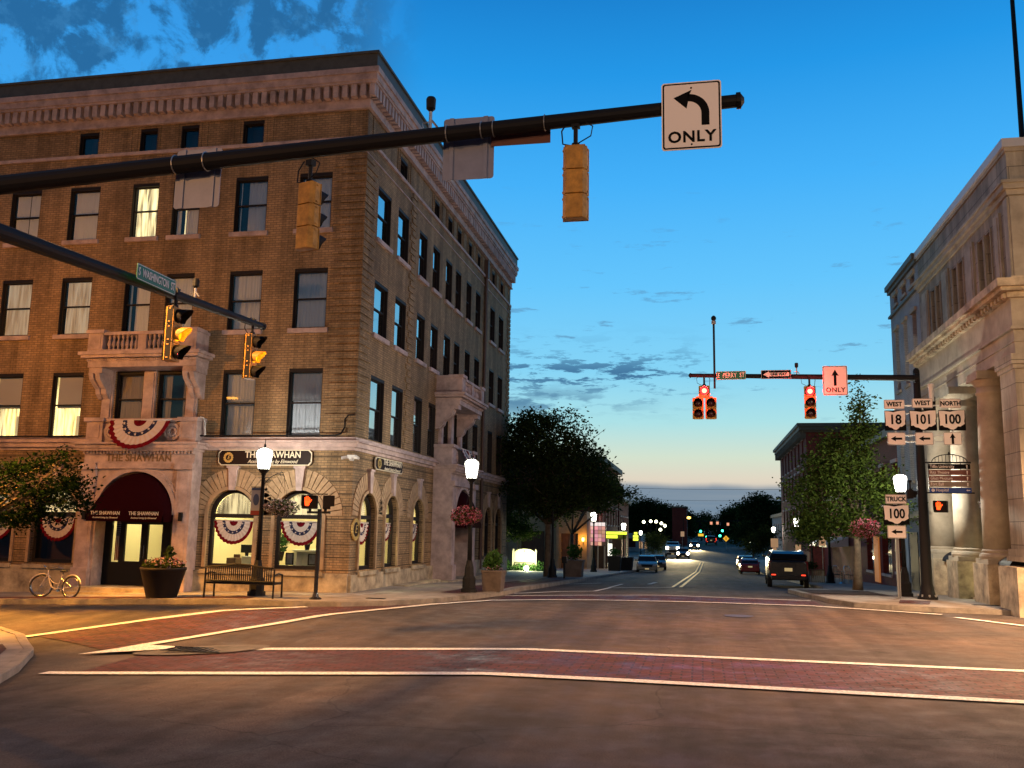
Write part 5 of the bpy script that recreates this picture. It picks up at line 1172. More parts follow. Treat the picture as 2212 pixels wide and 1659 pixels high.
# ---- pedestrian signals
def hand(mb, cx, cz, s, y, M_):
    for dx, h in ((-.045, .085), (-.017, .105), (.011, .10), (.038, .08)): mb.prism([(cx+dx*s-.010*s, y, cz), (cx+dx*s+.010*s, y, cz), (cx+dx*s+.010*s, y, cz+h*s), (cx+dx*s, y, cz+h*s+.012*s), (cx+dx*s-.010*s, y, cz+h*s)], (0, -.004, 0))
    mb.prism([(cx-.055*s, y, cz+.02*s), (cx-.04*s, y, cz-.075*s), (cx+.03*s, y, cz-.075*s), (cx+.045*s, y, cz-.02*s), (cx+.09*s, y, cz+.04*s), (cx+.075*s, y, cz+.055*s), (cx+.048*s, y, cz+.02*s)], (0, -.004, 0))
def ped_head(loc, rz, lb, lit=True, w_=.40, h=.36):
    t = thing('walk_signal', lb, 'walk signal', loc, 'walk signals'); R = Matrix.Translation(loc) @ Matrix.Rotation(rz, 4, 'Z'); mb = MB(); mb.M = R
    mb.prism([(x, .1, z) for x, z in rrect(-w_/2, w_/2, -h/2, h/2, .03)], (0, -.2, 0)); mb.build('housing', 'sigdark', t)
    mb = MB(); mb.M = R; a, b = w_/2-.01, h/2-.01; mb.box(-a, a, -.2, -.1, b, b+.008); mb.box(-a-.008, -a, -.2, -.1, -b*.6, b); mb.box(a, a+.008, -.2, -.1, -b*.6, b); mb.build('visor', 'sigdark', t)
    if lit:
        mb = MB(); mb.M = R; hand(mb, -.05, -.0, 1.35, -.104, R); mb.build('hand_symbol', 'lit_hand', t)
        lamp('SPOT', R @ Vector((0, -.2, 0)), 5, (1, .2, .03), .05, R.to_3x3() @ Vector((0, -1, 0)), 130, .8, name='signal_light')
    return t
ped_head((-10.22, 23.25, 2.66), .25, 'walk signal showing a lit orange hand on the post beside the bench'); ped_head((-9.78, 23.35, 2.66), PI*.62, 'unlit walk signal seen from its side on the post beside the bench', False, .34)
ped_head((7.36, 31.1, 2.97), -.35, 'walk signal with a lit orange hand on the bank mast'); 
t = thing('walk_signal_post', 'slim black post carrying the two walk signals beside the bench', 'post', (-9.95, 23.3, .13)); mb = MB(); mb.lathe((-9.95, 23.3, .13), [(.16, 0), (.16, .03), (.09, .06), (.07, .14), (.055, .16), (.055, 2.35)], 12); mb.build('pole', 'black_gloss', t)
mb = MB(); mb.box(-10.3, -9.65, 23.27, 23.33, 2.36, 2.42); mb.box(-10.25, -10.2, 23.27, 23.33, 2.42, 2.5); mb.box(-9.82, -9.76, 23.27, 23.33, 2.42, 2.5); mb.box(-10.2, -9.75, 23.28, 23.32, 2.86, 2.89); mb.build('cross_bracket', 'black', t)

# ================================================================ bench, planters, bicycle
def bench(x0, x1, y, z):
    t = thing('bench', 'black slatted metal bench with a curved back on the pavement before the lit arched window', 'bench', ((x0+x1)/2, y, z)); L_ = x1-x0
    top = lambda u: .80+.085*math.exp(-((u-.5)/.28)**2)
    mb = MB(); n = 31
    for k in range(n): u = (k+.5)/n; x = x0+.06+(L_-.12)*u; h = top(u); mb.box(x-.013, x+.013, y-.02+.0, y+.0, z+.46, z+h)
    mb.tube([(x0+.03+(L_-.06)*k/20, y-.01, z+top(k/20)+.01) for k in range(21)], .022, 6); mb.tube([(x0+.03, y-.01, z+.46), (x1-.03, y-.01, z+.46)], .022, 6); mb.build('backrest', 'black', t)
    mb = MB()
    for k in range(9): mb.box(x0+.05, x1-.05, y+.04+k*.05, y+.075+k*.05, z+.405, z+.425)
    mb.box(x0+.03, x1-.03, y+.02, y+.05, z+.37, z+.43); mb.box(x0+.03, x1-.03, y+.47, y+.5, z+.37, z+.43); mb.build('seat', 'black', t)
    for x in (x0, x1):
        s_ = MB(); s_.tube([(x, y-.02, z), (x, y, z+.78)], .025, 6); s_.build('leg', 'black', t)
        s_ = MB(); s_.tube([(x, y+.50, z), (x, y+.48, z+.62)], .025, 6); s_.build('leg', 'black', t)
        s_ = MB(); s_.tube([(x, y, z+.62), (x, y+.25, z+.66), (x, y+.5, z+.62)], .022, 6); s_.tube([(x, y, z+.40), (x, y+.48, z+.40)], .02, 6); s_.build('armrest', 'black', t)
bench(-12.95, -10.98, 22.95, .10)
t = thing('flower_planter', 'tall tapered black planter with pink and white flowers on the kerb beside the bench', 'planter', (-14.2, 22.95, 0)); mb = MB()
mb.lathe((-14.2, 22.95, -.02), [(.37, 0), (.58, .80), (.60, .82), (.60, .88), (.55, .88), (.54, .80)], 28, cap=False); mb.poly([(-14.2+.55*math.cos(a), 22.95+.55*math.sin(a), .80) for a in [2*PI*k/24 for k in range(24)]]); mb.build('pot', 'planter', t, smooth=True)
mb = MB(); leaves(mb, (-14.2, 22.95, .93), (.58, .55, .17), 500, .12); leaves(mb, (-14.05, 22.95, 1.15), (.13, .13, .28), 70, .2, 1.0); mb.build('foliage', 'leafdark', t)
mb = MB(); leaves(mb, (-14.12, 22.85, 1.0), (.60, .5, .15), 240, .085); mb.build('flowers', 'petal_pale', t)
def sq_planter(x, y, w_, h, lb, m='planter_stone', plants=True, tall=.5, z=None, group='planters along the pavements'):
    z = gz(x, y)+.13 if z is None else z; t = thing('square_planter', lb, 'planter', (x, y, z), group); mb = MB()
    v = []; 
    for hh, k in ((0, .86), (h*.9, 1.0)): v += [(x-w_/2*k, y-w_/2*k, z+hh), (x+w_/2*k, y-w_/2*k, z+hh), (x+w_/2*k, y+w_/2*k, z+hh), (x-w_/2*k, y+w_/2*k, z+hh)]
    mb.add(v, [(3, 2, 1, 0), (4, 5, 6, 7), (0, 1, 5, 4), (1, 2, 6, 5), (2, 3, 7, 6), (3, 0, 4, 7)]); k = w_/2*1.05; mb.box(x-k, x+k, y-k, y+k, z+h*.9, z+h); mb.build('pot', m, t, bevel=.01)
    if plants:
        mb = MB(); leaves(mb, (x, y, z+h+tall*.45), (w_*.5, w_*.5, tall*.5), 160, .22, 1.2); mb.build('foliage', 'leafplant', t)
        mb = MB(); leaves(mb, (x, y-.05, z+h+.08), (w_*.62, w_*.55, .12), 60, .09); mb.build('flowers', 'petal_pale', t)
sq_planter(-6.32, 28.5, .64, .64, 'square stone planter with tall plants beside the hotel corner lamp post', tall=.62)
sq_planter(-6.4, 48.0, .95, .85, 'stone planter with pale tall flowers beyond the big tree trunk', tall=.9); sq_planter(-6.45, 71.5, 1.0, 1.1, 'planter in front of the lit shop doorway on the left', m='planter', tall=.6); sq_planter(-5.95, 75.0, 1.3, 1.05, 'wide dark planter box nearest the silver car', m='planter', plants=False)
t = thing('litter_bin', 'small dark bin on a post at the kerb beside the big tree', 'bin', (-6.3, 43.7, -.22)); mb = MB(); mb.tube([(-6.3, 43.7, -.22), (-6.3, 43.7, .55)], .05, 8); mb.build('post', 'black', t); mb = MB(); mb.box(-6.42, -6.18, 43.6, 43.8, .5, .8); mb.build('box', 'black', t, bevel=.02)

def bicycle(x, y, z, ang=-.12):
    t = thing('bicycle', 'silver cruiser bicycle with a looped frame leaning by the dim arched window', 'bicycle', (x, y, z)); R = Matrix.Translation((x, y, z)) @ Matrix.Rotation(ang, 4, 'Z') @ Matrix.Rotation(-.10, 4, 'X')
    WB = 1.05; r = .295
    def M_(): mb = MB(); mb.M = R; return mb
    for cx, st in ((-WB/2, .55), (WB/2, 0)):
        mb = M_(); mb.M = R @ Matrix.Translation((cx, 0, r)) @ Matrix.Rotation(st, 4, 'Z'); mb.tube([(r*math.cos(a), 0, r*math.sin(a)) for a in [2*PI*k/32 for k in range(33)]], .024, 7, cap=False); wh = mb.build('wheel', 'tyre', t, smooth=True)
        mb = M_(); mb.M = R @ Matrix.Translation((cx, 0, r)) @ Matrix.Rotation(st, 4, 'Z'); mb.tube([((r-.025)*math.cos(a), 0, (r-.025)*math.sin(a)) for a in [2*PI*k/32 for k in range(33)]], .014, 6, cap=False)
        for k in range(18): a = 2*PI*k/18; mb.tube([(0, .015*(-1)**k, 0), ((r-.03)*math.cos(a), 0, (r-.03)*math.sin(a))], .0016, 3)
        mb.tube([(0, -.04, 0), (0, .04, 0)], .02, 8); mb.build('rim', 'chrome', wh)
        mb = M_(); mb.M = R @ Matrix.Translation((cx, 0, r)) @ Matrix.Rotation(st, 4, 'Z'); mb.tube([((r+.035)*math.cos(a), 0, (r+.035)*math.sin(a)) for a in [(.3 if cx > 0 else .9)+k*.2 for k in range(11)]], .018, 5); mb.build('mudguard', 'silverpaint', t)
    F2 = (-WB/2+.16, .60); 
    mb = M_(); mb.tube([(-.36, 0, .66), (-.33, 0, .56), (-.24, 0, .38), (-.12, 0, .26), (.0, 0, .23), (.05, 0, .23)], .018, 8); mb.tube([(-.35, 0, .62), (-.28, 0, .52), (-.16, 0, .42), (.0, 0, .36), (.10, 0, .38)], .015, 8)
    mb.tube([(.05, 0, .23), (.16, 0, .62)], .017, 8); mb.tube([(.05, 0, .23), (WB/2, .04, r)], .012, 6); mb.tube([(.13, 0, .52), (WB/2, .04, r)], .012, 6); mb.tube([(.05, 0, .23), (WB/2, -.04, r)], .012, 6); mb.build('frame', 'silverpaint', t)
    mb = M_(); mb.tube([(-.375, 0, .74), (-.36, 0, .62), (-WB/2, .045, r)], .014, 6); mb.tube([(-.36, 0, .62), (-WB/2, -.045, r)], .014, 6); mb.build('fork', 'silverpaint', t)
    mb = M_(); mb.tube([(-.15, -.30, .80), (-.28, -.27, .84), (-.38, -.12, .80), (-.375, 0, .76), (-.38, .12, .80), (-.28, .27, .84), (-.15, .30, .80)], .012, 6); mb.build('handlebar', 'chrome', t)
    mb = M_(); mb.tube([(.17, 0, .64), (.17, 0, .70)], .012, 6); mb.M = R @ Matrix.Translation((.19, 0, .72)); mb.lathe((0, 0, 0), [(.08, -.03), (.12, 0), (.10, .03), (.04, .04)], 12, sq=.75); mb.build('saddle', 'seatblack', t)
    mb = M_(); mb.M = R @ Matrix.Translation((.05, .05, .23)) @ Matrix.Rotation(PI/2, 4, 'X'); mb.lathe((0, 0, 0), [(.075, 0), (.075, .012)], 18); mb.tube([(0, 0, .03), (.12, -.08, .03)], .010, 5); mb.tube([(0, 0, -.08), (-.12, .08, -.08)], .010, 5); mb.build('chainset', 'chrome', t)
MT['silverpaint'] = mat('silver_bicycle_paint', (.45, .40, .42), .35, metal=.4)
bicycle(-17.75, 23.35, -.07)
# ================================================================ stone bank on the right
bank = thing('bank_building', 'pale limestone bank with giant engaged columns and a heavy cornice on the right corner', 'building', (12, 32, 0))
B = Map('B'); B.x = 8.6; N_ = Map('N'); N_.y = 27.0
BY0, BY1, BXE = 27.0, 37.95, 24.0
bh = [(28.72, 29.30), (29.45, 30.02), (31.72, 32.30), (32.45, 33.02), (34.72, 35.30), (35.45, 36.02)]
mb = MB()
wall_panel(mb, B, BY0, BY1, 8.9, 13.0, [(a, b, 9.25, 11.1) for a, b in bh], depth=.4)
wall_panel(mb, N_, 8.6, BXE, 8.9, 13.0, [(q, q+.58, 9.25, 11.1) for q in (10.4, 11.15, 13.4, 14.15)], depth=.4)
mb.quad((8.6, BY1, 0), (BXE, BY1, 0), (BXE, BY1, 13), (8.6, BY1, 13)); mb.quad((8.6, BY0, 13), (BXE, BY0, 13), (BXE, BY1, 13), (8.6, BY1, 13))
wall_panel(mb, Map('B'), 0, 0, 0, 0, []) if False else None
Bi = Map('B'); Bi.x = 9.25
wall_panel(mb, Bi, BY0+.5, BY1, -.5, 8.9, [(28.9, 30.0, 1.9, 6.4), (31.2, 32.9, 1.9, 6.4), (34.4, 36.0, 1.9, 6.4)], depth=.3)
Ni = Map('N'); Ni.y = 27.5; wall_panel(mb, Ni, 8.9, BXE, -.5, 8.9, [(11, 13, 1.9, 6.4)], depth=.3)
mb.build('wall', 'ashlar', bank)
mb = MB()
for a, b in bh: mbox(mb, B, a, b, -.40, -.36, 9.25, 11.1)
for q in (10.4, 11.15, 13.4, 14.15): mbox(mb, N_, q, q+.58, -.40, -.36, 9.25, 11.1)
mb.build('attic_grilles', mat('dull_bronze_panel', (.13, .095, .085), .6, var=.3), bank)
mb = MB()
for a, b in ((27.75, 28.25), (30.45, 31.3), (33.45, 34.3), (36.45, 37.3)):
    mbox(mb, B, a, b, 0, .07, 9.2, 11.3); mbox(mb, B, a+.12, b-.12, .07, .09, 9.3, 11.2)
for a, b in bh: mbox(mb, B, a-.05, a, 0, .04, 9.25, 11.15); mbox(mb, B, b, b+.05, 0, .04, 9.25, 11.15)
mbox(mb, B, BY0, BY0+.34, 0, .06, 9.2, 11.5); mbox(mb, N_, 8.6, 9.0, 0, .06, 9.2, 11.5)
mb.build('attic_pilasters', 'stone_pale', bank)
def bcourse(mb, z0, z1, pr, y1=BY1): mb.box(8.6-pr, 8.6, 27.0-pr, y1, z0, z1); mb.box(8.6, BXE, 27.0-pr, 27.0, z0, z1)
mb = MB(); bcourse(mb, 11.55, 11.7, .08); bcourse(mb, 11.7, 11.86, .18); bcourse(mb, 11.86, 11.94, .24); bcourse(mb, 12.84, 12.95, .05); mb.build('attic_moulding', 'stone_pale', bank)
mb = MB(); bcourse(mb, 12.95, 13.2, .12); mb.build('parapet_cap', mat('pale_metal_cap', (.50, .49, .50), .5), bank)
mb = MB(); bcourse(mb, 9.02, 9.2, .10, BY1); bcourse(mb, 8.80, 9.02, .62); bcourse(mb, 8.70, 8.80, .50); bcourse(mb, 8.55, 8.70, .30)
y = 26.8
while y < BY1: mb.box(8.22, 8.34, y, y+.16, 8.56, 8.68); y += .32
mb.build('cornice', 'stone_stain', bank)
mb = MB(); bcourse(mb, 7.75, 8.55, .18); bcourse(mb, 7.68, 7.75, .24); bcourse(mb, 7.0, 7.68, .14); bcourse(mb, 7.34, 7.38, .17); mb.box(8.6, 9.3, 27.0, BY1, 7.0, 7.1); mb.build('entablature', 'stone_pale', bank)
for yc in (30.1, 33.3, 36.65):
    mb = MB(); mb.box(8.18, 9.25, yc-.62, yc+.62, 1.28, 1.42); mb.lathe((8.75, yc, 1.42), [(.60, 0), (.62, .07), (.60, .14), (.54, .18), (.56, .24), (.51, .28)], 32)
    mb.build('column_base', 'stone_pale', bank, smooth=False)
    mb = MB(); mb.lathe((8.75, yc, 1.7), [(.50, 0), (.49, 1.4), (.47, 2.8), (.43, 4.3), (.425, 4.62), (.46, 4.64), (.46, 4.70), (.43, 4.72), (.43, 4.86)], 36); 
    co = mb.build('column', 'stone_pale', bank, smooth=True)
    mb = MB(); mb.lathe((8.75, yc, 6.56), [(.44, 0), (.55, .14), (.58, .20)], 32); mb.box(8.18, 9.25, yc-.58, yc+.58, 6.76, 7.0); mb.build('capital', 'stone_pale', co)
for (x0, x1, y0, y1) in ((8.42, 9.3, 26.86, 28.15), (8.5, 9.3, 37.35, 37.95)):
    mb = MB(); mb.box(x0, x1, y0, y1, 1.75, 6.6); mb.box(x0-.06, x1, y0-.06, y1+.06, 1.55, 1.75); mb.box(x0-.10, x1, y0-.1, y1+.1, 1.42, 1.55); mb.box(x0-.05, x1, y0-.05, y1+.05, 6.6, 6.72); mb.box(x0-.1, x1, y0-.1, y1+.1, 6.72, 7.0); mb.build('corner_pier', 'ashlar', bank)
mb = MB(); mb.box(9.3, BXE, 26.95, 28.15, 1.75, 6.99); mb.build('side_wall', 'ashlar', bank)
mb = MB()
for a, b in ((26.8, 28.35), (29.35, 30.85), (32.6, 33.95), (35.8, 38.0)): mb.box(8.12, 9.3, a, b, -.5, 1.28)
mb.box(8.5, 9.25, 28.35, 38.0, -.5, .15); mb.box(8.55, 9.25, 28.35, 29.35, .15, 1.2); mb.box(8.55, 9.25, 33.95, 35.8, .15, 1.2); mb.box(9.3, BXE, 26.8, 27.5, -.5, 1.28)
mb.build('plinth', 'stone_stain', bank)
mb = MB(); mb.box(8.9, 8.95, 30.85, 32.6, .2, 1.25); mb.build('basement_window', curtainmat('lit_basement_pane', (.5, .45, .3), (1, .85, .45), .5), bank)
lamp('POINT', (8.45, 31.7, .8), 6, (1, .9, .4), .2, name='basement_light')
for a, b in ((28.35, 29.45), (33.98, 35.7)):
    mb = MB(); n = 10; vs = []
    for i in range(n+1): t = PI/2*i/n; x = 9.25-1.0*math.sin(t)*.85; z = 1.20+.42*math.cos(t)*1.0; vs += [(x, a, z), (x, b, z)]
    mb.add(vs, [(2*i, 2*i+1, 2*i+3, 2*i+2) for i in range(n)]); mb.poly([v for v in vs[0::2]]+[(9.25, a, 1.2)]); mb.build('window_well_cover', 'black', bank)
for (a, b) in ((28.9, 30.0), (31.2, 32.9), (34.4, 36.0)): mb = MB(); mbox(mb, Bi, a, b, -.30, -.26, 1.9, 6.4); mb.build('tall_window', 'glass_dark', bank)
t = thing('wall_plaque', 'narrow upright bronze plaque with raised letters on the corner pier of the bank', 'plaque', (8.6, 26.85, 1.9)); mb = MB(); mb.box(8.50, 8.66, 26.83, 26.86, 1.62, 2.18); mb.build('panel', 'black', t)
for k, ch in enumerate('BANK'): text(ch, .13, 'gold', (8.58, 26.82, 2.1-k*.125), parent=t) if False else None
mb = MB()
for k in range(4): mb.box(8.545, 8.615, 26.815, 26.83, 2.05-k*.12, 2.12-k*.12)
mb.build('raised_marks', 'gold', t)
t = thing('flagpole', 'tall dark flagpole on the bank roof at the right edge', 'flagpole', (12.1, 36, 13)); mb = MB(); mb.tube([(12.08, 36, 12.9), (12.08, 36, 25)], [.11, .07], 10); mb.build('pole', 'black', t); mb = MB(); mb.lathe((12.08, 36, 12.95), [(.3, 0), (.3, .1), (.14, .2)], 12); mb.build('base', 'black', t)
t = thing('wreath_bow', 'small dark and white ribbon decoration between the bank columns', 'decoration', (9.2, 31.7, 3.1)); mb = MB(); leaves(mb, (8.78, 31.7, 3.05), (.12, .2, .35), 60, .16); mb.build('ribbon', 'petal_dark', t)

# generic street building -----------------------------------------------------
def building(lb, xf, y0, y1, depth, zb, zt, m, side='R', floors=(), ground=None, cornice=None, near_holes=(), parapet=None, cat='building', winstyle='dark', trim='stone', nm='shop_building', near=True):
    """row building whose street front lies in the plane x = xf"""
    P = Map('B') if side == 'R' else Map('S2')
    if side == 'R': P.x = xf; P.k = 'B'
    else:
        P = lambda u, d, z: (xf+d, u, z)
    s = 1 if side == 'R' else -1; xb = xf+s*depth; t = thing(nm, lb, cat, ((xf+xb)/2, y0, zb))
    holes = [(a, b, c, d_) for (a, b, c, d_) in floors]
    mb = MB(); wall_panel(mb, P, y0, y1, zb, zt, holes, depth=.2)
    Q = Map('N'); Q.y = y0; wall_panel(mb, Q, min(xf, xb), max(xf, xb), zb, zt, list(near_holes), depth=.2)
    mb.quad((xf, y0, zt), (xb, y0, zt), (xb, y1, zt), (xf, y1, zt)); mb.quad((xf, y1, zb), (xb, y1, zb), (xb, y1, zt), (xf, y1, zt)); mb.quad((xb, y0, zb), (xb, y1, zb), (xb, y1, zt), (xb, y0, zt)); mb.build('wall', m, t)
    def wn(P_, h):
        a, b, c, d_ = h[:4]; mb = MB(); mbox(mb, P_, a, b, -.2, -.16, c, d_); mbox(mb, P_, (a+b)/2-.02, (a+b)/2+.02, -.16, -.13, c, d_); mbox(mb, P_, a, b, -.16, -.13, (c+d_)/2-.02, (c+d_)/2+.02)
        w_ = mb.build('window', 'frame', t); q = MB(); q.quad(P_(a+.05, -.14, c+.05), P_(b-.05, -.14, c+.05), P_(b-.05, -.14, d_-.05), P_(a+.05, -.14, d_-.05)); q.build('pane', 'glass_dark', w_)
        q = MB(); mbox(q, P_, a-.1, b+.1, 0, .08, c-.12, c); mbox(q, P_, a-.12, b+.12, 0, .10, d_, d_+.16); q.build('sill_and_lintel', trim, w_)
    for h in floors: wn(P, h)
    for h in near_holes: wn(Q, h)
    if cornice:
        mb = MB()
        for (c0, c1, pr) in cornice: mbox(mb, P, y0-(pr if near else 0), y1, 0, pr, c0, c1); (mb.box(min(xf, xb), max(xf, xb), y0-pr, y0, c0, c1) if near else None)
        mb.build('cornice', trim if not parapet else parapet, t)
    return t, P
# painted brick building after the bank
building('pale painted brick building with a dark cornice between the bank and the low shops', 8.6, 37.98, 43.5, 10, -.6, 13.1, 'greybrick', floors=[(38.6, 39.3, 8.3, 11.0), (40.3, 41.0, 8.3, 11.0), (42.0, 42.7, 8.3, 11.0), (38.6, 39.3, 4.3, 6.6), (40.3, 41.0, 4.3, 6.6), (42.0, 42.7, 4.3, 6.6), (38.6, 39.4, 12.15, 12.55), (40.2, 41.0, 12.15, 12.55), (41.9, 42.6, 12.15, 12.55), (38.5, 39.6, .5, 2.4)], cornice=[(12.85, 13.0, .12), (13.0, 13.22, .22), (11.75, 11.85, .12)], parapet='parapet', near=False, trim='stone_pale')
mb = MB(); mb.box(8.42, 8.6, 37.98, 43.5, 2.75, 3.05); t = thing('storefront', 'dark shop front with lit panes under the pale painted brick building', 'shop front', (8.5, 40, 0)); mb.build('fascia', 'parapet', t)
mb = MB(); mb.box(8.56, 8.59, 40.2, 41.6, -.2, 2.2); mb.build('door', 'black', t); mb = MB(); mb.box(8.54, 8.56, 41.9, 43.2, .4, 2.3); mb.build('shop_window', curtainmat('dim_shop_pane', (.2, .2, .2), (.6, .8, 1), .12), t)
building('low dark shop building behind the street tree on the right', 8.9, 43.6, 58.5, 10, -1, 7.0, 'redbrick', floors=[(45, 46.1, 3.6, 5.4), (48, 49.1, 3.6, 5.4), (51, 52.1, 3.6, 5.4), (54, 55.1, 3.6, 5.4), (44.3, 46.3, .4, 2.2), (47.3, 49.6, .2, 2.1), (52, 54, .2, 2.1)], cornice=[(6.7, 7.05, .25), (2.6, 2.9, .15)], parapet='parapet', near_holes=[])
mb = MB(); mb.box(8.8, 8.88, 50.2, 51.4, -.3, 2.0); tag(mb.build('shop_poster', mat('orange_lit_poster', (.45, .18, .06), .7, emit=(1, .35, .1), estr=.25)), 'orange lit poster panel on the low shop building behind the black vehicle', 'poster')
building('two storey dark shop building with pale awnings before the brick corner block', 9.0, 58.6, 72.8, 10, -1.6, 4.6, 'redbrick', floors=[(60, 61, 2.4, 3.8), (63, 64, 2.4, 3.8), (66, 67, 2.4, 3.8), (69, 70, 2.4, 3.8)], cornice=[(4.3, 4.65, .25)], parapet='parapet')
fl = [(75.4+i*3.0, 76.5+i*3.0, z, z+1.75) for i in range(7) for z in (2.4, 5.2, 7.6)]
t, P = building('dark red brick corner block with a projecting bracketed cornice far down the right side', 8.0, 73.4, 97, 12, -1.8, 10.3, 'redbrick', floors=fl, cornice=[(9.75, 9.9, .25), (9.9, 10.15, .55), (10.15, 10.4, .7)], parapet='parapet')
y = 73.4
while y < 97: mb = MB(); mbox(mb, P, y, y+.15, 0, .5, 9.35, 9.9); mb.build('bracket', 'parapet', t); y += .9
building('far low building beyond the brick corner block', 8.6, 97.5, 118, 10, -1.8, 4.2, 'greybrick', floors=[(99+3*i, 100.2+3*i, 1.5, 3.0) for i in range(6)], cornice=[(3.9, 4.25, .2)], parapet='parapet')
for (y, x, lb) in ((60.5, 8.9, 'pale awning on the far right shop, nearer one'), (66.0, 8.9, 'pale awning on the far right shop, farther one')):
    mb = MB(); mb.prism([(x, y, 1.9), (x-1.3, y, 1.45), (x-1.3, y, 1.25), (x, y, 1.35)], (0, 3.6, 0)); tag(mb.build('awning', 'white'), lb, 'awning')

# ---------------------------------------------------------------- left side beyond the hotel
t = thing('tan_building', 'tan stuccoed wall with dark recessed panels and an orange wall lamp behind the lit sign', 'building', (-14, 78, -1.3)); Q = Map('N'); Q.y = 77.6
mb = MB(); wall_panel(mb, Q, -24, -9.3, -2, 3.6, [(-11.5, -10.05, -1.2, 1.75), (-14.9, -12.9, -.9, 1.9), (-19, -16.5, -.9, 1.9)], depth=.35); mb.quad((-9.3, 77.6, -2), (-9.3, 84, -2), (-9.3, 84, 3.6), (-9.3, 77.6, 3.6)); mb.quad((-24, 77.6, 3.6), (-9.3, 77.6, 3.6), (-9.3, 84, 3.6), (-24, 84, 3.6)); mb.build('wall', 'tan', t)
for a, b in ((-11.5, -10.05), (-14.9, -12.9), (-19, -16.5)): mb = MB(); mbox(mb, Q, a, b, -.36, -.30, -1.2, 1.9); mbox(mb, Q, a, b, -.30, -.22, .35, .5); mbox(mb, Q, (a+b)/2-.03, (a+b)/2+.03, -.30, -.25, -1.2, 1.9); mb.build('dark_panel', 'wood', t)
mb = MB()
for x in (-11.75, -12.7, -15.3, -16.2): mbox(mb, Q, x-.12, x+.12, 0, .12, -1.6, 3.5)
mb.build('pilaster_strips', 'tan', t)
t = thing('wall_lamp', 'orange glowing wall lamp at the corner of the tan building', 'wall lamp', (-9.6, 77.4, 1.25)); mb = MB(); mb.tube([(-9.6, 77.58, 1.0), (-9.6, 77.4, 1.0), (-9.6, 77.4, 1.12)], .03, 6); mb.build('bracket', 'black', t); mb = MB(); mb.lathe((-9.6, 77.4, 1.12), [(.06, 0), (.12, .14), (.09, .28), (.02, .32)], 12); mb.build('lamp_globe', emitmat('orange_lamp_globe', (1, .5, .08), 16), t)
lamp('POINT', (-9.6, 77.15, 1.3), 60, (1, .42, .05), .12, name='wall_lamp_light')
t = thing('monument_sign', 'brightly floodlit arched sign panel between posts in the planting beside the hotel', 'sign', (-11.65, 62, -.85)); mb = MB(); arcp = [(-12.35, -.15)]+[(-11.65-.70*math.cos(a), .45+.28*math.sin(a)) for a in [PI*k/14 for k in range(15)]]+[(-10.95, -.15)]
mb.prism([(x, 62, z) for x, z in arcp], (0, .12, 0)); mb.build('sign_panel', mat('cream_sign_panel', (.80, .78, .50), .6), t)
for x in (-12.42, -10.88): mb = MB(); mb.box(x-.05, x+.05, 61.98, 62.12, -1, .60); mb.lathe((x, 62.05, .6), [(.05, 0), (.07, .06), (.0, .14)], 8); mb.build('post', 'cream', t)
mb = MB(); mb.box(-12.3, -11.0, 61.9, 62.2, -1.0, -.2); mb.build('sign_base', 'stone_pale', t)
mb = MB(); mb.prism([(-11.65+.06*math.cos(a), 61.99, .58+.06*math.sin(a)) for a in [2*PI*k/10 for k in range(10)]], (0, -.01, 0)); mb.build('emblem', 'gold', t)
t = thing('floodlight', 'glaring ground floodlight in front of the arched sign', 'lamp', (-11.2, 60.4, -.7)); mb = MB(); mb.box(-11.3, -11.1, 60.3, 60.5, -.75, -.62); mb.build('base', 'black', t); mb = MB(); mb.lathe((-11.2, 60.35, -.5), [(.05, -.12), (.16, 0), (.12, .12), (.03, .16)], 12); mb.build('lamp_globe', emitmat('floodlight_glare', (1, 1, .75), 60), t)
lamp('POINT', (-11.25, 60.9, .1), 330, (.95, 1, .55), .15, name='floodlight_light')
mb = MB(); leaves(mb, (-11.6, 61.5, -.55), (1.5, .4, .35), 700, .16); leaves(mb, (-12.9, 61.3, -.35), (.5, .5, .5), 260, .16); leaves(mb, (-10.4, 61.4, -.45), (.4, .4, .45), 200, .14); tag(mb.build('shrub', 'leafplant'), 'low green planting around the floodlit sign', 'plant')
# row of shops
MT['pinkpane'] = emitmat('pink_lit_sign_panel', (1, .38, .30), .75); MT['whitepane'] = emitmat('white_lit_sign_panel', (.9, .9, .85), .9)
t = thing('lit_shop_sign', 'lit pink and white panelled shop sign behind the second lantern lamp', 'sign', (-8.7, 80, .8))
rr = random.Random(5)
for r_ in range(6):
    for c_ in range(5):
        if r_ == 5 and c_ == 4: continue
        mb = MB(); x = -9.55+c_*.31; z = 2.42-r_*.33; mb.box(x, x+.285, 79.95, 80.0, z, z+.30); mb.build('sign_panel', emitmat('sign_pane', (1, .85, .8) if r_ == 0 else (1, .36+rr.random()*.2, .30+rr.random()*.2), (.95 if r_ == 0 else .45+.5*rr.random())), t)
mb = MB(); mb.box(-9.6, -7.95, 80.0, 80.2, .7, 2.78); mb.build('backing', 'parapet', t)
lamp('POINT', (-8.6, 79.3, 1.4), 25, (1, .5, .4), .5, name='sign_light')
fl = [(86+i*3, 87.1+i*3, z, z+1.7) for i in range(9) for z in (2.6, 5.6)]
building('dark three storey brick shop row showing beyond the big tree', -9.0, 84.2, 104, 10, -2, 8.6, 'redbrick', side='L', floors=fl, cornice=[(8.2, 8.7, .5)], parapet='parapet')
building('lower brick shop building at the end of the left row', -8.9, 104.5, 118, 10, -2, 5.6, 'redbrick', side='L', floors=[(106+3*i, 107.2+3*i, 2, 3.6) for i in range(4)], cornice=[(5.3, 5.7, .4)], parapet='parapet')
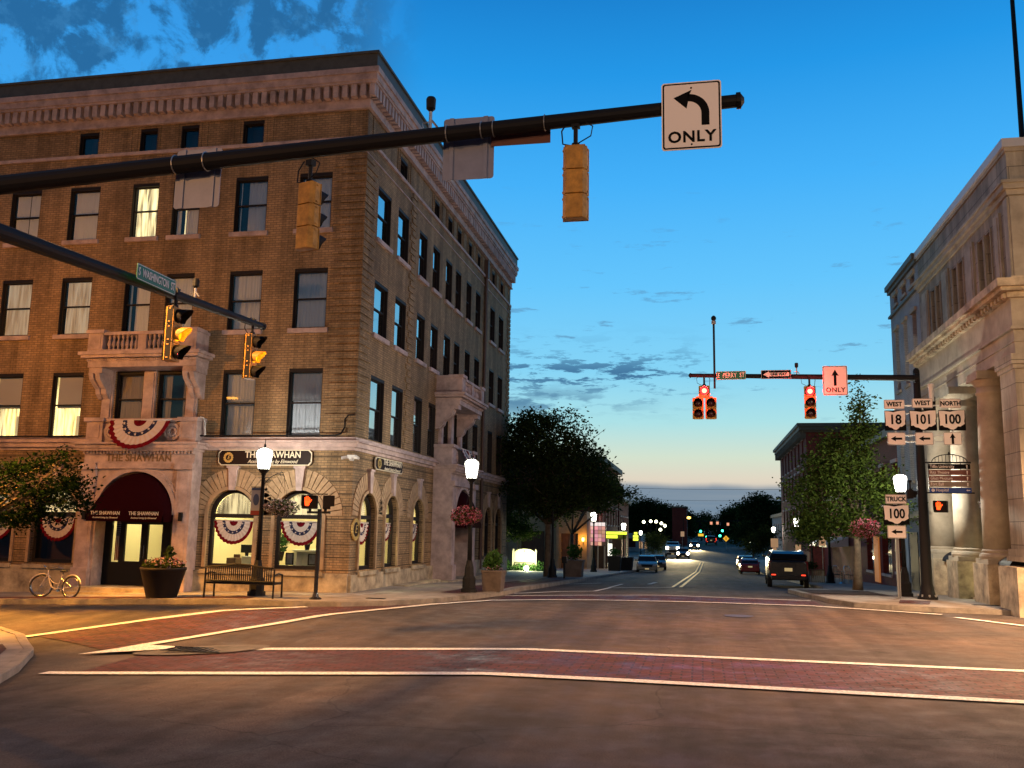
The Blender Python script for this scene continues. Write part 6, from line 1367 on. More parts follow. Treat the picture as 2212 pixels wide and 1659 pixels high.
t = thing('lit_awning', 'yellow green lit awning over the shops on the left', 'awning', (-7.8, 84, 1.5)); mb = MB(); mb.box(-8.8, -6.5, 83.8, 84.2, 1.72, 1.95); mb.box(-8.5, -7.3, 83.78, 83.8, 1.38, 1.66); mb.build('lit_strip', emitmat('awning_yellow', (.85, 1, .06), 1.7), t)
mb = MB(); mb.box(-9.0, -6.5, 84.2, 84.4, 1.3, 2.0); mb.box(-6.6, -6.5, 84, 84.4, -1.4, 1.7); mb.build('canopy', 'parapet', t)
t = thing('lit_sign', 'small yellow lit three line sign box hanging past the yellow awning', 'sign', (-6.8, 100, 1.5))
for k in range(3): mb = MB(); mb.box(-7.05+.1*(k == 0), -6.5-.1*(k == 0), 99.9, 99.95, 1.68-k*.32, 1.92-k*.32); mb.build('lit_line', emitmat('sign_yellow', (.9, 1, .08), 1.6), t)
mb = MB(); mb.box(-7.1, -6.42, 99.95, 100.1, .98, 2.0); mb.build('box', 'parapet', t)
mb = MB(); mb.box(-9.1, -8.9, 84.3, 92, -1.3, 1.2); o_ = mb.build('lit_shop_window', curtainmat('bright_shop_pane', (.7, .6, .5), (1, .9, .65), 1.2)); tag(o_, 'bright shop window seen edge on under the yellow awning', 'shop window')
for k, (x, y, h) in enumerate(((-8.9, 82.3, 2.6), (-8.3, 82.3, 2.6), (-7.4, 82.3, 2.2))):
    t = thing('porch_post', ('leftmost', 'middle', 'rightmost')[k]+' of the three lit porch posts under the pink shop sign', 'post', (x, y, -1.3), 'porch posts of the shop'); mb = MB(); mb.box(x-.06, x+.06, y-.06, y+.06, -1.3, h-1.6); mb.build('post_shaft', 'cream', t)
t = thing('glowing_door', 'bright white shop doorway between the porch posts', 'door', (-8.0, 83.6, -1.3)); mb = MB(); mb.box(-8.15, -7.75, 83.6, 83.65, -.9, .9); mb.build('lit_pane', emitmat('door_glow', (1, .97, .8), 1.6), t); mb = MB(); mb.box(-9.2, -8.15, 83.6, 83.8, -1.3, 1.3); mb.box(-7.75, -6.9, 83.6, 83.8, -1.3, 1.3); mb.build('frame', 'wood', t)

# parking and pole signs
def post_sign(x, y, z0, z1, w_, lb, m='signyel2', post=True, sym=None, extra=None):
    S = Sign('parking_sign', lb, 'sign', (x, y, (z0+z1)/2)); S.plate('panel', rrect(-w_/2, w_/2, -(z1-z0)/2, (z1-z0)/2, .03), m, 0, .01)
    if sym: mb = MB(); mb.M = S.R; mb.box(-w_*.16, w_*.16, -.013, -.010, -(z1-z0)*.28, -(z1-z0)*.02); mb.build('symbol', 'signblack', S.t); S.text('RESERVED', .07, 0, (z1-z0)*.28, sx=.9, m='signblack'); mb = MB(); mb.M = S.R; mb.tube([(-.01, -.016, -.05), (-.01, -.016, -.09), (.03, -.016, -.09), (.04, -.016, -.12)], .006, 4); mb.build('wheelchair', 'signwhite', S.t)
    if extra: S.plate('lower_panel', [(-w_*.25, -extra), (w_*.25, -extra), (w_*.25, -(z1-z0)/2-.02), (-w_*.25, -(z1-z0)/2-.02)], m, 0, .01)
    mb = MB(); mb.box(x-.02, x+.02, y+.005, y+.04, gz(x, y), z1); mb.build('post', 'galv', S.t)
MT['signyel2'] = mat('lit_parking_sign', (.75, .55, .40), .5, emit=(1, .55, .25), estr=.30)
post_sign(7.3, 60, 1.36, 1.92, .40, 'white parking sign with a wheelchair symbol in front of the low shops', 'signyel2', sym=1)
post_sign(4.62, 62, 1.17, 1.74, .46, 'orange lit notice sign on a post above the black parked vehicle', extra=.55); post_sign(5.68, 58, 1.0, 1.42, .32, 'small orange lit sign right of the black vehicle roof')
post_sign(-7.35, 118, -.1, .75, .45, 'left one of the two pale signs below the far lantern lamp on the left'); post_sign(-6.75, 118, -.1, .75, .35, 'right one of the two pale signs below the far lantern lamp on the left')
post_sign(-2.47, 131, 1.4, 2.1, .5, 'lit sign on a tall pole beyond the oncoming headlights')

# cafe railings, planter and chairs on the right pavement
t = thing('cafe_railing', 'dark slatted planter fence with a bush beside the black vehicle', 'railing', (5.75, 50.6, -.4)); mb = MB()
for k in range(9): mb.box(5.35+k*.1, 5.42+k*.1, 50.6, 50.64, -.4, .25)
mb.box(5.3, 6.2, 50.59, 50.65, .2, .28); mb.box(5.3, 5.34, 50.6, 52.6, -.4, .28); mb.build('slats', 'wood', t); mb = MB(); leaves(mb, (5.6, 51.2, .42), (.42, .5, .25), 300, .13); mb.build('bush', 'leafdark', t)
def cafe_chair(x, y, rz, lb):
    z = gz(x, y)+.13; t = thing('cafe_chair', lb, 'chair', (x, y, z), 'metal chairs on the right pavement'); R = Matrix.Translation((x, y, z)) @ Matrix.Rotation(rz, 4, 'Z')
    mb = MB(); mb.M = R; mb.lathe((0, 0, .42), [(.22, 0), (.22, .03)], 14); mb.build('seat', 'black', t)
    mb = MB(); mb.M = R; mb.tube([(-.2, .1, .42), (-.2, .2, .72), (-.1, .24, .86), (.1, .24, .86), (.2, .2, .72), (.2, .1, .42)], .02, 6); mb.tube([(-.1, .2, .45), (-.06, .24, .85)], .012, 5); mb.tube([(.1, .2, .45), (.06, .24, .85)], .012, 5); mb.build('backrest', 'chrome', t)
    for a, b in ((-.18, -.16), (.18, -.16), (-.18, .16), (.18, .16)): mb = MB(); mb.M = R; mb.tube([(a, b, .42), (a*1.15, b*1.15, 0)], .015, 5); mb.build('leg', 'chrome', t)
cafe_chair(7.3, 49.6, .5, 'metal café chair just left of the street tree trunk'); cafe_chair(6.75, 49.9, 2.6, 'metal café chair nearest the black lamp post'); 
t = thing('cafe_table', 'small low metal café table between the two chairs', 'table', (7.0, 50.2, -.4)); mb = MB(); mb.lathe((7.0, 50.2, .2), [(.35, 0), (.35, .025)], 18); mb.build('table_top', 'chrome', t); mb = MB(); mb.tube([(7.0, 50.2, .2), (7.0, 50.2, -.35)], .03, 6); mb.lathe((7.0, 50.2, -.39), [(.22, 0), (.05, .05)], 12); mb.build('pedestal', 'chrome', t)

# ================================================================ vehicles
def vehicle(nm, lb, cat, x, y, rz, L_, W_, H_, kind, paint, lights=None, group='parked and moving cars'):
    """local frame: front towards -Y. profile rings along the length"""
    z = gz(x, y)+.005; t = thing(nm, lb, cat, (x, y, z), group); R = Matrix.Translation((x, y, z)) @ Matrix.Rotation(rz, 4, 'Z')
    hw = W_/2
    if kind == 'suv': sec = [(-.5, .38, .62, .0), (-.485, .30, .74, 0), (-.30, .28, .82, 0), (-.22, .28, .84, 0), (.0, .28, .84, 0), (.30, .28, .84, 0), (.47, .30, .82, 0), (.5, .36, .72, 0)]; roof = [(-.24, .82), (-.13, .97), (-.02, 1.0), (.38, .99), (.455, .93), (.49, .80)]; belt = .80
    else: sec = [(-.5, .30, .45, 0), (-.48, .22, .52, 0), (-.40, .20, .60, 0), (-.22, .20, .68, 0), (.0, .20, .69, 0), (.30, .20, .71, 0), (.46, .24, .70, 0), (.5, .32, .60, 0)]; roof = [(-.24, .66), (-.08, .94), (.03, 1.0), (.20, .98), (.30, .90), (.42, .70)]; belt = .67
    mb = MB(); mb.M = R; vs = []; fs = []; n = 10
    for (u, zl, zh, _) in sec:
        k = 1-.10*max(0, (abs(u)-.40)/.10); yy = u*L_; a = hw*k; b, c = zl*H_*.75, zh*H_
        vs += [(-a*.92, yy, b), (-a, yy, b+.1*H_), (-a, yy, (b+c)*.55), (-a*.97, yy, c-.03), (-a*.86, yy, c), (a*.86, yy, c), (a*.97, yy, c-.03), (a, yy, (b+c)*.55), (a, yy, b+.1*H_), (a*.92, yy, b)]
    for i in range(len(sec)-1):
        for k in range(n): fs.append((i*n+k, i*n+(k+1) % n, (i+1)*n+(k+1) % n, (i+1)*n+k))
    fs += [tuple(range(n-1, -1, -1)), tuple((len(sec)-1)*n+k for k in range(n))]; mb.add(vs, fs); body = mb.build('body', paint, t, smooth=False, bevel=.03)
    mb = MB(); mb.M = R; vs = []; fs = []
    for (u, zh) in roof: yy = u*L_; k = (zh-belt)/(1-belt); a = hw*(.90-.16*k); vs += [(-hw*.90, yy, belt*H_-.02), (-a, yy, zh*H_-.03), (-a*.9, yy, zh*H_), (a*.9, yy, zh*H_), (a, yy, zh*H_-.03), (hw*.90, yy, belt*H_-.02)]
    for i in range(len(roof)-1):
        for k in range(6): fs.append((i*6+k, i*6+(k+1) % 6, (i+1)*6+(k+1) % 6, (i+1)*6+k))
    fs += [(5, 4, 3, 2, 1, 0), tuple((len(roof)-1)*6+k for k in range(6))]; mb.add(vs, fs); gh = mb.build('windows', 'carglass', t)
    mb = MB(); mb.M = R   # roof skin and pillars
    for i in range(1, len(roof)-2): (u0, z0), (u1, z1) = roof[i], roof[i+1]; a = hw*.70; mb.add([(-a, u0*L_, z0*H_+.012), (a, u0*L_, z0*H_+.012), (a, u1*L_, z1*H_+.012), (-a, u1*L_, z1*H_+.012), (-a, u0*L_, z0*H_-.02), (a, u0*L_, z0*H_-.02), (a, u1*L_, z1*H_-.02), (-a, u1*L_, z1*H_-.02)], [(0, 1, 2, 3), (0, 4, 5, 1), (2, 6, 7, 3), (1, 5, 6, 2), (0, 3, 7, 4)])
    for s in (-1, 1):
        for i in ((0, 1), (2, 2), (len(roof)-2, len(roof)-1)):
            (u0, z0), (u1, z1) = roof[i[0]], roof[i[1]]
            if i[0] == i[1]: mb.tube([(s*hw*.92, u0*L_, belt*H_), (s*hw*.76, u0*L_, z0*H_-.02)], .035, 5)
            else: k0 = (z0-belt)/(1-belt); k1 = (z1-belt)/(1-belt); mb.tube([(s*hw*(.90-.15*k0), u0*L_, z0*H_), (s*hw*(.90-.15*k1), u1*L_, z1*H_)], .035, 5)
        mb.tube([(s*hw*.76, roof[j][0]*L_, roof[j][1]*H_) for j in range(1, len(roof)-1)], .03, 5)
    mb.build('roof', paint, t)
    wr = .20*H_ if kind == 'suv' else .225*H_
    for sx in (-1, 1):
        for sy in (-.31, .31):
            mb = MB(); mb.M = R @ Matrix.Translation((sx*(hw-.20), sy*L_, wr)) @ Matrix.Rotation(PI/2*sx, 4, 'Y'); mb.lathe((0, 0, 0), [(wr*.6, 0), (wr*.93, .0), (wr, .04), (wr, .18), (wr*.93, .215), (wr*.62, .215)], 22, cap=False); w_ = mb.build('wheel', 'tyre', t)
            mb = MB(); mb.M = R @ Matrix.Translation((sx*(hw-.20), sy*L_, wr)) @ Matrix.Rotation(PI/2*sx, 4, 'Y'); mb.lathe((0, 0, 0), [(wr*.62, .20), (wr*.5, .17), (wr*.15, .19), (.01, .19)], 16, cap=False); mb.build('rim', 'rim', w_)
        mb = MB(); mb.M = R; mb.box(sx*hw*.98, sx*(hw+.14), -.17*L_, -.14*L_, belt*H_, belt*H_+.12); mb.build('wing_mirror', paint, t, bevel=.02)
    zl = .62*H_ if kind == 'suv' else .50*H_
    for sx in (-1, 1):
        a, b = sorted((sx*hw*.58, sx*hw*.88)); mb = MB(); mb.M = R; (mb.prism([((a+b)/2+.19*math.cos(q*PI/8), -.503*L_, zl+.19*math.sin(q*PI/8)) for q in range(16)], (0, .06, 0)) if lights == 'head' else mb.box(a, b, -.502*L_, -.485*L_, zl-.09, zl+.05)); mb.build('headlight', 'headlight' if lights == 'head' else 'alu', t)  # lit headlights are oversize discs, glare put into their size
        mb = MB(); mb.M = R
        if kind == 'suv': a, b = sorted((sx*hw*.80, sx*hw*.96)); mb.box(a, b, .475*L_, .497*L_, .48*H_, .74*H_)
        else: mb.box(a, b, .485*L_, .503*L_, zl-.02, zl+.10)
        mb.build('tail_light', 'taillens', t)
        if lights == 'tail': mb = MB(); mb.M = R; a, b = sorted((sx*hw*.62, sx*hw*.82)); mb.box(a, b, .50*L_, .507*L_, .35*H_, .385*H_); mb.build('lit_reflector', 'taillight', t)
    for q in ((.49*L_, .515*L_, .24*H_, .36*H_), (-.515*L_, -.49*L_, .20*H_, .32*H_)): mb = MB(); mb.M = R; mb.box(-hw*.85, hw*.85, *q); mb.build('bumper', paint if kind != 'suv' else 'black_gloss', t, bevel=.02)
    mb = MB(); mb.M = R; mb.box(-.17, .17, .503*L_, .508*L_, .47*H_, .56*H_); mb.build('number_plate', 'plate', t)
    mb = MB(); mb.M = R; mb.box(-.16, .16, -.522*L_, -.515*L_, .22*H_, .29*H_); mb.build('number_plate', 'plate', t)
    mb = MB(); mb.M = R; mb.box(-hw*.5, hw*.5, -.506*L_, -.48*L_, .36*H_, .5*H_); mb.build('grille', 'black', t)
    if kind == 'suv': mb = MB(); mb.M = R; [mb.tube([(s*hw*.68, -.02*L_, H_+.05), (s*hw*.68, .36*L_, H_+.05)], .02, 5) for s in (-1, 1)]; mb.build('roof_rails', 'chrome', t)
    if lights == 'head':
        for sx in (-1, 1): lamp('SPOT', R @ Vector((sx*hw*.7, -.52*L_, zl)), 9000, (1, .78, .40), .06, R.to_3x3() @ Vector((0, -1, -.10)), 36, .8, name='headlight_beam')
    return t
MT['taillens'] = mat('dark_red_lens', (.16, .008, .012), .2); MT['p_black'] = mat('black_car_paint', (.010, .008, .010), .2, spec=.8); MT['p_red'] = mat('red_car_paint', (.25, .008, .012), .25, spec=.8); MT['p_silver'] = mat('silver_car_paint', (.22, .22, .20), .25, metal=.5); MT['p_dark'] = mat('dark_grey_car_paint', (.03, .028, .03), .25); MT['p_white'] = mat('white_van_paint', (.5, .5, .5), .4)
vehicle('parked_suv', 'black tall parked vehicle seen from behind with red reflectors and a roof rail', 'car', 3.95, 46.4, PI-.035, 4.4, 1.80, 1.66, 'suv', 'p_black', 'tail')
vehicle('parked_car', 'red parked car seen from behind, beyond the black vehicle', 'car', 4.0, 82.5, PI, 4.0, 1.62, 1.30, 'car', 'p_red')
vehicle('parked_car', 'silver parked sedan facing the viewer on the left of the street', 'car', -4.35, 77.8, .05, 4.4, 1.66, 1.36, 'car', 'p_silver')
vehicle('parked_car', 'dark parked car tucked behind the silver sedan', 'car', -4.05, 89.5, .05, 4.2, 1.62, 1.30, 'car', 'p_dark')
vehicle('parked_car', 'dark car parked beyond the red car on the right', 'car', 4.3, 96, PI, 4.2, 1.62, 1.30, 'car', 'p_dark')
vehicle('oncoming_truck', 'large pale oncoming vehicle with glaring headlights, left of the two leaders', 'truck', -3.75, 129, .02, 5.2, 1.95, 2.1, 'suv', 'p_white', 'head')
vehicle('oncoming_car', 'oncoming car with glaring headlights close to the yellow centre line', 'car', -2.35, 126.5, .02, 4.4, 1.7, 1.4, 'car', 'p_dark', 'head')
vehicle('oncoming_car', 'farther oncoming car with headlights beyond the two leaders', 'car', -1.1, 168, .0, 4.3, 1.7, 1.4, 'car', 'p_dark', 'head')
t = vehicle('receding_car', 'far car showing red tail lights under the green signals', 'car', 2.1, 200, PI, 4.6, 2.2, 1.9, 'suv', 'p_black', 'tail')
for ch in t.children:
    if ch.name.startswith('tail_light'): ch.data.materials[0] = MT['taillight']

# ================================================================ far signals and lamps
for k, (x, z, s) in enumerate(((-.01, 3.9, 1), (1.31, 2.7, 1), (4.66, 4.1, 1), (4.13, 3.0, 1))):
    signal_head((x, 210, z), 0, ('leftmost', 'second from left', 'topmost', 'lower right')[k]+' of the four green signals far down the street', 'green signals far down the street', n=3, s=2.1, body='sigdark', lit=2 if True else 0, litm='lit_green')  # heads enlarged so the green lenses stand in for glare
t = thing('traffic_signal_mast', 'far signal arm over the street carrying the green signals', 'signal mast', (7, 210, 0), 'signal masts'); mb = MB(); mb.tube([(8, 210.3, 0), (8, 210.3, 4.9)], .15, 8); mb.tube([(8, 210.3, 4.6), (-1, 210.3, 4.4)], .08, 8); mb.build('pole_and_arm', 'black', t)
for k, (x, z) in enumerate(((2.3, 4.05), (3.64, 4.1), (5.89, 3.88))): mb = MB(); mb.box(x-.26, x+.26, 209.9, 209.95, z-.3, z+.3); t = thing('lit_sign', ('leftmost', 'middle', 'rightmost')[k]+' of the three small lit signs between the far green signals', 'sign', (x, 210, z), 'lit signs on the far signal arm'); mb.build('panel', emitmat('lit_sign_orange', (1, .42, .25), 1.0), t)
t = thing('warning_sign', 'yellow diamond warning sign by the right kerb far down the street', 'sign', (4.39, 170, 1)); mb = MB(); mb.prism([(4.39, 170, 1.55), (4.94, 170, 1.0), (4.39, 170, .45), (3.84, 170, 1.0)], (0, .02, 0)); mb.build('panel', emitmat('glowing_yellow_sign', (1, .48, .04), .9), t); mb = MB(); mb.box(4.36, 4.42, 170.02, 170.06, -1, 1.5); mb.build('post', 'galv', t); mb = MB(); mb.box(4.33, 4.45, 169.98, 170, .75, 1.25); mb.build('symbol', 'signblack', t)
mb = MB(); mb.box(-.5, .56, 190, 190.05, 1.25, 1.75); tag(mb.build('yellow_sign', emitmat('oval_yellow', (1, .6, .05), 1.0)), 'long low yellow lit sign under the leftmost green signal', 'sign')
for k, (x, z) in enumerate(((-10.67, 3.82), (-9.34, 3.97), (-8.32, 3.92), (-7.32, 3.61), (-6.67, 3.17), (-7.52, 2.41), (9.6, 3.2), (8.75, 2.95), (8.1, 2.5), (11.1, 3.2), (9.0, .6), (10.4, .35))):
    ww = ('first from the left', 'second from the left', 'third from the left', 'fourth from the left', 'fifth from the left', 'low one') if k < 6 else ('middle upper', 'left upper', 'leftmost low', 'rightmost upper', 'lower left', 'lower right')
    t = thing('far_street_lamp', ww[k % 6]+' of the far lamps glowing '+('left' if k < 6 else 'right')+' of the street', 'street lamp', (x, 180, -.6), 'far street lamps'); mb = MB(); mb.tube([(x, 180, -1.3), (x, 180, z-.2)], .06, 6); mb.build('pole', 'black', t)
    mb = MB(); mb.lathe((x, 180, z-.3), [(.12, 0), (.30, .18), (.26, .42), (.05, .58)], 10); mb.build('lamp_globe', emitmat('far_globe', (1, .97, .62), 7), t)
t = thing('far_street_lamp', 'orange street lamp glowing at the edge of the red building far down the street', 'street lamp', (-2.05, 170, -.6), 'far street lamps'); mb = MB(); mb.tube([(-3.0, 170, -1), (-3.0, 170, 4.4), (-2.3, 170, 4.7)], .07, 6); mb.build('pole', 'black', t); mb = MB(); mb.lathe((-2.05, 170, 4.35), [(.15, 0), (.35, .15), (.3, .35), (.05, .45)], 10); mb.build('lamp_globe', emitmat('sodium_globe', (1, .55, .10), 6), t)
mb = MB(); mb.lathe((-13.6, 160, 3.6), [(.05, 0), (.22, .15), (.2, .3), (.03, .4)], 8); mb.tube([(-13.6, 160, -1), (-13.6, 160, 3.6)], .04, 5, mi=1); tag(mb.build('red_beacon', [emitmat('red_beacon', (1, .05, .08), 3), MT['black']]), 'small red light above the far rooftops left of the street', 'lamp')
building('narrow dark red brick building at the left of the far street', -2.7, 190, 200, 2.9, -2, 7.0, 'redbrick', side='L', floors=[(192, 193, 3, 4.5)], cornice=[(6.8, 7.1, .2)], parapet='parapet')
building('low pale building behind the row of far lamps', -9.5, 150, 165, 12, -2, 1.6, 'greybrick', side='L', near_holes=[(-20, -18.5, -.5, .9), (-17, -15.5, -.5, .9), (-14, -12.5, -.5, .9), (-11.5, -10.2, -.5, .9)])
# overhead wires
for k, (z0, z1, y) in enumerate(((9.1, 8.9, 150), (8.1, 8.0, 175))):
    mb = MB(); mb.tube([(-20+4*i, y, z0-.25*math.sin(PI*i/9)*1.0+(z1-z0)*i/9) for i in range(10)], .022, 4); tag(mb.build('overhead_wire', 'black'), ('upper', 'lower')[k]+' wire strung across the far end of the street', 'wire')

# ================================================================ trees
def tree(lb, base, h_trunk, blobs, n, size, leaf, r_trunk=.14, density_shell=.6, group='trees along the street', nm='street_tree', seed=1, lean=(0, 0), fork=None, up=.3):
    rg = np.random.default_rng(seed); t = thing(nm, lb, 'tree', base, group); x, y, z = base; rr = random.Random(seed)
    mb = MB(); top = (x+lean[0], y+lean[1], z+h_trunk); mb.tube([(x, y, z), (x+lean[0]*.3, y, z+h_trunk*.3), (x+lean[0]*.7, y+lean[1]*.7, z+h_trunk*.75), top], [r_trunk*1.3, r_trunk, r_trunk*.85, r_trunk*.75], 10)
    for (c, r, wgt) in blobs:
        c = Vector(c); m1 = Vector(top).lerp(c, .5)+Vector((rr.uniform(-.2, .2), rr.uniform(-.2, .2), rr.uniform(0, .3))); mb.tube([top, m1, c], [r_trunk*.5, r_trunk*.32, r_trunk*.12], 6)
        for k in range(6):
            e = c+Vector([rr.gauss(0, 1)*q*.45 for q in r]); mb.tube([m1.lerp(c, .5+.08*k), m1.lerp(e, .7)+Vector((0, 0, .1)), e], [r_trunk*.16, r_trunk*.1, r_trunk*.04], 4)
    mb.build('trunk', 'bark', t, smooth=True)
    mb = MB(); tot = sum(b[2] for b in blobs)
    for (c, r, wgt) in blobs:
        m = int(n*wgt/tot); ncl = max(6, m//30); d = rg.normal(size=(ncl, 3)); d /= np.linalg.norm(d, axis=1)[:, None]; cc = np.array(c)+d*np.array(r)*(density_shell+(1.12-density_shell)*rg.random((ncl, 1)))
        idx = rg.integers(0, ncl, m); p = cc[idx]+rg.normal(size=(m, 3))*np.array([size*1.6, size*1.6, size*1.0]); leafquads(mb, p, size, rg, up)
    mb.build('crown', leaf, t); return t
gzb = lambda x, y: gz(x, y)+.12
tree('big dark spreading tree standing beyond the hotel on the left pavement', (-7.55, 46.6, gzb(-7.5, 46.6)), 2.6, [((-8.9, 47.5, 5.3), (2.1, 2.2, 2.2), 3), ((-7.5, 46.8, 6.6), (1.9, 1.8, 1.5), 2.6), ((-6.3, 46.3, 5.0), (1.7, 1.7, 1.7), 2.4), ((-5.3, 46.4, 4.0), (1.2, 1.3, 1.1), 1.2), ((-8.3, 46.9, 7.4), (1.2, 1.2, .8), .8), ((-9.6, 48, 6.9), (1.2, 1.3, 1.1), .9), ((-5.6, 46.2, 5.7), (.8, .8, .6), .4), ((-7.4, 46.3, 3.5), (1.6, 1.5, .9), 1.4), ((-10.5, 50, 3.6), (1.6, 1.4, 1.2), 1.2), ((-9.9, 49.6, 5.6), (1.5, 1.6, 1.4), 1.2)], 30000, .17, 'leafdark', .19, .5, seed=11)
tree('second dark tree behind the big one, reaching out over the lit shop signs', (-7.9, 58, gzb(-7.5, 58)), 2.4, [((-7.7, 58, 5.3), (2.1, 2.2, 1.7), 2), ((-6.3, 59, 4.6), (1.2, 1.6, 1.2), 1.2), ((-9.3, 60, 3.7), (1.6, 1.6, 1.3), 1.1), ((-4.9, 60, 4.3), (1.0, .5, .3), .30), ((-6.9, 66, 5.2), (1.3, 2.2, .9), 1.0)], 13000, .18, 'leafdark', .15, .45, seed=12)
tree('small light green tree lit by the floodlight beside the hotel', (-12.6, 58.5, gz(-12.6, 58)), 2.2, [((-12.2, 58, 2.4), (1.3, 1.2, .9), 1.4), ((-11.1, 57.6, 2.0), (.9, .8, .6), .8), ((-12.6, 58, 3.4), (1.2, 1.2, .8), 1)], 6500, .15, 'leafgreen', .10, .4, seed=13)
tree('leafy green street tree on the right pavement lit by the lantern lamp', (5.62, 36.4, .05), 1.9, [((5.0, 36.6, 4.2), (1.15, 1.1, 1.35), 2.4), ((6.1, 36.4, 3.8), (1.0, 1.0, 1.4), 2.0), ((4.2, 36.8, 3.5), (1.0, .9, 1.25), 1.6), ((6.8, 36.2, 3.0), (.8, .8, .9), 1.0), ((5.9, 36.5, 5.6), (.55, .55, .9), .9), ((6.0, 36.5, 6.9), (.26, .26, .95), .40), ((4.2, 36.8, 2.3), (.8, .8, .65), .9), ((4.9, 36.7, 5.5), (.35, .35, .5), .3), ((5.5, 36.4, 2.5), (1.0, .9, .6), .9)], 19000, .13, 'leafgreen', .15, .2, seed=14, lean=(.05, 0))
tree('round dark street tree behind the silver car', (-5.55, 113, -1.4), 1.2, [((-5.55, 113, .75), (1.35, 1.3, 1.25), 1)], 3500, .17, 'leafdark', .08, .3, seed=15)
tree('dark street tree behind the red car on the right', (4.9, 92, -1.4), 1.6, [((5.2, 92, 1.0), (1.3, 1.3, 1.1), 1), ((6.2, 93, 1.6), (1.2, 1.2, 1.0), .8)], 4000, .18, 'leafdark', .08, .3, seed=16)
tree('dark street tree close to the brick corner block', (6.9, 62, -.8), 2.0, [((6.6, 62, 2.2), (1.0, 1.2, 1.0), 1), ((7.4, 63, 2.9), (1.1, 1.2, .9), 1)], 4500, .16, 'leafdark', .09, .3, seed=17)
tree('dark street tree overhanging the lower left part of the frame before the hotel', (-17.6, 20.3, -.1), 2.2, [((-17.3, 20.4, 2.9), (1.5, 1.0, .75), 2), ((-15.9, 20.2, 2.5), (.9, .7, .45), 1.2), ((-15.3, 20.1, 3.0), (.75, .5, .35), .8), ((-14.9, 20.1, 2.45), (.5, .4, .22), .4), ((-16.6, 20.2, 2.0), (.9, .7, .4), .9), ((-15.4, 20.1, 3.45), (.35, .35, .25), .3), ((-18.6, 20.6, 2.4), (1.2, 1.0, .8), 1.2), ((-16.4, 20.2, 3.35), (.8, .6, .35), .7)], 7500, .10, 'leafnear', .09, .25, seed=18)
# masses of far trees, each its own tree
far = [(-17.5, 215, 8.0, 5.5, 'far left dark tree at the edge of the shop row'), (-12.2, 214, 9.4, 4.6, 'tallest rounded dark tree behind the row of far lamps'), (-8.3, 216, 7.8, 3.6, 'dark tree right of the tallest one behind the far lamps'), (-4.8, 222, 7.4, 2.8, 'dark tree rising behind the narrow red building'), (.8, 300, 8.0, 5.5, 'most distant dark tree closing the end of the street'), (7.6, 216, 7.6, 3.8, 'left part of the dark trees on the far right'), (10.6, 176, 8.9, 4.2, 'tallest dark tree on the far right beside the brick block'), (14.5, 180, 8.0, 4.2, 'dark tree half hidden by the brick corner block'), (-24, 230, 8.5, 7, 'dark tree behind the end of the left shops')]
for i, (x, y, zt, r, lb) in enumerate(far):
    zb = gz(x, y); tree(lb, (x, y, zb), 2.5, [((x, y, (zt+zb)/2+.4), (r*.85, r*.7, (zt-zb)/2-.2), 3), ((x-r*.45, y, zt-r*.55), (r*.45, r*.4, r*.42), 1), ((x+r*.4, y, zt-r*.65), (r*.5, r*.4, r*.45), 1), ((x+r*.05, y, zt-r*.30), (r*.35, r*.3, r*.3), .8), ((x+r*.75, y-1, zb+2.6), (r*.5, r*.4, 2.0), .8), ((x-r*.7, y-1, zb+2.4), (r*.5, r*.4, 2.0), .8)], 11000, .5, 'leafdark', .3, .1, seed=30+i, nm='far_tree', group='far trees beyond the bridge')
mb = MB()
for i in range(40): x = -30+i*1.6; leaves(mb, (x+rng.random(), 235+4*rng.random(), 2+rng.random()), (2.2, 1.5, 2.6+1.5*rng.random()), 200, .5)
o_ = mb.build('far_thicket', 'leafdark'); o_['kind'] = 'stuff'; tag(o_, 'low mass of dark thicket across the far end of the street', 'thicket')

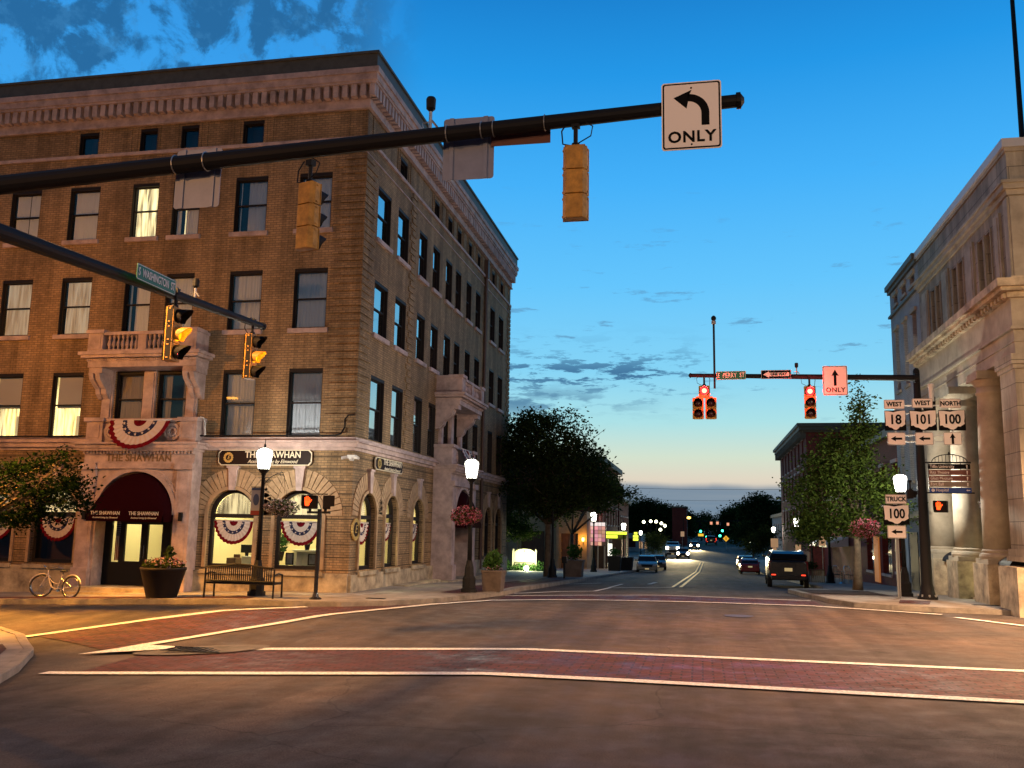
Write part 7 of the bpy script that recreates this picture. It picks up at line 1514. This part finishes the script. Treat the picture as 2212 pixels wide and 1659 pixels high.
# ================================================================ street lights just outside the picture, some added to light the road
def cobra(x, y, z, dx, dy, lb, e, col=(1, .58, .22), spread=150, zb=None, aim=(0, 0, -1)):
    zb = gz(x, y)+.12 if zb is None else zb; t = thing('road_lamp', lb, 'street lamp', (x, y, zb), 'overhead road lamps'); mb = MB(); mb.tube([(x, y, zb), (x, y, z-.8), (x+dx*.3, y+dy*.3, z-.1), (x+dx, y+dy, z)], [.10, .08, .06, .04], 10); mb.build('pole', 'galv', t)
    mb = MB(); mb.box(x+dx-.35, x+dx+.35, y+dy-.2, y+dy+.2, z, z+.16); mb.build('lamp_head', 'galv', t, bevel=.03); mb = MB(); mb.box(x+dx-.25, x+dx+.25, y+dy-.14, y+dy+.14, z-.05, z-.004); mb.build('lamp_lens', emitmat('sodium_lens', col, 12), t)
    if spread < 150: lamp('SPOT', (x+dx, y+dy, z-.14), e, col, .2, aim, spread, .75, name='road_lamp_light')
    else: lamp('POINT', (x+dx, y+dy, z-.14), e, col, .15, name='road_lamp_light')
cobra(-20.5, 15.6, 7.6, 0, 1.8, 'tall road lamp on the left street, outside the picture', 2200, (1, .38, .05))
cobra(-19.6, 18.6, 7.0, 1.4, .2, 'second road lamp on the left street by its near kerb, outside the picture', 17000, (1, .40, .05), spread=80, aim=(.45, .2, -1))  # added lamp, narrow cone keeps its light on the road
cobra(-14.0, 11.0, 9.2, 1.5, 1.4, 'road lamp above the near left signal mast, outside the picture', 11000, (1, .50, .17), spread=92, aim=(1.15, .75, -1))  # made-up luminaire aimed at the middle of the intersection
cobra(-14.5, -3.0, 9.4, 1.6, 0, 'tall road lamp behind the near left corner, outside the picture', 3000, (1, .44, .13))
cobra(11.5, 17.0, 9.0, -2.2, 0, 'tall road lamp on the near right corner, outside the picture', 1500, (1, .68, .42), zb=0)  # unseen lamp added to light the crossing and asphalt
cobra(12.0, 21.5, 8.4, -2.2, 0, 'tall road lamp by the right hand crossing, outside the picture', 19000, (1, .56, .27), spread=118, zb=0, aim=(-.45, 0, -1))  # unseen spot added to brighten the intersection surface
cobra(17.5, 22.0, 8.6, -1.2, 0, 'tall road lamp on the right street, outside the picture', 1300, (1, .58, .26), zb=.1)
cobra(6.0, -3.5, 8.6, -1.8, 0, 'tall road lamp behind the viewer on the right, outside the picture', 2800, (1, .62, .34), zb=0)
